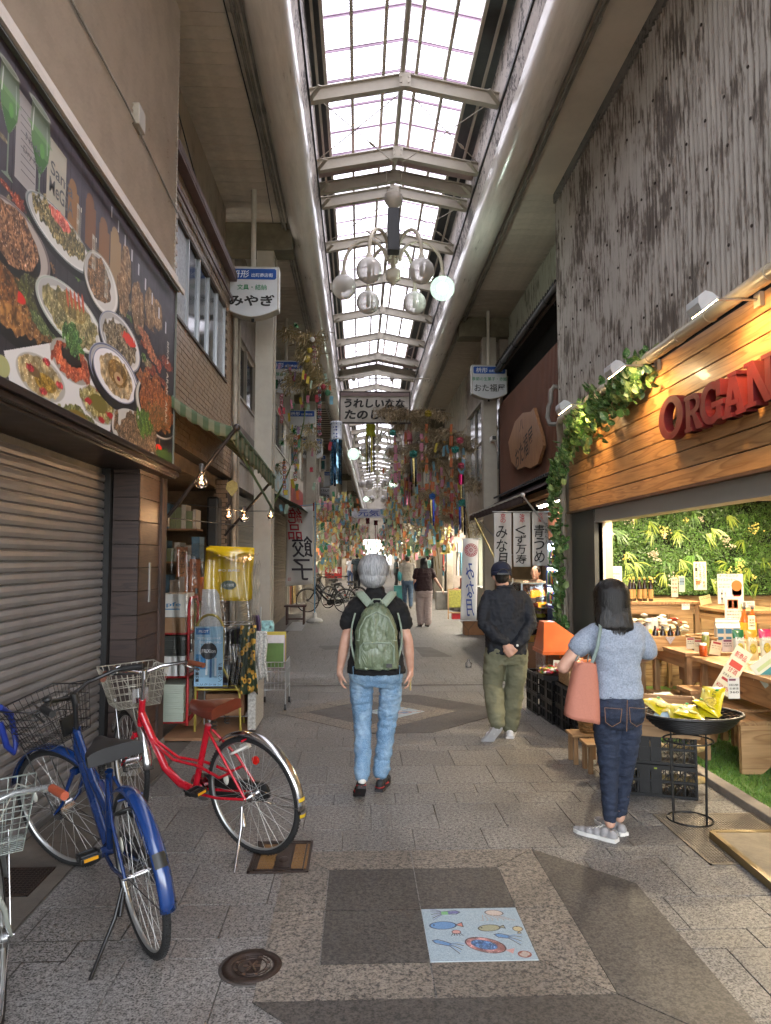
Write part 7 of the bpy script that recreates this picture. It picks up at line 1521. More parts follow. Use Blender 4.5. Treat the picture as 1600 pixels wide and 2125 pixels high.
# green tinsel tufts
for(u,v)in((614,675),(585,920),(610,895)):
    p=at(u,v,12.2);b=MB()
    for i in range(90):d=Vector((rnd.gauss(0,1),rnd.gauss(0,1),rnd.gauss(0,1))).normalized()*.07;q=d.orthogonal().normalized()*.004;b.add([p-q,p+q,p+d],[(0,1,2)])
    solo('tinsel_tuft',b,foil('green','#1d6a3a'),'sparkling green tinsel tuft on the left bamboo','tinsel','green tinsel tufts')
# long hanging strings of strips on the right
def star(mb,p,r_):
    mb.prism([(r_*(1 if i%2==0 else .45)*math.sin(R(36*i)),r_*(1 if i%2==0 else .45)*math.cos(R(36*i)))for i in range(10)],-.004,.004,0,T(*p)@FRONT)
def strip_chain(u,v0,v1,Y,cs,label):
    t=thing('strip_garland',label,'garland',at(u,v1,Y),'garlands of paper strips on the right bamboo');v=v0;i=0;st=MB()
    a,e=at(u,v0,Y),at(u,v1,Y)
    s=MB();s.cyl(a,e,.003,n=4);s.build('string',m_cream_d,t)
    while v<v1-6:
        k=cs[i%len(cs)];L=rnd.uniform(14,22);p0,p1=at(u+rnd.uniform(-1.5,1.5),v,Y),at(u+rnd.uniform(-1.5,1.5),min(v+L,v1),Y);w_=rnd.uniform(.026,.042);b=MB();ang=rnd.uniform(-.9,.9);dx,dy=w_*math.cos(ang),w_*math.sin(ang)
        b.add([(p0.x-dx,p0.y-dy,p0.z),(p0.x+dx,p0.y+dy,p0.z),(p1.x+dx,p1.y+dy,p1.z),(p1.x-dx,p1.y-dy,p1.z)],[(0,1,2,3)]);b.build('paper_strip',cm_[k],t,solid=.003)
        if i%2==0:star(st,(p1.x,p1.y-.03,p1.z),.045)
        v+=L+rnd.uniform(1,9);i+=1
    if st.v:o=st.build('paper_stars',mat('ochre_paper','#96742c',.6),t);o['kind']='stuff'
specs=[(821,905,1040,'pink pink'),(828,960,1018,'pink'),(843,850,1015,'orange white'),(851,925,1018,'pink'),(864,985,1025,'pink light_blue'),(885,880,1040,'orange orange white'),(893,940,1060,'pink orange'),(907,895,990,'light_blue white'),(908,980,1100,'orange pink'),(917,970,1010,'pink'),(925,1020,1075,'orange'),(931,1000,1075,'light_blue orange'),(937,880,1000,'orange'),(937,1000,1078,'orange red'),(945,1005,1090,'pink orange'),(949,1040,1115,'light_blue orange'),(906,1070,1100,'orange'),(914,1080,1125,'light_blue'),(945,1090,1118,'light_blue'),(953,950,1060,'yellow orange'),(898,1000,1090,'orange light_blue'),(875,900,960,'pink'),(858,1010,1060,'white'),(870,960,1070,'orange pink'),(961,930,1000,'light_blue'),(921,900,960,'white light_blue'),(888,1060,1110,'lilac')]
for i,(u,v0,v1,cs)in enumerate(specs):
    cs=[c.replace('_',' ')for c in cs.split()];strip_chain(u,v0,v1,15.3+.35*(i%4),cs,'string of %s paper strips with yellow stars under the right bamboo'%' and '.join(dict.fromkeys(cs)))
for i in range(60):
    u,v=rnd.gauss(905,40),rnd.uniform(900,1110);put_card(at(u,v,16.5+rnd.uniform(-1,1)),rnd.choice(['orange','orange','pink','light blue','yellow','lilac','white']),(.75,1,rnd.uniform(.6,1.1)),'right bamboo bough',rnd=rnd)
def kusudama(u,v,r_,k,label,Y=15.2,tail=None):
    p=at(u,v,Y);t=thing('paper_ball',label,'paper ball',p);b=MB();ph=(1+5**.5)/2;V=[Vector(q).normalized()*r_ for q in((-1,ph,0),(1,ph,0),(-1,-ph,0),(1,-ph,0),(0,-1,ph),(0,1,ph),(0,-1,-ph),(0,1,-ph),(ph,0,-1),(ph,0,1),(-ph,0,-1),(-ph,0,1))]
    Fc=[(0,11,5),(0,5,1),(0,1,7),(0,7,10),(0,10,11),(1,5,9),(5,11,4),(11,10,2),(10,7,6),(7,1,8),(3,9,4),(3,4,2),(3,2,6),(3,6,8),(3,8,9),(4,9,5),(2,4,11),(6,2,10),(8,6,7),(9,8,1)]
    for f in Fc:c=(V[f[0]]+V[f[1]]+V[f[2]])/3;b.add([p+V[f[0]],p+V[f[1]],p+V[f[2]],p+c*.72],[(0,1,3),(1,2,3),(2,0,3)])
    b.build('folded_paper',mat('paper_'+k,{'teal':'#2f7a70','rose':'#a8485a','gold':'#8a7a22','blue':'#2a5a9a'}[k],.4,coat=.3),t)
    if tail:
        for i,c in enumerate(tail):b=MB();x=p.x+(i-(len(tail)-1)/2)*.05;b.add([(x-.02,p.y,p.z-r_),(x+.02,p.y,p.z-r_),(x+.02,p.y+.01,p.z-r_-.5-.05*i),(x-.02,p.y,p.z-r_-.5-.05*i)],[(0,1,2,3)]);b.build('ribbon',foil(c,{'black':'#141414','gold':'#8a7a4a','blue2':'#1c2f8a','rose':'#8a4a5a'}[c]),t,solid=.002)
kusudama(858,942,.095,'teal','teal folded paper ball with dark ribbons, left of the orange strips',tail=['black','gold','black']);kusudama(945,933,.09,'teal','teal folded paper ball high on the right bamboo');kusudama(955,914,.085,'rose','rose folded paper ball highest on the right bamboo');kusudama(957,966,.08,'rose','round rose striped ball above the magenta tube')
kusudama(815,898,.08,'teal','teal paper ball at the left tip of the right bamboo');kusudama(889,858,.085,'gold','shiny gold folded ornament in the bamboo leaves');kusudama(897,1030,.075,'blue','blue paper ball deep among the strips',tail=['gold','blue2']);kusudama(959,1043,.085,'teal','lowest teal paper ball at the end of the magenta tube',tail=['blue2','gold','black'])
p0,p1,p2=at(957,985,15.2),at(957,1006,15.2),at(957,1034,15.2);t=thing('foil_tube','shiny magenta and gold foil tube hanging on the right','ornament',p2);b=MB();b.cyl(p0,p1,.06,n=12);b.build('magenta_foil',foil('magenta','#a01050',.15),t);b=MB();b.cyl(p1,p2,.03,n=10);b.build('gold_foil',foil('gold','#8a7a4a'),t)
b=MB();p=at(957,978,15.1);b.prism([(-.09,.09),(-.05,.0),(.0,-.06),(.09,.04),(.10,.07),(.0,.0)],0,.01,0,T(*p)@FRONT);solo('blue_paper_star',b,cm_['light blue'],'light blue paper star behind the rose striped ball','ornament')
# the decorated boughs farther down: cards joined with their leaves as uncountable masses, larger cards singly
def far_bough(u0,u1,v0,v1,Y,n,seed,side,nc):
    rr=random.Random(seed);c=at((u0+u1)/2,v1,Y);t=thing('bamboo_branch','decorated dry bamboo bough %s, %s'%(side,('','above the parked bicycles','beside the round blue sign','lowest by the white flag','far behind the gray hair','in the middle distance over the pale shirt woman','above the woman in maroon','near the arcade centre','farthest on this side','farthest, by the bright end','hanging just behind the orange strips','upper one beside the third right sign')[seed]),'bamboo',c,'distant bamboo boughs with wish cards')
    L=MB();
    for i in range(int(n*.75)):
        p=at(rr.gauss((u0+u1)/2,(u1-u0)*.27),v0+(v1-v0)*rr.random()**.8,Y+rr.uniform(-.8,.8));a=rr.uniform(0,6.28);d=Vector((math.cos(a),.5*math.sin(a),rr.uniform(-1.2,.4)))*.16;w_=d.cross(Vector((.2,1,.3))).normalized()*.010;L.add([p,p+d*.5+w_,p+d,p+d*.5-w_],[(0,1,2,3)])
    o=L.build('leaves',m_dry[1],t);o['kind']='stuff'
    b=MB();b.tube([at((u0+u1)/2+(12 if side=='on the right' else-12),min(v1+60,1200),Y),at((u0+u1)/2,(v0+v1)/2,Y),at((u0+u1)/2-6,v0,Y)],.015,5);b.build('stem',m_dry[0],t)
    for k in('yellow','orange','pale green','light blue','white','pink','green'):
        C=MB()
        for i in range(nc//(3 if k in('yellow','white','pale green')else 5)):
            p=at(rr.gauss((u0+u1)/2,(u1-u0)*.27),v0+(v1-v0)*rr.random(),Y+rr.uniform(-.9,.9));M=T(*p)@RZ(rr.uniform(-70,70))@RY(rr.uniform(-25,25));C.add([(-.05,0,0),(.05,0,0),(.05,0,-.21),(-.05,0,-.21)],[(0,1,2,3)],0,False,M)
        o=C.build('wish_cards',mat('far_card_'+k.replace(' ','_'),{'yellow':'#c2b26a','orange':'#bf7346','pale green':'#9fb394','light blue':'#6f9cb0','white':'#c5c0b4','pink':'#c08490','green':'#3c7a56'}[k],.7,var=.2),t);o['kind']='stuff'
for a in((652,705,1030,1150,25,900,1,'on the left',120),(695,735,1020,1150,29,900,2,'on the left',120),(655,700,1080,1175,22,600,3,'on the left',80),(730,765,1085,1150,38,600,4,'on the left',90),(812,875,1010,1150,24,1500,5,'on the right',160),(855,935,1020,1140,21,1500,6,'on the right',150),(800,840,1040,1145,32,1100,7,'on the right',130),(785,815,1095,1150,46,700,8,'on the right',90),(870,930,1010,1120,19.5,900,10,'on the right',80),(805,855,950,1060,27,1000,11,'on the right',70)):far_bough(*a)
# hanging dumpling banner on a pole
Y=17.8;a,b_=at(596,1050,Y),at(649,1212,Y);w,h=b_.x-a.x,a.z-b_.z;t=thing('flag_banner','white flag with red and black dumpling writing on a blue pole with white base','flag',(b_.x+.08,Y,gz(Y)))
s=MB();s.surf(lambda u,v:(a.x+w*u+.06*(1-u)*(v-.5),Y+.03*math.sin(u*6+v*4),b_.z+h*v-.06*(1-u)),16,16);s.build('cloth',mat('banner_cloth','#b8b6b2'),t,solid=.003);px=b_.x+.05
M=T((a.x+b_.x)/2,Y-.07,(a.z+b_.z)/2)@FRONT;tx=MB();text(tx,'絶品',w*.55,h*.42,M@T(-w*.18,h*.27,0)@Matrix.Diagonal((-1,1,1,1)),0,.06,.1,vertical=True);text(tx,'印',w*.12,w*.14,M@T(-w*.38,-h*.44,0),0,.02);tx.build('lettering',mat('ink_a01c30','#a01c30',.6),t)
tx=MB();text(tx,'餃子',w*.80,h*.58,M@T(w*.10,-h*.17,.0)@Matrix.Diagonal((-1,1,1,1)),0,.06,.08,vertical=True);tx.build('lettering',mat('ink_231d28','#231d28',.6),t)
b=MB();b.cyl((px,Y,.12+gz(Y)),(px,Y,a.z+.1),.014,n=8);b.cyl((px+.4,Y,a.z+.08),(a.x-.05,Y,a.z-.03),.008,n=6);b.build('pole',mat('sky_blue_pole','#4f84a8',.4),t)
b=MB();b.lathe([(0,0),(.2,0),(.21,.04),(.17,.09),(.06,.12),(.05,.24),(0,.24)],8,0,T(px,Y,gz(Y)));b.build('weight_base',mat('white_plastic_base','#b3b0a8',.6,dirt=.2),t,bev=.01)
# ================================================================== farther shop fronts
def front(side,y0,y1,wallc,kind,label,lit=0,seed=0):
    rr=random.Random(seed);s=-1 if side=='left' else 1;m0=(y0+y1)/2;X=(-1.95 if s<0 else 2.95)+bend(m0);zg=gz(y0);t=thing('arcade_shop',label,'shop building',(X,m0,zg));back=X+s*1.8
    mw=mat('front_'+wallc.strip('#'),wallc,.7,var=.12,dirt=.25);zt=2.7+zg
    b=MB();b.box((X,y0,zt+.1),(X+s*.2,y1,4.3));b.box((X,y0,5.3),(X+s*.2,y1,ZS));b.box((X,y0,zg),(X+s*.2,y0+.25,zt+.1));b.box((X,y1-.25,zg),(X+s*.2,y1,zt+.1));b.box((X+s*.02,y0,4.3),(X+s*.2,y0+.5,5.3));b.box((X+s*.02,y1-.5,4.3),(X+s*.2,y1,5.3));b.box((X+s*.2,y0,zg),(back,y0+.05,ZS));b.box((back,y0,zg),(back+s*.1,y1,zt+.2));b.box((X+s*.2,y0,zt+.2),(back,y1,zt+.3));b.build('wall',mw,t)
    n=max(2,int((y1-y0-1)/1.0));w_=(y1-y0-1)/n
    for i in range(n):
        ya=y0+.5+i*w_;b=MB();b.box((X+s*.08,ya+.03,4.32),(X+s*.09,ya+w_-.03,5.28));f=b.build('window_pane',m_glass_dark,t);b=MB();b.box((X+s*.03,ya-.025,4.3),(X+s*.10,ya+.025,5.3));b.build('window_frame',m_cream_d,t)
    b=MB();b.box((X-s*.02,y0+.4,4.26),(X+s*.1,y1-.4,4.3));b.build('window_sill',m_cream_d,t)
    if kind=='shutter':
        b=MB();z=zg
        while z<zt:b.box((X+s*.08,y0+.25,z),(X+s*.11,y1-.25,z+.06));z+=.066
        o=b.build('shutter_slats',mat('far_shutter','#6f6a60',.5,metal=.2),t);o['kind']='stuff'
    elif kind=='brick':
        b=MB();z=zg;r_=0
        while z<zt:
            y=y0+.25+(.1 if r_%2 else 0)
            while y<y1-.3:b.box((X+s*.05,y,z),(X+s*.08,y+.19,z+.06));y+=.2
            z+=.07;r_+=1
        o=b.build('bricks',mat('far_brick','#75695c',.7,var=.2),t);o['kind']='stuff'
    else:
        for i in range(7):ya=y0+.4+rr.random()*(y1-y0-1.2);h_=rr.uniform(.5,1.5);b=MB();b.box((X+s*.2,ya,zg),(X+s*rr.uniform(.5,1.1),ya+rr.uniform(.3,.8),zg+h_));b.build('shelf',mat('shelf%d'%rr.randint(0,5),rr.choice(['#7a5a3a','#8a8578','#5a6a5a','#8a3a2a','#a08a5a','#4a4a50']),.6,var=.5,scale=7),t)
        for i in range(16):ya=y0+.4+rr.random()*(y1-y0-1);b=MB();b.box((X+s*.25,ya,zg+rr.uniform(.8,2.2)),(X+s*.3,ya+.25,zg+rr.uniform(1.,2.4)));b.build('goods',mat('fgoods%d'%rr.randint(0,6),rr.choice(['#b8a890','#b0a040','#9a3a30','#4a7a8a','#b5b5b0','#6a8a4a','#b87a4a']),.6),t)
        if lit:
            b=MB();b.box((X+s*.6,y0+.6,zt+.12),(X+s*.75,y1-.6,zt+.16));b.build('tube_lamp',emis('far_tube','#fff0d8',3.0),t)
            l=bpy.data.lights.new('shop_light','AREA');l.shape='RECTANGLE';l.size=.3;l.size_y=y1-y0-1.2;l.energy=lit*.55;l.color=(1,.9,.74);lo=bpy.data.objects.new('shop_light',l);link(lo);lo.parent=t;lo.location=(s*.65,0,zt+.10-zg)
    if kind in('open','brick'):
        ac=rr.choice(['#3a4a3a','#6a2a28','#4a4238','#7a6a4a']);b=MB();b.surf(lambda u,v:(X-s*.7*v+.0,y0+.2+(y1-y0-.4)*u,zt+.35-.35*v),12,3);b.build('awning',mat('aw'+ac,ac,.8),t,solid=.01)
    b=MB();b.box((X-s*.02,y0+.3,3.2+zg*.5),(X,y1-.3,3.8+zg*.5));b.build('name_board',mat('nb%d'%(seed%4),('#a8a090','#4a3a2e','#7a8a8a','#8a2a24')[seed%4],.5,dirt=.2),t)
    return t
prev=[('left',11.08,15.2,'#9a9084','shutter',0),('left',15.25,20.1,'#a39c90','brick',0),('left',20.15,25,'#b3ac9e','open',40),('left',25.05,30,'#9a9186','shutter',0),('left',30.05,36,'#b8b1a4','open',40),('left',36.05,43,'#a39a8e','open',50),('left',43.05,52,'#b3ac9e','shutter',0),('left',52.05,64,'#9a9186','open',60),('left',64.05,90,'#b3ac9e','open',80),
        ('right',19.7,24.5,'#b3ac9e','open',70),('right',24.55,29.3,'#8f8880','open',40),('right',29.35,36,'#b3ac9e','shutter',0),('right',36.05,43,'#9a9186','open',50),('right',43.05,52,'#b3ac9e','open',50),('right',52.05,64,'#9a9186','shutter',0),('right',64.05,90,'#b3ac9e','open',80)]
wd={'shutter':'with its shutter down','brick':'of tan brick','open':'open and lined with goods'}
for i,(sd,y0,y1,wc,kd,lt)in enumerate(prev):front(sd,y0,y1,wc,kd,'shop building %s on the %s side, %s'%(wd[kd],sd,('just past the tiled building','behind the white flag','behind the parked dark bicycles','beyond the parked bicycles','fifth from the camera','sixth from the camera','seventh from the camera','second last','last before the bright end','next to the framed windows','behind the man in black','third past the framed windows','fourth past the framed windows','fifth past the framed windows','second last before the end','last before the bright end')[i]),lt,i+1)
# lower floor of the window building on the right
front_r=thing('corner_shop_counter','open corner shop counter with a pale panel under the framed windows','counter',(3.2,17,gz(17)));b=MB();b.box((3.0,15.6,gz(16)),(3.5,19.5,.95));b.build('counter',mat('grey_counter','#85837c',.5),front_r)
b=MB();b.box((4.2,15.02,0),(4.3,19.6,2.6));b.box((3.2,15.02,2.5),(4.3,19.6,2.6));b.box((3.25,19.55,0),(4.2,19.6,2.6));b.build('back_wall',mat('pale_green_grey','#9a9c8a',.6),front_r)
l=bpy.data.lights.new('shop_light','AREA');l.shape='RECTANGLE';l.size=.3;l.size_y=2.4;l.energy=22;l.color=(1,.95,.85);lo=bpy.data.objects.new('shop_light',l);link(lo);lo.parent=front_r;lo.location=(.4,.3,2.35-gz(17));b=MB();b.box((3.5,16,2.46),(3.7,18.5,2.495));b.build('tube_lamp',emis('far_tube','#fff0d8',3),front_r)
b=MB();b.box((3.0,15.7,.96),(3.4,16.6,1.25));b.box((3.05,15.8,1.255),(3.35,16.5,1.36));solo('black_trays',b,m_blk,'stacked black trays on the corner shop counter','tray',bev=.01)
# things standing along the street
def boxat(name,u,v,w,d,h,m,label,cat,bev=.006):c=floor_at(u,v);b=MB();b.box((c.x-w/2,c.y,c.z),(c.x+w/2,c.y+d,c.z+h));return solo(name,b,m,label,cat,bev=bev)
boxat('grey_cabinet',925,1265,.55,.4,.52,mat('grey_case','#8f8d88',.5),'low grey box with a dark top beside the corner counter','box')
t=thing('easel_board','wooden easel board with a yellow patterned poster','signboard',floor_at(947,1285));c=Vector(t.location)
b=MB();
for x in(-.22,.2):b.box((c.x+x,c.y,c.z),(c.x+x+.03,c.y+.03,c.z+.78))
b.box((c.x-.19,c.y,c.z+.74),(c.x+.2,c.y+.03,c.z+.77));b.box((c.x-.19,c.y,c.z+.15),(c.x+.2,c.y+.03,c.z+.18));b.build('frame',m_twz,t);b=MB();b.box((c.x-.185,c.y+.005,c.z+.30),(c.x+.195,c.y+.02,c.z+.735));b.build('poster',mat('yellow_pattern','#8f8a3a',.6,var=.5,scale=30),t);b=MB();b.box((c.x-.1,c.y+.03,c.z),(c.x+.12,c.y+.2,c.z+.16));b.build('red_foot',m_redp,t)
boxat('brown_carton',985,1318,.42,.3,.34,m_card,'brown carton on the ground under the narrow banner','box')
boxat('teal_crate',828,1245,.35,.4,.5,mat('teal_plastic','#1f5f60',.4),'teal plastic crate beside the woman in the pale shirt','crate')
t=thing('red_sign_box','red illuminated sign box with white writing behind the bicycles','sign',at(692,1195,26));p=at(692,1188,26);b=MB();b.box((p.x-.3,26,p.z-.2),(p.x+.3,26.2,p.z+.2));b.build('box',mat('sign_red','#a81c18',.4),t);tx=MB();text(tx,'中国漢方',.5,.16,T(p.x,25.99,p.z+.05)@FRONT,0,.03);tx.build('lettering',mat('ink_e8e0d8','#e8e0d8',.5),t)
for i,(u,v,w,h_)in enumerate(((686,1135,.5,2.0),(745,1180,.9,.5))):boxat('white_board',740,1215,.9,.08,.75,mat('white_panel','#a8a6a0',.5),'low white board leaning behind the gray haired woman','board')if i else None
# ================================================================== BICYCLES
m_tyre=mat('tyre_rubber','#1a1a1a',.7,bmp=.5,bscale=150,dirt=.3);m_rim=mat('rim_metal','#a9aaa8',.3,metal=.8,var=.05);m_spoke=mat('spoke_metal','#c2c4c2',.3,metal=.8)
def wheel(parent,M,name='wheel',white_wall=False,r=.335):
    w=bpy.data.objects.new(name,MB().mesh(name,m_rim));
    b=MB();n=48;b.tube([(r*.93*math.cos(2*math.pi*i/n),0,r*.93*math.sin(2*math.pi*i/n))for i in range(n)],.0135,8,0,True,M=M,flat=1);w=b.build(name,m_rim,parent)
    b=MB();b.tube([((r-.017)*math.cos(2*math.pi*i/n),0,(r-.017)*math.sin(2*math.pi*i/n))for i in range(n)],.0175,10,0,True,M=M)
    for i in range(96):
        a=2*math.pi*i/96;Mk=M@RY(-math.degrees(a))@T(r+.0002,0,0);b.box((-.003,-.010,-.003),(.0012,.010,.003),0,Mk)
    b.build('tyre',m_tyre,w)
    b=MB();b.cyl((0,-.045,0),(0,.045,0),.014,n=10,M=M);b.cyl((0,-.032,0),(0,-.028,0),.028,n=14,M=M);b.cyl((0,.028,0),(0,.032,0),.028,n=14,M=M);b.cyl((0,-.07,0),(0,.07,0),.005,n=6,M=M);b.build('hub',m_chrome,w)
    b=MB()
    for i in range(32):
        a0=2*math.pi*i/32;sd=.03 if i%2 else-.03;ah=a0+(1.25 if(i//2)%2 else-1.25);b.tube([(.027*math.cos(ah),sd,.027*math.sin(ah)),(r*.91*math.cos(a0),0,r*.91*math.sin(a0))],.0012,4,0,M=M,caps=False)
    b.build('spokes',m_spoke,w)
    b=MB();b.ball((r*.55,.012,r*.2),(.022,.006,.035),10,6,0,M);b.build('spoke_reflector',mat('pale_reflector','#c9c8bc',.2),w);return w
def bicycle(label,frame_c,steer,saddle_c,grip_c,basket_c,fender_c,bar_c,low='curve',kick='rear',hub_front=True,name='bicycle',group=None,detail=True,basket=True,motor=False):
    t=thing(name,label,'bicycle',(0,0,0),group);I=Matrix.Identity(4);r=.335;mf=mat('bike_'+frame_c.strip('#'),frame_c,.25,var=.04,coat=.6,dirt=.08);mb=bar_c;RH=Vector((0,0,r));BB=Vector((.46,0,.285));ST=Vector((.30,0,.70));HB=Vector((.985-.085,0,.60));HT=Vector((.855,0,.79));FH=Vector((1.10,0,r))
    wheel(t,T(0,0,r),'rear_wheel')
    b=MB();b.cyl(BB,ST,.019,n=12);b.cyl(HB,HT,.021,n=12)
    if low=='curve':
        b.tube([HB+(HT-HB)*.55,(.80,0,.56),(.70,0,.38),(.58,0,.305),BB],.024,12);
        for s in(-1,1):b.tube([HB+(HT-HB)*.35,(.76,s*.012,.53),(.60,s*.02,.455),(.38,s*.03,.455),(.20,s*.045,.42),(.10,s*.05,.47)],.009,8)
    else:
        b.tube([HB+(HT-HB)*.5,(.66,0,.47),BB+Vector((.02,0,.02))],.026,12);b.tube([HB+(HT-HB)*.9,(.62,0,.56),BB.lerp(ST,.42)],.02,12)
    for s in(-1,1):
        b.tube([BB+Vector((-.03,s*.03,0)),(.22,s*.052,.30),RH+Vector((0,s*.06,0))],.009,8);b.tube([ST+Vector((-.01,s*.015,-.03)),(.14,s*.05,.52),RH+Vector((0,s*.06,0))],.008,8)
    b.cyl(BB+Vector((0,-.04,0)),BB+Vector((0,.04,0)),.024,n=12);b.cyl((.0,-.052,.66),(.0,.052,.66),.006,n=6);b.build('frame',mf,t)
    # fender, chain guard, crank, pedals, stand, lock
    def fender(a0,a1,Mx,nm='fender'):
        b=MB();n=22;R_=r+.028
        def fn(u,v):
            a=R(a0+(a1-a0)*u);q=(v-.5)*2;rr=R_-.016*q*q;return(rr*math.cos(a),.032*q,rr*math.sin(a))
        b.surf(fn,n,6,0,True,Mx);return b.build(nm,fender_c,t,solid=.0015)
    fender(56,184,T(0,0,r),'rear_fender')
    b=MB();b.tube([(0,s_,r)if k==0 else(-.36*math.cos(R(10)),s_*.7,r+.0)for s_ in(.05,)for k in(0,1)],.0025,4);b.tube([(0,-.05,r),(-.355,-.034,r+.0)],.0025,4);b.build('fender_stay',m_black if motor or basket_c==m_black else m_chrome,t)
    b=MB();b.cyl(BB+Vector((0,-.075,0)),BB+Vector((0,.075,0)),.008,n=6);
    b.cyl(BB+Vector((0,-.052,0)),BB+Vector((0,-.048,0)),.085,n=24);
    for s,a in((-1,-25),(1,155)):
        e=BB+Vector((.165*math.cos(R(a)),s*.075,.165*math.sin(R(a))));b.beam(BB+Vector((0,s*.072,0)),e,.012,.02)
    b.build('crank',m_black if not detail or basket_c==m_black else m_chrome,t)
    b=MB();b.prism([(x_,z_)for x_,z_ in[(-.02+.055*math.cos(R(a)),.335+.055*math.sin(R(a)))for a in range(90,271,20)]+[(.46+.075*math.cos(R(a)),.29+.075*math.sin(R(a)))for a in range(-80,91,20)]],.050,.066,0,FRONT);b.build('chain_guard',m_black,t)
    for s,a in((-1,-25),(1,155)):
        e=BB+Vector((.165*math.cos(R(a)),s*.125,.165*math.sin(R(a))));b=MB();b.box((e.x-.045,e.y-.045,e.z-.012),(e.x+.045,e.y-.035,e.z+.012));b.box((e.x-.045,e.y+.035,e.z-.012),(e.x+.045,e.y+.045,e.z+.012));b.box((e.x-.045,e.y-.035,e.z-.012),(e.x-.035,e.y+.035,e.z+.012));b.box((e.x+.035,e.y-.035,e.z-.012),(e.x+.045,e.y+.035,e.z+.012));b.cyl((e.x,e.y-.05,e.z),(e.x,e.y+.05,e.z),.012,n=8)
        p=b.build('pedal',m_black,t,bev=.003);b=MB();b.box((e.x-.047,e.y-.03,e.z-.007),(e.x-.0455,e.y+.03,e.z+.007));b.build('reflector',mat('amber_reflector','#c98a12',.3),p)
    if kick=='side':b=MB();b.tube([(.02,.07,r-.04),(-.01,.12,.20),(-.07,.27,.004),(-.09,.28,.003)],.008,8);b.cyl((.03,.065,.27),(-.015,.10,.20),.011,n=6);b.build('kickstand',m_black if basket_c==m_black else m_chrome,t)
    b=MB();b.tube([(-.0+.29,.0,.72),(.285,0,.80)],.012,8);b.build('seat_post',m_chrome if not basket_c==m_black else m_black,t)
    Lk=T(.135,0,.60)@RY(60);b=MB();b.tube([(.05*math.cos(R(a)),.05*math.sin(R(a))*1.0,0)for a in range(0,360,24)],.0075,8,0,True,M=T(.07,0,.585)@RY(25));b.box((-.03,-.062,-.015),(.03,-.036,.02),0,T(.07,0,.585)@RY(25));b.build('ring_lock',m_black if basket_c==m_black else mat('white_lock','#c5c3bb',.4),t)
    b=MB();b.cyl((-.02+.05,-.072,.50),(.05-.02,-.085,.50),.024,n=12);b.build('rear_reflector',mat('red_reflector','#c51a12',.2,coat=.5),t)
    # saddle
    def sad(u,v):
        x=-.13+.27*u;w=(.098*(1-u)**.55*(1.0 if u<.5 else 1)+.018)if u<.55 else .02+.052*(1-(u-.55)/.45)**1.3;w=.105*math.cos(min(1,max(0,u))*1.35)**1.1+.014;q=(v-.5)*2;return(x,w*math.sin(q*1.5),.035*math.cos(q*1.5)-.018*u+.012*(1-u)*abs(q)+.012*(u>.85)*(u-.85)*4)
    Ms=T(.27,0,.815);b=MB();b.surf(sad,18,12,0,True,Ms);b.surf(lambda u,v:(sad(u,v)[0],sad(u,v)[1]*.96,-.03+.006*u),18,12,0,True,Ms);b.surf(lambda u,v:(sad(u,0)[0],sad(u,0)[1],sad(u,0)[2]*(1-v)+(-.03)*v),18,2,0,True,Ms);b.surf(lambda u,v:(sad(u,1)[0],sad(u,1)[1],sad(u,1)[2]*(1-v)+(-.03)*v),18,2,0,True,Ms);b.surf(lambda u,v:(-.13,sad(0,u)[1],sad(0,u)[2]*(1-v)-.03*v),12,2,0,True,Ms);s_=b.build('saddle',saddle_c,t)
    b=MB()
    for s in(-1,1):b.tube([(.20-.02*math.cos(a*1.2)*0+.016*math.cos(a*1.3),s*.05+.016*math.sin(a*1.3),.775-.004*a+.0)for a in range(18)],.003,5)
    b.tube([(.2,-.05,.78),(.36,0,.79),(.2,.05,.78)],.004,5);b.build('saddle_springs',m_black,s_)
    # steered front
    ax=(HT-HB).normalized();S=T(*HB)@Matrix.Rotation(R(steer),4,ax)@T(*(-HB));
    b=MB();
    for s in(-1,1):b.tube([HB+Vector((.008,s*.035,-.03)),(.955,s*.05,.50),(1.02,s*.055,.40),FH+Vector((0,s*.058,0))],[.013,.012,.010,.008],8,M=S)
    b.box((.885,-.045,.555),(.925,.045,.585),0,S);b.build('fork',mf,t)
    wheel(t,S@T(*FH),'front_wheel');fender(20,172,S@T(*FH),'front_fender')
    b=MB();b.tube([FH+Vector((0,.05,0)),FH+Vector((-.30,.034,-.16))],.0025,4,M=S);b.tube([FH+Vector((0,-.05,0)),FH+Vector((-.30,-.034,-.16))],.0025,4,M=S);b.tube([FH+Vector((0,.055,0)),FH+Vector((.12,.06,.40))],.004,5,M=S);b.tube([FH+Vector((0,-.055,0)),FH+Vector((.12,-.06,.40))],.004,5,M=S);b.build('fender_stay',m_black if basket_c==m_black else m_chrome,t)
    if hub_front:b=MB();b.cyl(FH+Vector((0,-.045,0)),FH+Vector((0,.045,0)),.042,n=18,M=S);b.build('hub_dynamo',m_chrome,t)
    Bt=HT+ax*.17
    b=MB();b.cyl(HT,Bt,.013,n=10,M=S);b.cyl(Bt+Vector((0,0,-.03)),Bt+Vector((0,0,.02)),.019,n=10,M=S);b.tube([Bt+Vector((-.17,-.29,.045)),Bt+Vector((-.06,-.24,.05)),Bt+Vector((.03,-.12,.03)),Bt+Vector((.02,0,0)),Bt+Vector((.03,.12,.03)),Bt+Vector((-.06,.24,.05)),Bt+Vector((-.17,.29,.045))],.011,10,M=S);hb=b.build('handlebar',mb,t)
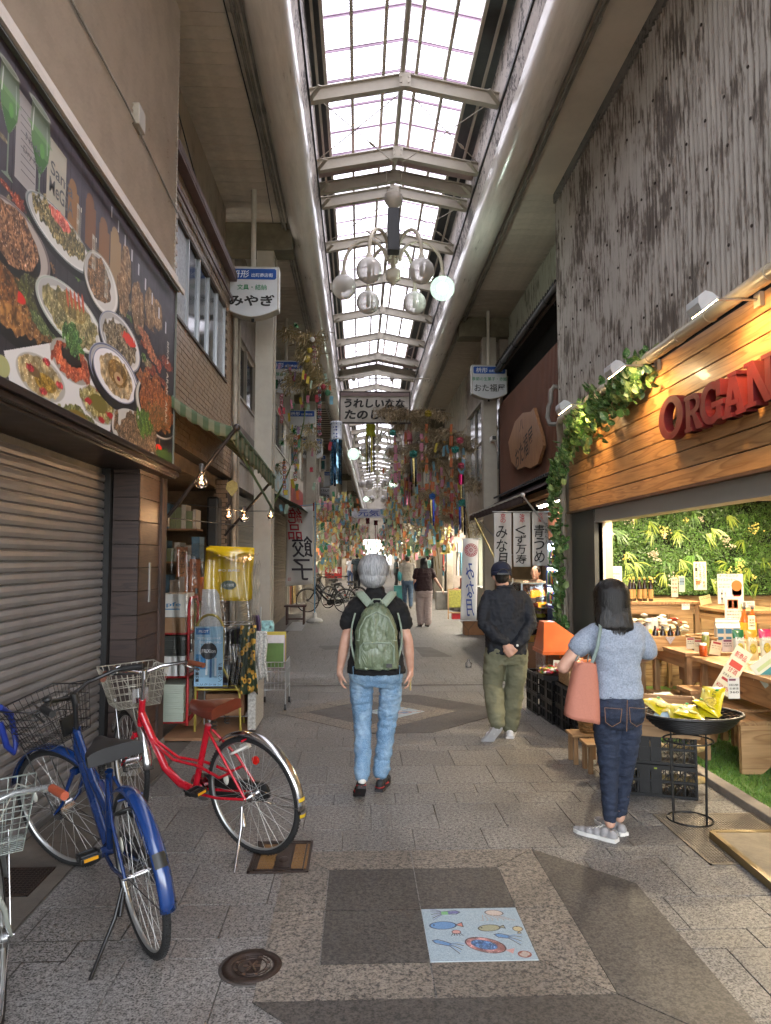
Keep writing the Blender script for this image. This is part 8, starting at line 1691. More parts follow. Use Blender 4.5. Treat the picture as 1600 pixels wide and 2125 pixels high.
    for s in(-1,1):b=MB();b.cyl(Bt+Vector((-.20,s*.30,.043)),Bt+Vector((-.085,s*.255,.050)),.0165,n=12,M=S);b.build('grip',grip_c,hb);b=MB();b.tube([Bt+Vector((-.05,s*.225,.035)),Bt+Vector((-.02+.0,s*.255,.02)),Bt+Vector((-.13,s*.30,.005))],.006,6,M=S);b.build('brake_lever',mb,hb)
    b=MB();b.ball(Bt+Vector((-.02,.17,.062)),(.024,.024,.016),12,8,0,S);b.cyl(Bt+Vector((-.02,.17,.03)),Bt+Vector((-.02,.17,.055)),.012,n=8,M=S);b.build('bell',mb,hb)
    b=MB()
    for s in(-1,1):b.tube([Bt+Vector((-.03,s*.22,.03)),Bt+Vector((.16,s*.12,.03)),Bt+Vector((.15,s*.04,-.12)),HB+Vector((.03,s*.02,.05))],.003,5,M=S)
    b.build('cable',m_black if basket_c==m_black else mat('pale_cable','#a9a698',.5),t)
    if basket:
        B0=Vector((HT.x+.055,0,HT.z-.055));b=MB()
        def bp(fx,fy,fz):w0=.13+.055*fz;x0=B0.x-.0;L_=.20+.07*fz;return Vector((x0+fx*L_+.0,fy*w0,B0.z+fz*.22+.01*fx*fz))
        for k in range(6):
            z=k/5;b.tube([bp(0,-1,z),bp(1,-1,z),bp(1,1,z),bp(0,1,z)],.0024 if k<5 else .004,5,0,True,M=S)
        for k in range(11):
            q=-1+2*k/10;b.tube([bp(0,q,1),bp(0,q,0),bp(1,q,0),bp(1,q,1)],.0018,4,M=S)
        for k in range(1,9):
            q=k/9;b.tube([bp(q,-1,1),bp(q,-1,0),bp(q,1,0),bp(q,1,1)],.0018,4,M=S)
        b.build('basket',basket_c,t);b=MB();b.box((B0.x-.02,-.05,B0.z+.03),(B0.x-.005,.05,B0.z+.12),0,S);b.build('basket_bracket',m_black if basket_c==m_black else m_chrome,t)
    return t
def stand_at(t,rear,front,lean=0):
    rear,front=Vector(rear),Vector(front);d=front-rear;a=math.atan2(d.y,d.x);t.location=rear;t.rotation_euler=(R(lean),0,0);t.matrix_world=T(*rear)@Matrix.Rotation(a,4,'Z')@RX(lean)
m_gripbr=mat('brown_grip','#6a3a26',.5);m_gripor=mat('rust_grip','#8e4026',.5,bmp=.5,bscale=200);m_gripbk=mat('black_grip','#151515',.6,bmp=.5,bscale=200)
m_sadbk=mat('black_saddle','#16171a',.38,coat=.1);m_sadbr=mat('brown_saddle','#5a2416',.35,coat=.3);m_wire=mat('steel_wire','#b5b2a4',.35,metal=.6)
blue=bicycle('blue city bicycle with black wire basket and black saddle leaning in the left foreground','#102c5c',30,m_sadbk,m_gripbk,m_black,mat('blue_fender','#103064',.22,var=.05,coat=.7),m_black,low='straight',kick='side')
stand_at(blue,(-.88,3.19,0),(-1.50,4.11,0),-8)
red=bicycle('red step-through bicycle with brown saddle, chrome fenders and steel wire basket','#b00f22',-22,m_sadbr,m_gripbr,m_wire,m_chrome,m_chrome,low='curve',kick='side')
stand_at(red,(-.565,4.20,0),(-1.50,4.83,0),-8)
silver=bicycle('silver bicycle with rust coloured grips and a wire basket, cut off by the left edge','#9fa59c',12,m_sadbk,m_gripor,mat('galv_wire','#a5aea8',.35,metal=.6),mat('silver_fender','#a5a7a5',.3,metal=.7),mat('silver_bar','#b9bcbc',.25,metal=.8),low='straight',kick='side')
stand_at(silver,(-1.10,1.82,0),(-1.27,2.76,0),-2);silver.matrix_world=silver.matrix_world@Matrix.Scale(.86,4)
# blue frame part leaning by the shutter, at the very left edge
b=MB();p=[atX(0,1468,-1.80),atX(22,1482,-1.80),atX(34,1540,-1.78),atX(28,1562,-1.78),atX(14,1548,-1.80),atX(0,1500,-1.82)];b.tube(p,.016,8);solo('cable_lock',b,mat('blue_lock','#1c2f78',.4),'thick blue cable lock looped at the left end of the black basket','lock')
# registration stickers and lettering on the bikes
def on(parent,mb,name,m):o=mb.build(name,m,None);o.parent=parent;return o
r_=.335+.0295
for(bk,a0,col,nm)in((blue,148,'#151510','registration_sticker'),(red,172,'#b8981c','yellow_tape'),(red,186,'#b8981c','yellow_tape')):
    b=MB();b.surf(lambda u,v:((r_-.016*((v-.5)*1.6)**2)*math.cos(R(a0+u*(9 if bk is blue else 3))),.032*(v-.5)*1.6,.335+(r_-.016*((v-.5)*1.6)**2)*math.sin(R(a0+u*(9 if bk is blue else 3)))),5,5);on(bk,b,nm,mat('st'+col,col,.5))
# ================================================================== PEOPLE
def remesh(mb,voxel,smooth=3,disp=None,seed=0):
    me=mb.mesh('tmp',m_white);o=bpy.data.objects.new('tmp',me);link(o)
    m=o.modifiers.new('r','REMESH');m.mode='VOXEL';m.voxel_size=voxel;m.use_smooth_shade=True
    if smooth:s=o.modifiers.new('s','SMOOTH');s.iterations=smooth;s.factor=.5
    if disp:
        for k,(amp,size,st)in enumerate(disp):
            tx=bpy.data.textures.new('folds','CLOUDS');tx.noise_scale=size;tx.noise_depth=2
            d=o.modifiers.new('d%d'%k,'DISPLACE');d.texture=tx;d.strength=amp;d.mid_level=.5;e=bpy.data.objects.new('e',None);link(e);e.scale=st;e.location=(seed*.37,seed*.11,seed*.23);d.texture_coords='OBJECT';d.texture_coords_object=e
    bpy.context.view_layer.update();dg=bpy.context.evaluated_depsgraph_get();out=bpy.data.meshes.new_from_object(o.evaluated_get(dg))
    for m in list(o.modifiers):
        if m.type=='DISPLACE' and m.texture_coords_object:bpy.data.objects.remove(m.texture_coords_object)
    bpy.data.objects.remove(o);bpy.data.meshes.remove(me);return out
def meshobj(name,me,m,parent):
    me.materials.clear();me.materials.append(m);me.polygons.foreach_set('use_smooth',[True]*len(me.polygons));o=bpy.data.objects.new(name,me);link(o);o.parent=parent;return o
def limb(mb,pts,rad,n=14):
    pts=[Vector(p)for p in pts];P,r_=[],[]
    d0=(pts[0]-pts[1]).normalized();d1=(pts[-1]-pts[-2]).normalized();a,b=rad[0],rad[-1]
    P+=[pts[0]+d0*a*.95,pts[0]+d0*a*.6];r_+=[a*.3,a*.8]
    for i in range(len(pts)-1):
        k=4
        for j in range(k):u=j/k;P.append(pts[i].lerp(pts[i+1],u));r_.append(rad[i]*(1-u)+rad[i+1]*u)
    P.append(pts[-1]);r_.append(b);P+=[pts[-1]+d1*b*.6,pts[-1]+d1*b*.95];r_+=[b*.8,b*.3]
    mb.tube(P,r_,n);return mb
def trunk(mb,rings,n=24):
    V=[];
    for(x,y,z,rx,ry)in rings:
        for j in range(n):
            a=2*math.pi*j/n;c,s=math.cos(a),math.sin(a);e=.82;V.append((x+rx*math.copysign(abs(c)**e,c),y+ry*math.copysign(abs(s)**e,s),z))
    k=len(rings);Fc=[(i*n+j,i*n+(j+1)%n,(i+1)*n+(j+1)%n,(i+1)*n+j)for i in range(k-1)for j in range(n)]
    Fc+=[tuple(range(n))[::-1],tuple(range((k-1)*n,k*n))];mb.add(V,Fc,0,True)
def skin_mat():
    m,nt,p,out=node_mat('skin');f=fnoise(nt,coords(nt),14,3);nt.links.new(ramp(nt,f,[(.3,(.50,.27,.19)),(.7,(.60,.36,.26))]),p.inputs['Base Color']);p.inputs['Roughness'].default_value=.5;p.inputs['Subsurface Weight'].default_value=.08;p.inputs['Subsurface Radius'].default_value=(.02,.008,.004);return m
m_skin=skin_mat()
def hairmat(name,c1,c2,rough=.35,hc=(0,0,1.49)):
    m,nt,p,out=node_mat(name);tc=nt.nodes.new('ShaderNodeTexCoord');mp=nt.nodes.new('ShaderNodeMapping');mp.inputs['Location'].default_value=(-hc[0],-hc[1],-hc[2]-.06);nt.links.new(tc.outputs['Object'],mp.inputs[0])
    gr=N(nt,'ShaderNodeTexGradient',gradient_type='RADIAL');nt.links.new(mp.outputs[0],gr.inputs[0]);sp=nt.nodes.new('ShaderNodeSeparateXYZ');nt.links.new(mp.outputs[0],sp.inputs[0]);cb=nt.nodes.new('ShaderNodeCombineXYZ')
    k1=N(nt,'ShaderNodeMath',operation='MULTIPLY');k1.inputs[1].default_value=60;nt.links.new(gr.outputs['Fac'],k1.inputs[0]);k2=N(nt,'ShaderNodeMath',operation='MULTIPLY');k2.inputs[1].default_value=7;nt.links.new(sp.outputs[2],k2.inputs[0])
    nt.links.new(k1.outputs[0],cb.inputs[0]);nt.links.new(k2.outputs[0],cb.inputs[1]);f=fnoise(nt,cb.outputs[0],2.2,4,.7,.4);nt.links.new(ramp(nt,f,[(.32,c1),(.66,c2)]),p.inputs['Base Color']);p.inputs['Roughness'].default_value=rough;p.inputs['Specular IOR Level'].default_value=.4;bump(nt,p,f,.9,.004);return m
m_hblack=hairmat('black_hair',(.002,.002,.002),(.013,.011,.010),.36);m_hgrey=hairmat('grey_hair',(.12,.125,.13),(.50,.51,.52),.45,(-.02,.02,1.545));m_hdark=hairmat('dark_grey_hair',(.02,.018,.017),(.09,.08,.075))
def denim(name,c1,c2,fade=None):
    m,nt,p,out=node_mat(name);tc=nt.nodes.new('ShaderNodeTexCoord');f=fnoise(nt,coords(nt,(1,1,.4)),260,2,.6);g_=fnoise(nt,coords(nt,(1.4,1,.8)),5,4,.6)
    c=ramp(nt,f,[(.3,c1),(.7,c2)])
    c=mixc(nt,ramp(nt,g_,[(.48,(0,0,0)),(.66,(.55,.55,.55))]),c,fade or c2);nt.links.new(c,p.inputs['Base Color']);p.inputs['Roughness'].default_value=.85
    w=fnoise(nt,coords(nt,(1,1,2.6)),9,4,.6,.8);bump(nt,p,w,.5,.02);return m
def clothm(name,c,rough=.85,w=.5,sc=8,st=(1,1,.5),var=.12):
    if name in _mc:return _mc[name]
    m,nt,p,out=node_mat(name);cc=hexc(c);f=fnoise(nt,coords(nt),120,2);nt.links.new(ramp(nt,f,[(.3,tuple(x*(1-var)for x in cc)),(.7,tuple(min(1,x*(1+var))for x in cc))]),p.inputs['Base Color']);p.inputs['Roughness'].default_value=rough
    bump(nt,p,fnoise(nt,coords(nt,st),sc,4,.6,1.0),w,.03);_mc[name]=m;return m
def hand(mb,wrist,d,palm_n,side,curl=35,s=1.0,splay=6):
    """palm, four unequal bent fingers and a thumb; d = direction the hand points, palm_n = palm normal"""
    w=Vector(wrist);d=Vector(d).normalized();pn=Vector(palm_n);pn=(pn-d*pn.dot(d)).normalized();x=d.cross(pn)*side
    L=.082*s;c=w+d*L*.55
    limb(mb,[w,w+d*.03*s],[.024*s,.026*s])
    for k in range(5):o=(k-2)*.0165*s;limb(mb,[w+d*.012*s+x*o*.7,w+d*L+x*o],[.0125*s,.0105*s],8)
    for k,fl in enumerate((.070,.078,.073,.058)):
        o=(1.5-k)*.0195*s;base=w+d*L*.98+x*o;a=0;p=base;pts=[w+d*L*.8+x*o,base];dirn=(d+x*math.tan(R((1.5-k)*splay))).normalized()
        for seg,f_ in enumerate((.45,.32,.23)):a+=curl*(.8 if seg==0 else 1);q=dirn*math.cos(R(a))+pn*math.sin(R(a));p=p+q*fl*f_*s;pts.append(p)
        limb(mb,pts,[.0092*s,.0088*s,.0082*s,.0074*s,.0062*s],8)
    p0=w+d*.018*s+x*.022*s;p1=p0+(d*.6+x*.75+pn*.25).normalized()*.036*s;p2=p1+(d*.9+x*.25+pn*.5).normalized()*.030*s;p3=p2+(d*.9+pn*.5).normalized()*.022*s;limb(mb,[p0,p1,p2,p3],[.013*s,.0115*s,.0095*s,.0075*s],8)
def head(mb,c,s=1.0,yaw=0,tilt=0):
    M=T(*c)@RZ(yaw)@RX(tilt);mb.ball((0,.0,.015),(.073*s,.092*s,.100*s),24,16,0,M);mb.ball((0,.035*s,-.050*s),(.052*s,.052*s,.060*s),18,12,0,M)
    mb.ball((0,.100*s,-.016*s),(.012*s,.020*s,.020*s),10,8,0,M);mb.ball((0,.090*s,.0),(.008*s,.014*s,.026*s),10,8,0,M)
    for s_ in(-1,1):mb.ball((s_*.075*s,-.008*s,-.005*s),(.010*s,.020*s,.032*s),10,8,0,M);mb.ball((s_*.03*s,.072*s,.018*s),(.020*s,.012*s,.008*s),8,6,0,M)
    mb.ball((0,.086*s,-.052*s),(.020*s,.010*s,.007*s),10,6,0,M);mb.ball((0,.075*s,-.088*s),(.022*s,.020*s,.016*s),10,6,0,M);return M
def face_parts(t,M,s=1.0,glasses=False):
    for s_ in(-1,1):
        b=MB();b.ball((s_*.029*s,.0835*s,.008*s),(.0125*s,.006*s,.0052*s),10,6,0,M);o=b.build('eye',mat('eye_white','#b8b0a8',.3),None);o.parent=t;b=MB();b.ball((s_*.029*s,.0885*s,.008*s),(.0052*s,.003*s,.005*s),8,6,0,M);q=b.build('iris',mat('iris','#1a0f0a',.3),None);q.parent=o
        b=MB();b.ball((s_*.030*s,.090*s,.027*s),(.016*s,.004*s,.0028*s),8,4,0,M);q=b.build('eyebrow',m_hdark,None);q.parent=t
    b=MB();b.ball((0,.0945*s,-.052*s),(.019*s,.004*s,.0045*s),10,6,0,M);q=b.build('lips',mat('lips','#8a4038',.5),None);q.parent=t
def hairdo(t,M,m,s=1.0,kind='bob',length=.0):
    b=MB();
    if kind=='bob':
        b.ball((0,-.022*s,.032*s),(.098*s,.108*s,.100*s),24,16,0,M);b.ball((0,-.035*s,-.018*s),(.092*s,.088*s,.082*s),24,14,0,M);b.ball((0,-.045*s,-.055*s),(.062*s,.06*s,.045*s),20,12,0,M)
    elif kind=='long':
        b.ball((0,-.018*s,.030*s),(.088*s,.102*s,.096*s),24,16,0,M)
        rings=[(0,-.030*s,.04*s,.086*s,.085*s),(0,-.036*s,-.05*s,.090*s,.068*s),(0,-.05*s,-.13*s,.100*s,.055*s),(0.005,-.055*s,-.20*s-length*.5,.096*s,.045*s),(.01,-.05*s,-.235*s-length,.06*s,.026*s)]
        B2=MB();trunk(B2,rings[::-1]);b.add([tuple(M@Vector(v))for v in B2.v],B2.f,0,True)
    elif kind=='tail':
        b.ball((0,-.018*s,.030*s),(.082*s,.098*s,.094*s),24,16,0,M);b.ball((0,-.05*s,-.03*s),(.065*s,.055*s,.07*s),16,10,0,M);b.ball((0,-.105*s,-.01*s),(.035*s,.03*s,.04*s),12,8,0,M)
    else:
        b.ball((0,-.016*s,.028*s),(.080*s,.098*s,.094*s),24,16,0,M);b.ball((0,-.045*s,-.025*s),(.068*s,.052*s,.062*s),18,12,0,M)
    return meshobj('hair',remesh(b,.009,2,[(.012,.016,(1,1,6)),(.010,.05,(1,1,3))],1),m,t)
def shoe(mb,heel,d,s=1.0,up=(0,0,1),flat=True):
    h=Vector(heel);d=Vector(d).normalized();u=Vector(up);u=(u-d*u.dot(d)).normalized();x=d.cross(u)
    for(f,w,z,rz)in((.0,.030,.032,.036),(.05,.032,.034,.038),(.10,.036,.030,.032),(.15,.042,.026,.026),(.20,.040,.022,.021),(.235,.030,.018,.016)):
        M=Matrix((x,d,u)).transposed().to_4x4();M.translation=h+d*f*s;mb.ball((0,0,z*s),(w*s,.035*s,rz*s),14,10,0,M)
def sole(mb,heel,d,s=1.0,up=(0,0,1)):
    h=Vector(heel);d=Vector(d).normalized();u=Vector(up);u=(u-d*u.dot(d)).normalized();x=d.cross(u);M=Matrix((x,d,u)).transposed().to_4x4();M.translation=h
    P=[(-.030,-.03),(.030,-.03),(.036,.02),(.034,.08),(.044,.15),(.040,.21),(.022,.25),(-.022,.25),(-.040,.21),(-.044,.15),(-.034,.08),(-.036,.02)];mb.prism([(a*s,b*s)for a,b in P],-.002,.020*s,0,M)
def person(label,loc,group=None,rot=0):
    t=thing('person',label,'person',(0,0,0),group);t['_loc']=0;del t['_loc'];t.matrix_world=T(*loc)@RZ(rot);t.location=loc;t.rotation_euler=(0,0,R(rot));return t
def P(o,t):o.parent=t;return o
def part(mb,name,m,t,**k):o=mb.build(name,m,None,**k);o.parent=t;return o

def strands(hair,M,m,s,a0,a1,hang,n,seed,rx=.1,ry=.11,cz=.03,arc=118):
    rr=random.Random(seed);b=MB()
    for i in range(n):
        az=R(rr.uniform(a0,a1));k=rr.uniform(.99,1.055);top=rr.uniform(4,60);end=arc+rr.uniform(-14,10);w_=rr.uniform(.0007,.0016)*s;V=[];sw=rr.uniform(-.12,.12);ns=9;hh=hang*rr.uniform(.75,1.08)
        for j in range(ns+1):
            u=j/ns;ph=R(top+(min(end,90 if hang>.1 else end)-top)*min(1,u*1.0 if hang<.1 else u*2));az2=az+sw*u
            x,y,z=rx*s*k*math.sin(ph)*math.cos(az2),-.018*s+ry*s*k*math.sin(ph)*math.sin(az2),cz*s+.1*s*k*math.cos(ph)
            if hang>.1 and u>.5:q=(u-.5)*2;z-=hh*q;x*=1+.08*q-.16*q*q;y=y*(1-.35*q)-.01*q
            tx_,ty_=-math.sin(az2)*w_,math.cos(az2)*w_;V+=[(x-tx_,y-ty_,z),(x+tx_,y+ty_,z)]
        b.add(V,[(2*j,2*j+1,2*j+3,2*j+2)for j in range(ns)],0,True,M)
    o=b.build('hair_strands',m,None);o.parent=hair;o['kind']='stuff';return o
# ---------------- woman with grey bob and green backpack
W1=person('woman with silver gray bob, black top, green backpack and light jeans walking in the centre',(.125,5.27,0))
hd=(-.02,.02,1.545);sk=MB();Mh=head(sk,hd,1.0)
limb(sk,[(0,.0,1.33),(-.015,.012,1.47)],[.058,.050])
A={-1:[(-.150,0,1.30),(-.222,-.01,1.07),(-.262,.03,.845)],1:[(.148,0,1.30),(.232,-.01,1.06),(.252,.05,.835)]}
for s in(-1,1):a=A[s];limb(sk,[a[0],Vector(a[0]).lerp(Vector(a[1]),.5),a[1],Vector(a[1]).lerp(Vector(a[2]),.4),a[2]],[.040,.042,.036,.037,.0235]);hand(sk,a[2],(.05*-s,.12,-1),(-s*1.0,.25,0),s*-1 if 0 else-s,24,.95)
for k_,(hip,kn,an)in{-1:((-.085,0,.86),(-.092,.03,.47),(-.100,-.20,.155)),1:((.085,0,.86),(.075,.03,.47),(.028,.035,.085))}.items():limb(sk,[hip,kn,an],[.07,.045,.032])
trunk(sk,[(0,0,.80,.12,.09),(0,0,.95,.13,.09),(0,0,1.1,.12,.085),(0,0,1.3,.13,.09),(0,0,1.38,.05,.05)])
meshobj('body',remesh(sk,.0075,2),m_skin,W1);strands(hairdo(W1,T(*hd),m_hgrey,1.10,'bob'),T(*hd),m_hgrey,1.10,130,410,0,900,5,arc=128)
m_jean=denim('light_denim',(.07,.15,.26),(.21,.34,.48),(.38,.50,.60));b=MB()
trunk(b,[(0,-.005,.74,.13,.10),(0,-.012,.80,.192,.125),(0,-.015,.86,.200,.135),(0,-.01,.91,.175,.118)])
limb(b,[(-.104,0,.84),(-.104,.015,.66),(-.096,.03,.47),(-.096,-.07,.32),(-.100,-.18,.165)],[.090,.083,.063,.060,.055],18)
limb(b,[(.104,0,.84),(.102,.015,.66),(.082,.03,.47),(.062,.03,.30),(.036,.030,.125)],[.090,.083,.066,.062,.058],18)
meshobj('jeans',remesh(b,.008,3,[(.024,.07,(1,1,.5)),(.008,.03,(1,1,.5))],2),m_jean,W1)
b=MB();
for s in(-1,1):
    M=T(s*.105,-.130,.845)@RX(6);
    for q0,q1 in(((-.06,.055),(.06,.058)),((-.06,.055),(-.055,-.045)),((.06,.058),(.055,-.045)),((-.055,-.045),(0,-.075)),((.055,-.045),(0,-.075))):b.beam(M@Vector((q0[0],-.010,q0[1])),M@Vector((q1[0],-.010,q1[1])),.004,.005)
part(b,'back_pockets',mat('pocket_stitch','#5d7d94',.8),W1)
b=MB();trunk(b,[(0,-.01,.835,.215,.155),(0,-.01,.95,.198,.142),(0,0,1.08,.165,.118),(0,0,1.2,.172,.118),(0,.0,1.29,.192,.112),(0,0,1.345,.188,.090),(0,0,1.37,.14,.08),(0,.0,1.385,.095,.072),(-.005,.005,1.405,.068,.062),(-.01,.008,1.45,.062,.058)])
for s in(-1,1):limb(b,[(s*.125,0,1.335),(s*.178,-.002,1.27),(s*.205,-.005,1.19)],[.060,.062,.062],18)
me=remesh(b,.008,3,[(.024,.10,(1,1,.6)),(.009,.03,(1,1,.6))],3);meshobj('black_top',me,clothm('black_knit','#08080a',.9,.3),W1)
# backpack
bp=MB();m_bag=clothm('olive_nylon','#66725a',.28,.8,14,(1,1,.35),.05);m_bag2=clothm('pale_olive_strap','#849180',.6,.2)
def bag(u,v):
    z=.885+.455*v;w=(.150-.012*v-.050*max(0,v-.55)/.45*1.0)*math.sqrt(max(0,1-max(0,(v-.72)/.28)**2.2))+.004;th=R(-180*u);d_=(.085+.025*math.sin(math.pi*(1-v)*.8))*math.sqrt(max(0,1-max(0,(v-.72)/.28)**2.2))+.004;c,s=math.cos(th),math.sin(th);return(.0+w*math.copysign(abs(c)**.7,c),-.125+d_*(-abs(s)**.7),z)
bp.surf(bag,32,28);bp.add([bag(i/32,0)for i in range(33)],[tuple(range(33))[::-1]]);bp.add([bag(0,j/28)for j in range(29)]+[bag(1,j/28)for j in range(28,-1,-1)],[tuple(range(58))]);mb_=remesh(bp,.007,2,[(.026,.045,(1,1,3)),(.008,.02,(1,1,2))],5);Bg=meshobj('backpack',mb_,m_bag,W1)
b=MB();b.surf(lambda u,v:(-.118+.236*u,-.222-.022*math.sin(math.pi*u)**.6*math.sin(math.pi*min(v,.96))**.5,.895+.165*v),18,12);meshobj_=b.build('front_pocket',m_bag,None);meshobj_.parent=Bg
b=MB();b.tube([(-.118,-.225,.93),(-.118,-.232,1.04),(-.095,-.245,1.072),(.095,-.245,1.072),(.118,-.232,1.04),(.118,-.225,.93)],.005,6);b.tube([(-.128,-.17,.98),(-.120,-.215,1.16),(-.08,-.225,1.245),(0,-.222,1.285),(.08,-.225,1.245),(.120,-.215,1.16),(.128,-.17,.98)],.0055,6);b.tube([(-.14,-.20,1.085),(0,-.235,1.078),(.14,-.20,1.085)],.004,6);o=b.build('zip_piping',m_bag2,None);o.parent=Bg
b=MB();b.box((.065,-.252,.905),(.105,-.245,.930));o=b.build('brand_patch',m_black,None);o.parent=Bg
b=MB()
for s in(-1,1):b.surf(lambda u,v:tuple(Vector((s*.045,-.155,1.325)).lerp(Vector((s*.118,-.075,1.405)),u)+Vector((s*(v-.5)*.058*.85,0,-(v-.5)*.058*.45))+Vector((0,.0,.012*math.sin(math.pi*v))))if u<1.01 else 0,8,6);b.surf(lambda u,v:(s*(.118+.012*u)+s*(v-.5)*.05,-.075+.19*u,1.405+.015*math.sin(math.pi*u)-.09*u*u),8,4);b.surf(lambda u,v:(s*(.150+.03*math.sin(math.pi*u)),-.13+.10*v*math.sin(math.pi*u)*1.0-.0,.93+.34*u),12,3)
o=b.build('shoulder_straps',m_bag2,None,solid=.012);o.parent=Bg
b=MB();b.tube([(-.04,-.18,1.335),(-.025,-.20,1.37),(.025,-.20,1.37),(.04,-.18,1.335)],.006,6);o=b.build('grab_loop',m_bag2,None);o.parent=Bg
for(he,d,up,nm)in(((-.105,-.215,.075),(-.10,.75,-.55),(0,.5,.8),'shoe'),((.028,.0,.0),(.25,1,0),(0,0,1),'shoe')):
    b=MB();shoe(b,Vector(he)+Vector(up).normalized()*.012,d,1.02,up);o=meshobj('shoe',remesh(b,.006,2),mat('dark_trainer','#17181a',.7,var=.3,scale=40),W1);b=MB();sole(b,he,d,.98,up);s_=b.build('sole',mat('black_sole','#1c1a1b',.6,var=.3,scale=20),None,bev=.004);s_.parent=o;dd=Vector(d).normalized();b=MB();q0=Vector(he)+Vector(up).normalized()*.030;b.ball(q0+dd*.0,(.036,.034,.011),12,8);b.ball(q0+dd*.10,(.045,.055,.009),12,8);s_=b.build('red_accent',mat('red_accent','#8a1c1e',.6),None);s_.parent=o
b=MB();limb(b,[(-.100,-.185,.18),(-.100,-.200,.14)],[.033,.033]);part(b,'sock',m_white,W1)
b=MB();b.box((.245,.03,.70),(.256,.042,.80));part(b,'phone',mat('gold_phone','#8a7a50',.3,metal=.6),W1)
b=MB();b.ball((.062,.0,1.50),(.005,.005,.008),8,6);part(b,'earring',m_chrome,W1)

# ---------------- man with cap, navy jacket, hands clasped behind
W2=person('man in navy cap, navy jacket and olive trousers with hands clasped behind his back',(1.37,6.76,0))
hd=(-.03,.03,1.49);sk=MB();head(sk,hd,1.0,0,-8);limb(sk,[(0,0,1.28),(-.02,.015,1.42)],[.062,.056])
wr={-1:(-.030,-.165,.885),1:(.055,-.175,.855)}
for s in(-1,1):limb(sk,[(s*.175,0,1.30),(s*.215,-.07,1.06),wr[s]],[.05,.04,.026])
hand(sk,(-.040,-.170,.875),(.42,-.10,-.75),(.2,.9,.1),1,42,1.0);hand(sk,(.060,-.180,.850),(-.62,-.16,-.42),(.1,1,.0),-1,48,1.0)
for(hip,kn,an)in(((-.09,0,.84),(-.115,.04,.47),(-.125,-.20,.19)),((.09,0,.84),(.085,.03,.46),(.03,.05,.08))):limb(sk,[hip,kn,an],[.07,.045,.033])
trunk(sk,[(0,0,.80,.12,.09),(0,0,1.1,.13,.09),(0,0,1.3,.13,.09)]);meshobj('body',remesh(sk,.008,1),m_skin,W2);hairdo(W2,T(*hd)@RX(-8),m_hblack,.93,'short')
b=MB();trunk(b,[(.01,-.0,.775,.195,.135),(.01,0,.90,.195,.135),(0,0,1.05,.195,.135),(0,0,1.18,.190,.13),(0,0,1.28,.200,.12),(0,0,1.335,.170,.095),(0,.0,1.37,.085,.078),(-.01,.01,1.405,.075,.07)])
for s in(-1,1):w_=Vector(wr[s]);e_=Vector((s*.220,-.08,1.055));limb(b,[(s*.155,0,1.29),(s*.198,-.03,1.18),e_,e_.lerp(w_,.5)+Vector((0,-.02,-.02)),e_.lerp(w_,.93)],[.072,.068,.060,.055,.047],18)
meshobj('jacket',remesh(b,.008,2,[(.030,.07,(1,1,2.2)),(.012,.04,(1,1,.6))],9),clothm('navy_cotton','#0f151f',.75,.35,7),W2)
b=MB();b.cyl((.055,-.245,.875),(.055,-.250,.875),.011,n=12);part(b,'cuff_button',m_white,W2);b=MB();b.tube([(-.085,-.045,1.375),(-.03,-.07,1.392),(.04,-.065,1.388),(.07,-.03,1.375)],.011,8);part(b,'collar',clothm('navy_cotton','#101824'),W2)
b=MB();trunk(b,[(.01,0,.68,.15,.11),(.01,0,.78,.185,.13),(.01,0,.86,.175,.12)]);limb(b,[(-.09,0,.80),(-.11,.02,.62),(-.118,.035,.47),(-.120,-.09,.32),(-.125,-.18,.195)],[.108,.102,.092,.086,.080],18);limb(b,[(.10,0,.80),(.10,.02,.62),(.085,.03,.46),(.06,.04,.28),(.045,.05,.11)],[.108,.102,.092,.088,.083],18)
meshobj('trousers',remesh(b,.008,2,[(.030,.11,(1,1,.6))],12),clothm('olive_cotton','#6b6c57',.85,.25,6,var=.05),W2)
M=T(*hd)@RX(-8);b=MB();b.surf(lambda u,v:(.094*math.cos(6.2832*u)*math.cos(v*1.5),-.006+.110*math.sin(6.2832*u)*math.cos(v*1.5),.038+.098*math.sin(v*1.5)**.8),28,10,0,True,M);b.surf(lambda u,v:(.094*math.cos(6.2832*u),-.006+.110*math.sin(6.2832*u),.0+.038*v),28,2,0,True,M);b.surf(lambda u,v:(-.07+.14*u,.095+.075*v*math.sin(math.pi*u)**.5,.012-.01*v),10,4,0,True,M);b.ball((0,0,.138),(.008,.008,.005),8,5,0,M)
o=part(b,'cap',clothm('navy_cap','#0f1830',.8,.3),W2,solid=.004);b=MB();b.tube([(.048*math.cos(R(a)),-.117,.012+.040*math.sin(R(a)))for a in range(0,181,20)],.004,6,0,M=M);b.box((-.06,-.118,.0),(.06,-.112,.014),0,M);part(b,'cap_strap',m_black,o)
b=MB();b.tube([(.075,.01,1.47),(.078,.03,1.43),(.06,.06,1.40)],.006,5);part(b,'mask_strap',m_white,W2)
for(he,d,up)in(((-.128,-.215,.125),(-.42,.50,-.76),(.1,.8,.6)),((.03,.0,.0),(.25,1,.0),(0,0,1))):
    b=MB();shoe(b,he,d,1.2,up);o=meshobj('shoe',remesh(b,.007,2),mat('white_trainer','#cfd0d4',.6,var=.2,scale=30),W2);b=MB();sole(b,he,d,1.22,up);s_=b.build('sole',mat('grey_sole','#b9babc',.6,bmp=.6,bscale=90),None,bev=.004);s_.parent=o
    d_=Vector(d).normalized();u_=Vector(up);b=MB();p0=Vector(he)+d_*.02+u_*.035;b.ball((p0.x,p0.y,p0.z),(.040,.032,.018),10,8);q=b.build('navy_patch',mat('navy_patch','#1a2030',.6),None);q.parent=o

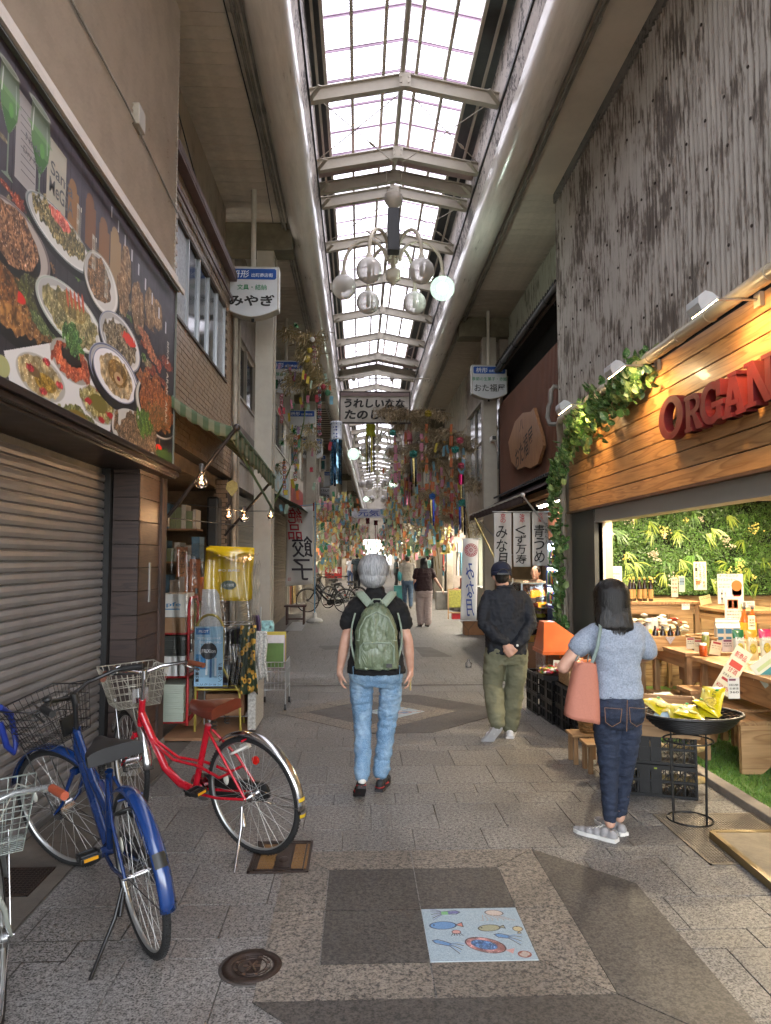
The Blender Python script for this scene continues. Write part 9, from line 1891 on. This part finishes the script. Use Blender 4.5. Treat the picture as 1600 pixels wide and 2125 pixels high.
# ---------------- young woman in grey shirt at the shop
W3=person('woman with black shoulder length hair, gray tee and dark jeans looking at the shop goods',(1.535,4.30,0))
hd=(-.015,.035,1.405);sk=MB();head(sk,hd,.98,-20,-12);limb(sk,[(0,0,1.22),(-.01,.02,1.35)],[.052,.046])
limb(sk,[(-.150,.0,1.205),(-.235,.02,1.105),(-.310,.03,1.005)],[.040,.044,.039]);limb(sk,[(-.310,.03,1.005),(-.25,.13,1.03),(-.17,.24,1.06)],[.041,.038,.025]);hand(sk,(-.17,.24,1.06),(.55,.6,.15),(.2,0,-1),-1,30,.9)
limb(sk,[(.145,0,1.195),(.215,.02,1.08),(.19,.20,1.02)],[.046,.038,.025]);hand(sk,(.19,.20,1.02),(-.3,.9,.05),(-.5,0,-1),1,30,.9)
for(hip,kn,an)in(((-.09,0,.78),(-.055,.03,.43),(-.045,.04,.09)),((.08,0,.78),(.06,.04,.43),(.045,.13,.09))):limb(sk,[hip,kn,an],[.07,.045,.032])
trunk(sk,[(0,0,.74,.12,.09),(0,0,1.0,.12,.085),(0,0,1.2,.12,.085)]);meshobj('body',remesh(sk,.0075,2),m_skin,W3);Mq=T(*hd)@RZ(-8)@RX(-12)@Matrix.Diagonal((1.1,1.05,1.0,1));strands(hairdo(W3,Mq,m_hblack,1.0,'long',-.03),Mq,m_hblack,.93,150,390,.235,900,6)
b=MB();trunk(b,[(.0,-.0,.835,.150,.115),(0,0,.92,.140,.108),(0,0,1.02,.136,.10),(0,0,1.12,.158,.108),(0,0,1.20,.172,.102),(0,0,1.255,.158,.085),(0,.0,1.285,.085,.066)]);limb(b,[(-.125,0,1.22),(-.175,.01,1.175),(-.222,.015,1.125)],[.056,.060,.062],18);limb(b,[(.125,0,1.22),(.165,.01,1.165),(.195,.015,1.10)],[.056,.060,.060],18)
meshobj('grey_tee',remesh(b,.0075,2,[(.022,.11,(1,1,.6))],15),clothm('heather_grey','#8791a0',.9,.25,6,var=.25),W3)
b=MB();trunk(b,[(0,0,.66,.10,.09),(0,-.01,.73,.150,.118),(0,-.01,.80,.150,.118),(0,0,.87,.135,.10)]);limb(b,[(-.072,0,.77),(-.062,.015,.60),(-.050,.03,.43),(-.048,.035,.28),(-.045,.04,.13)],[.085,.074,.056,.050,.042],18);limb(b,[(.072,0,.77),(.066,.02,.60),(.056,.04,.43),(.050,.085,.28),(.045,.125,.13)],[.085,.074,.056,.050,.042],18)
meshobj('jeans',remesh(b,.0075,2,[(.016,.07,(1,1,.4)),(.008,.025,(1,1,.35))],18),denim('dark_denim',(.006,.010,.024),(.018,.028,.055),(.02,.032,.065)),W3)
b=MB()
for s,x in((-1,-.085),(1,.09)):
    M=T(x*.82,-.128,.745)@RX(4)@Matrix.Scale(.86,4);
    for q0,q1 in(((-.062,.062),(.055,.052)),((-.062,.062),(-.055,-.035)),((.055,.052),(.045,-.035)),((-.055,-.035),(-.012,-.066)),((.045,-.035),(-.012,-.066))):b.beam(M@Vector((q0[0],-.004,q0[1])),M@Vector((q1[0],-.004,q1[1])),.003,.0022)
b.beam((.008,-.138,.84),(.005,-.128,.66),.003,.0025);part(b,'stitching',mat('tan_stitch','#7a5a3c',.7),W3)
for(he,d)in(((-.045,.0,.0),(-.75,.75,0)),((.045,.10,.0),(-.3,.95,0))):
    b=MB();shoe(b,he,d,.95);o=meshobj('shoe',remesh(b,.006,2),mat('grey_trainer','#8e8c8c',.7,var=.2,scale=40),W3);b=MB();sole(b,he,d,.98);s_=b.build('sole',m_white,None,bev=.004);s_.parent=o
    dd=Vector(d).normalized();b=MB()
    for k in range(4):c_=Vector(he)+dd*(.07+.022*k)+Vector((0,0,.068-.008*k));x_=dd.cross(Vector((0,0,1)));b.beam(c_-x_*.022,c_+x_*.022,.005,.004)
    q=b.build('laces',m_white,None);q.parent=o
# tote bag hanging from her shoulder
t=thing('tote_bag','terracotta tote bag with long gray straps on the shoulder of the woman in grey','bag',(1.30,4.24,.68));m_tote=clothm('terracotta_cloth','#a86b58',.7,.2,4,var=.05)
b=MB();
def tote(u,v):
    a=2*math.pi*u;w=.105-.0*v;x=.108*math.copysign(abs(math.cos(a))**.6,math.cos(a))*(1.05-.42*v**1.5)+.030*v-.02;y=.065*math.copysign(abs(math.sin(a))**.7,math.sin(a))*(1.05-.3*v);return(1.315+x*.88,4.23+y*.9,.72+.325*v+.03*(math.cos(a)>0)*(1-v)*0-.025*math.cos(a)*(1-v)+.008*math.sin(3*a)*v)
b.surf(tote,36,16);b.add([tote(i/36,0)for i in range(36)],[tuple(range(36))]);o=part(b,'bag_body',m_tote,None)if 0 else b.build('bag_body',m_tote,t,solid=.004)
for dy in(-.05,.05):b=MB();b.tube([(1.27,4.23+dy,1.03),(1.33,4.25+dy*.5,1.14),(1.40,4.27,1.26),(1.425,4.30,1.292),(1.40,4.33,1.2),(1.36,4.3,1.04)]if dy>0 else[(1.345,4.20,1.02),(1.385,4.19,1.14),(1.408,4.20,1.24),(1.43,4.28,1.296),(1.42,4.38,1.20)],.011,6,flat=.35);b.build('strap',mat('grey_green_strap','#70807c',.7),t)

# ---------------- simple figures farther down (same build, coarser)
def walker(label,u,vfoot,H,top_m,leg_m,hair_m,kind='short',face=0,pose='walk',w=1.0,bare=True,sleeve='short',loc=None,wide=1.0,vox=.016,hat=None):
    c=Vector(loc)if loc is not None else floor_at(u,vfoot);t=person(label,c,rot=face);s=H/1.62;Sx=Matrix.Scale(s,4)
    sk=MB();hd=(0,.03,1.49);head(sk,hd,1.0);limb(sk,[(0,0,1.3),(0,.012,1.42)],[.055,.05]);b=MB();l=MB()
    st=.16 if pose=='walk' else .03
    if pose=='lean':arms={-1:[(-.17,0,1.3),(-.25,.10,1.08),(-.06,.27,1.06)],1:[(.17,0,1.3),(.25,.10,1.08),(.06,.27,1.06)]}
    elif pose=='reach':arms={-1:[(-.17,0,1.3),(-.22,0,1.06),(-.2,.12,.95)],1:[(.17,0,1.3),(.27,-.02,1.10),(.42,-.02,.88)]}
    elif pose=='hold':arms={-1:[(-.17,0,1.3),(-.2,.02,1.06),(-.1,.24,1.08)],1:[(.17,0,1.3),(.2,.02,1.06),(.1,.24,1.08)]}
    else:arms={-1:[(-.17,0,1.3),(-.23,-.03,1.06),(-.24,.08,.84)],1:[(.17,0,1.3),(.23,.0,1.06),(.24,-.06,.84)]}
    for k_ in(-1,1):
        a=arms[k_];limb(sk,a,[.045,.038,.025]);d_=Vector(a[2])-Vector(a[1]);hand(sk,a[2],d_,(-k_,.2,-.2),-k_,25,1.0)
        q=Vector(a[0]).lerp(Vector(a[1]),.6 if sleeve=='short' else 1.0);pts=[a[0],q]if sleeve=='short' else[a[0],a[1],Vector(a[1]).lerp(Vector(a[2]),.9)];limb(b,pts,[.066*w,.066*w]if sleeve=='short' else[.07*w,.058,.045],14)
    trunk(b,[(0,0,.82,.185*w,.135*w),(0,0,.95,.180*w,.13*w),(0,0,1.1,.165*w,.12*w),(0,0,1.25,.18*w,.115*w),(0,0,1.34,.15*w,.085),(0,0,1.38,.075,.065)])
    trunk(l,[(0,0,.68,.14*w,.11*w),(0,-.01,.80,.185*w,.13*w),(0,0,.90,.165*w,.115*w)])
    for k_,dy in((-1,st),(1,-st)):hip,kn,an=(k_*.09,0,.80),(k_*.085,dy*.55+.03,.46),(k_*.08,dy-.02,.10);limb(sk,[hip,kn,an],[.06,.042,.03]);limb(l,[hip,kn,an],[.10*w,.075*wide*w,.060*wide*w],14)
    for mbx in(sk,b,l):mbx.v=[tuple(Sx@Vector(q))for q in mbx.v]
    meshobj('body',remesh(sk,vox*.75,1),m_skin,t);meshobj('top',remesh(b,vox,2,[(.02,.09,(1,1,.6))],3),top_m,t);meshobj('trousers',remesh(l,vox,2,[(.02,.09,(1,1,.5))],5),leg_m,t)
    Mh_=Sx@T(*hd);o=hairdo(t,Mh_,hair_m,1.0,kind);face_parts(t,Mh_)
    for k_,dy in((-1,st),(1,-st)):
        q=MB();shoe(q,(k_*.08*s,(dy-.05)*s,.0),(0,1,0),s);o=meshobj('shoe',remesh(q,.01,1),mat('far_shoe','#5a5048',.7),t)
    if hat:q=MB();q.surf(lambda a,v:(.10*math.cos(6.2832*a)*math.cos(v*1.5),.115*math.sin(6.2832*a)*math.cos(v*1.5),.03+.10*math.sin(v*1.5)),20,8,0,True,Mh_);part(q,'cap',hat,t,solid=.004)
    return t
cm2=lambda n,c:clothm('far_'+n,c,.85,.5)
W4=walker('woman in dark maroon top and wide pale pink trousers, reaching out her right arm',880,1300,1.60,cm2('maroon','#2a1314'),cm2('pale_pink','#a5948e'),m_hblack,'long',8,'reach',1.12,wide=1.25,vox=.011)
b=MB();b.ball((-.16,.05,.95),(.07,.12,.16),14,10);part(b,'shoulder_bag',cm2('navy_bag','#171c38'),W4);b=MB();b.tube([(-.16,.05,1.08),(-.10,-.05,1.25),(-.06,.02,1.4)],.01,6);part(b,'bag_strap',cm2('navy_bag','#171c38'),W4)
W5=walker('woman in a pale gray shirt and jeans with a teal shoulder bag',846,1262,1.63,cm2('pale_grey','#8d8880'),cm2('mid_jean','#3c4e63'),m_hblack,'short',0,'walk',1.05,sleeve='long',vox=.012)
b=MB();b.ball((-.24,.0,.98),(.07,.13,.17),14,10);part(b,'teal_bag',cm2('teal','#3f8f96'),W5);b=MB();b.tube([(-.24,0,1.12),(-.2,0,1.34)],.015,6);part(b,'bag_strap',cm2('teal','#3f8f96'),W5)
W6=walker('man dressed in black standing at the corner shop counter, turned to the right',903,1242,1.76,cm2('black','#0c0c0e'),cm2('black_trouser','#16181c'),m_hblack,'short',-75,'hold',1.0,sleeve='long',vox=.013)
W7=walker('seated looking gray haired person in a gray top bending over, mid right',822,1222,1.45,cm2('grey_blue','#5f6a6e'),cm2('grey_leg','#4a4a4c'),m_hgrey,'short',-90,'hold',1.0,vox=.014)
W8=walker('person in a dark leaf patterned shirt seen from behind left of the grey hair',741,1222,1.62,mat('leaf_shirt','#26323a',.8,var=.9,scale=22),cm2('dark_leg','#202226'),m_hblack,'short',0,'stand',1.05,vox=.014)
W9=walker('child like small figure in a white shirt beside the leaf patterned shirt',727,1216,1.45,cm2('white_shirt','#b5b8c2'),cm2('blue_leg','#4a5a7a'),m_hdark,'short',20,'stand',.9,vox=.015)
W10=walker('person in a pink cap far down the middle of the arcade',768,1204,1.6,cm2('pale_top','#a09a90'),cm2('dark_leg','#202226'),m_hdark,'short',180,'walk',1.0,vox=.018,hat=cm2('pink_cap','#a86a6a'))
W11=walker('person in a pale teal top behind the man in black',889,1232,1.6,cm2('pale_teal','#7fa9a8'),cm2('dark_leg','#202226'),m_hblack,'short',-60,'stand',1.0,vox=.016)
W12=walker('distant pedestrian in dark clothes in the middle of the arcade',783,1190,1.62,cm2('dark_top','#2c2c30'),cm2('dark_leg','#202226'),m_hblack,'short',0,'walk',1.0,vox=.02)
W13=walker('distant pedestrian in a beige top near the bright arcade end',795,1188,1.6,cm2('beige_top','#9a8c7a'),cm2('blue_leg','#4a5a7a'),m_hdark,'short',180,'walk',1.0,vox=.02)
# shopkeeper
W14=walker('elderly shopkeeper in a yellow vest leaning on the sweet shop counter',0,0,1.50,mat('floral_blouse','#9a7a68',.8,var=.8,scale=30),cm2('dark_leg','#202226'),m_hblack,'short',150,'lean',1.0,sleeve='long',loc=(2.72,11.05,.06),vox=.011)
b=MB();trunk(b,[(0,0,.75,.178,.135),(0,0,1.0,.166,.124),(0,0,1.16,.176,.118),(0,0,1.25,.130,.086)]);b.v=[(x*.94,y*.94,z*.94)for x,y,z in b.v];meshobj('vest',remesh(b,.011,2),cm2('yellow_vest','#a8a01c'),W14)
# extra bikes at the left, mid distance
dk=dict(saddle_c=m_sadbk,grip_c=m_gripbk,basket_c=m_black,fender_c=m_black,bar_c=m_black)
b1=bicycle('black bicycle parked broadside behind the white flag','#141518',5,low='straight',kick='side',group='dark bicycles parked midway on the left',basket=False,**dk)
Yb=20.5;stand_at(b1,(at(716,1200,Yb).x,Yb,gz(Yb)),(at(716,1200,Yb).x-1.08,Yb+.25,gz(Yb)),4)
b2=bicycle('black bicycle with a rear child seat standing nearer the gray haired woman','#1a1a1e',-12,low='curve',kick='side',group='dark bicycles parked midway on the left',basket=True,**dk)
Yb=21.6;stand_at(b2,(at(742,1200,Yb).x,Yb,gz(Yb)),(at(742,1200,Yb).x-.9,Yb+.6,gz(Yb)),4)
b3=bicycle('third dark bicycle half hidden in the row of parked bicycles','#20242a',10,low='straight',kick='side',group='dark bicycles parked midway on the left',basket=True,**dk)
Yb=23;stand_at(b3,(at(700,1200,Yb).x,Yb,gz(Yb)),(at(700,1200,Yb).x-.8,Yb+.75,gz(Yb)),4)
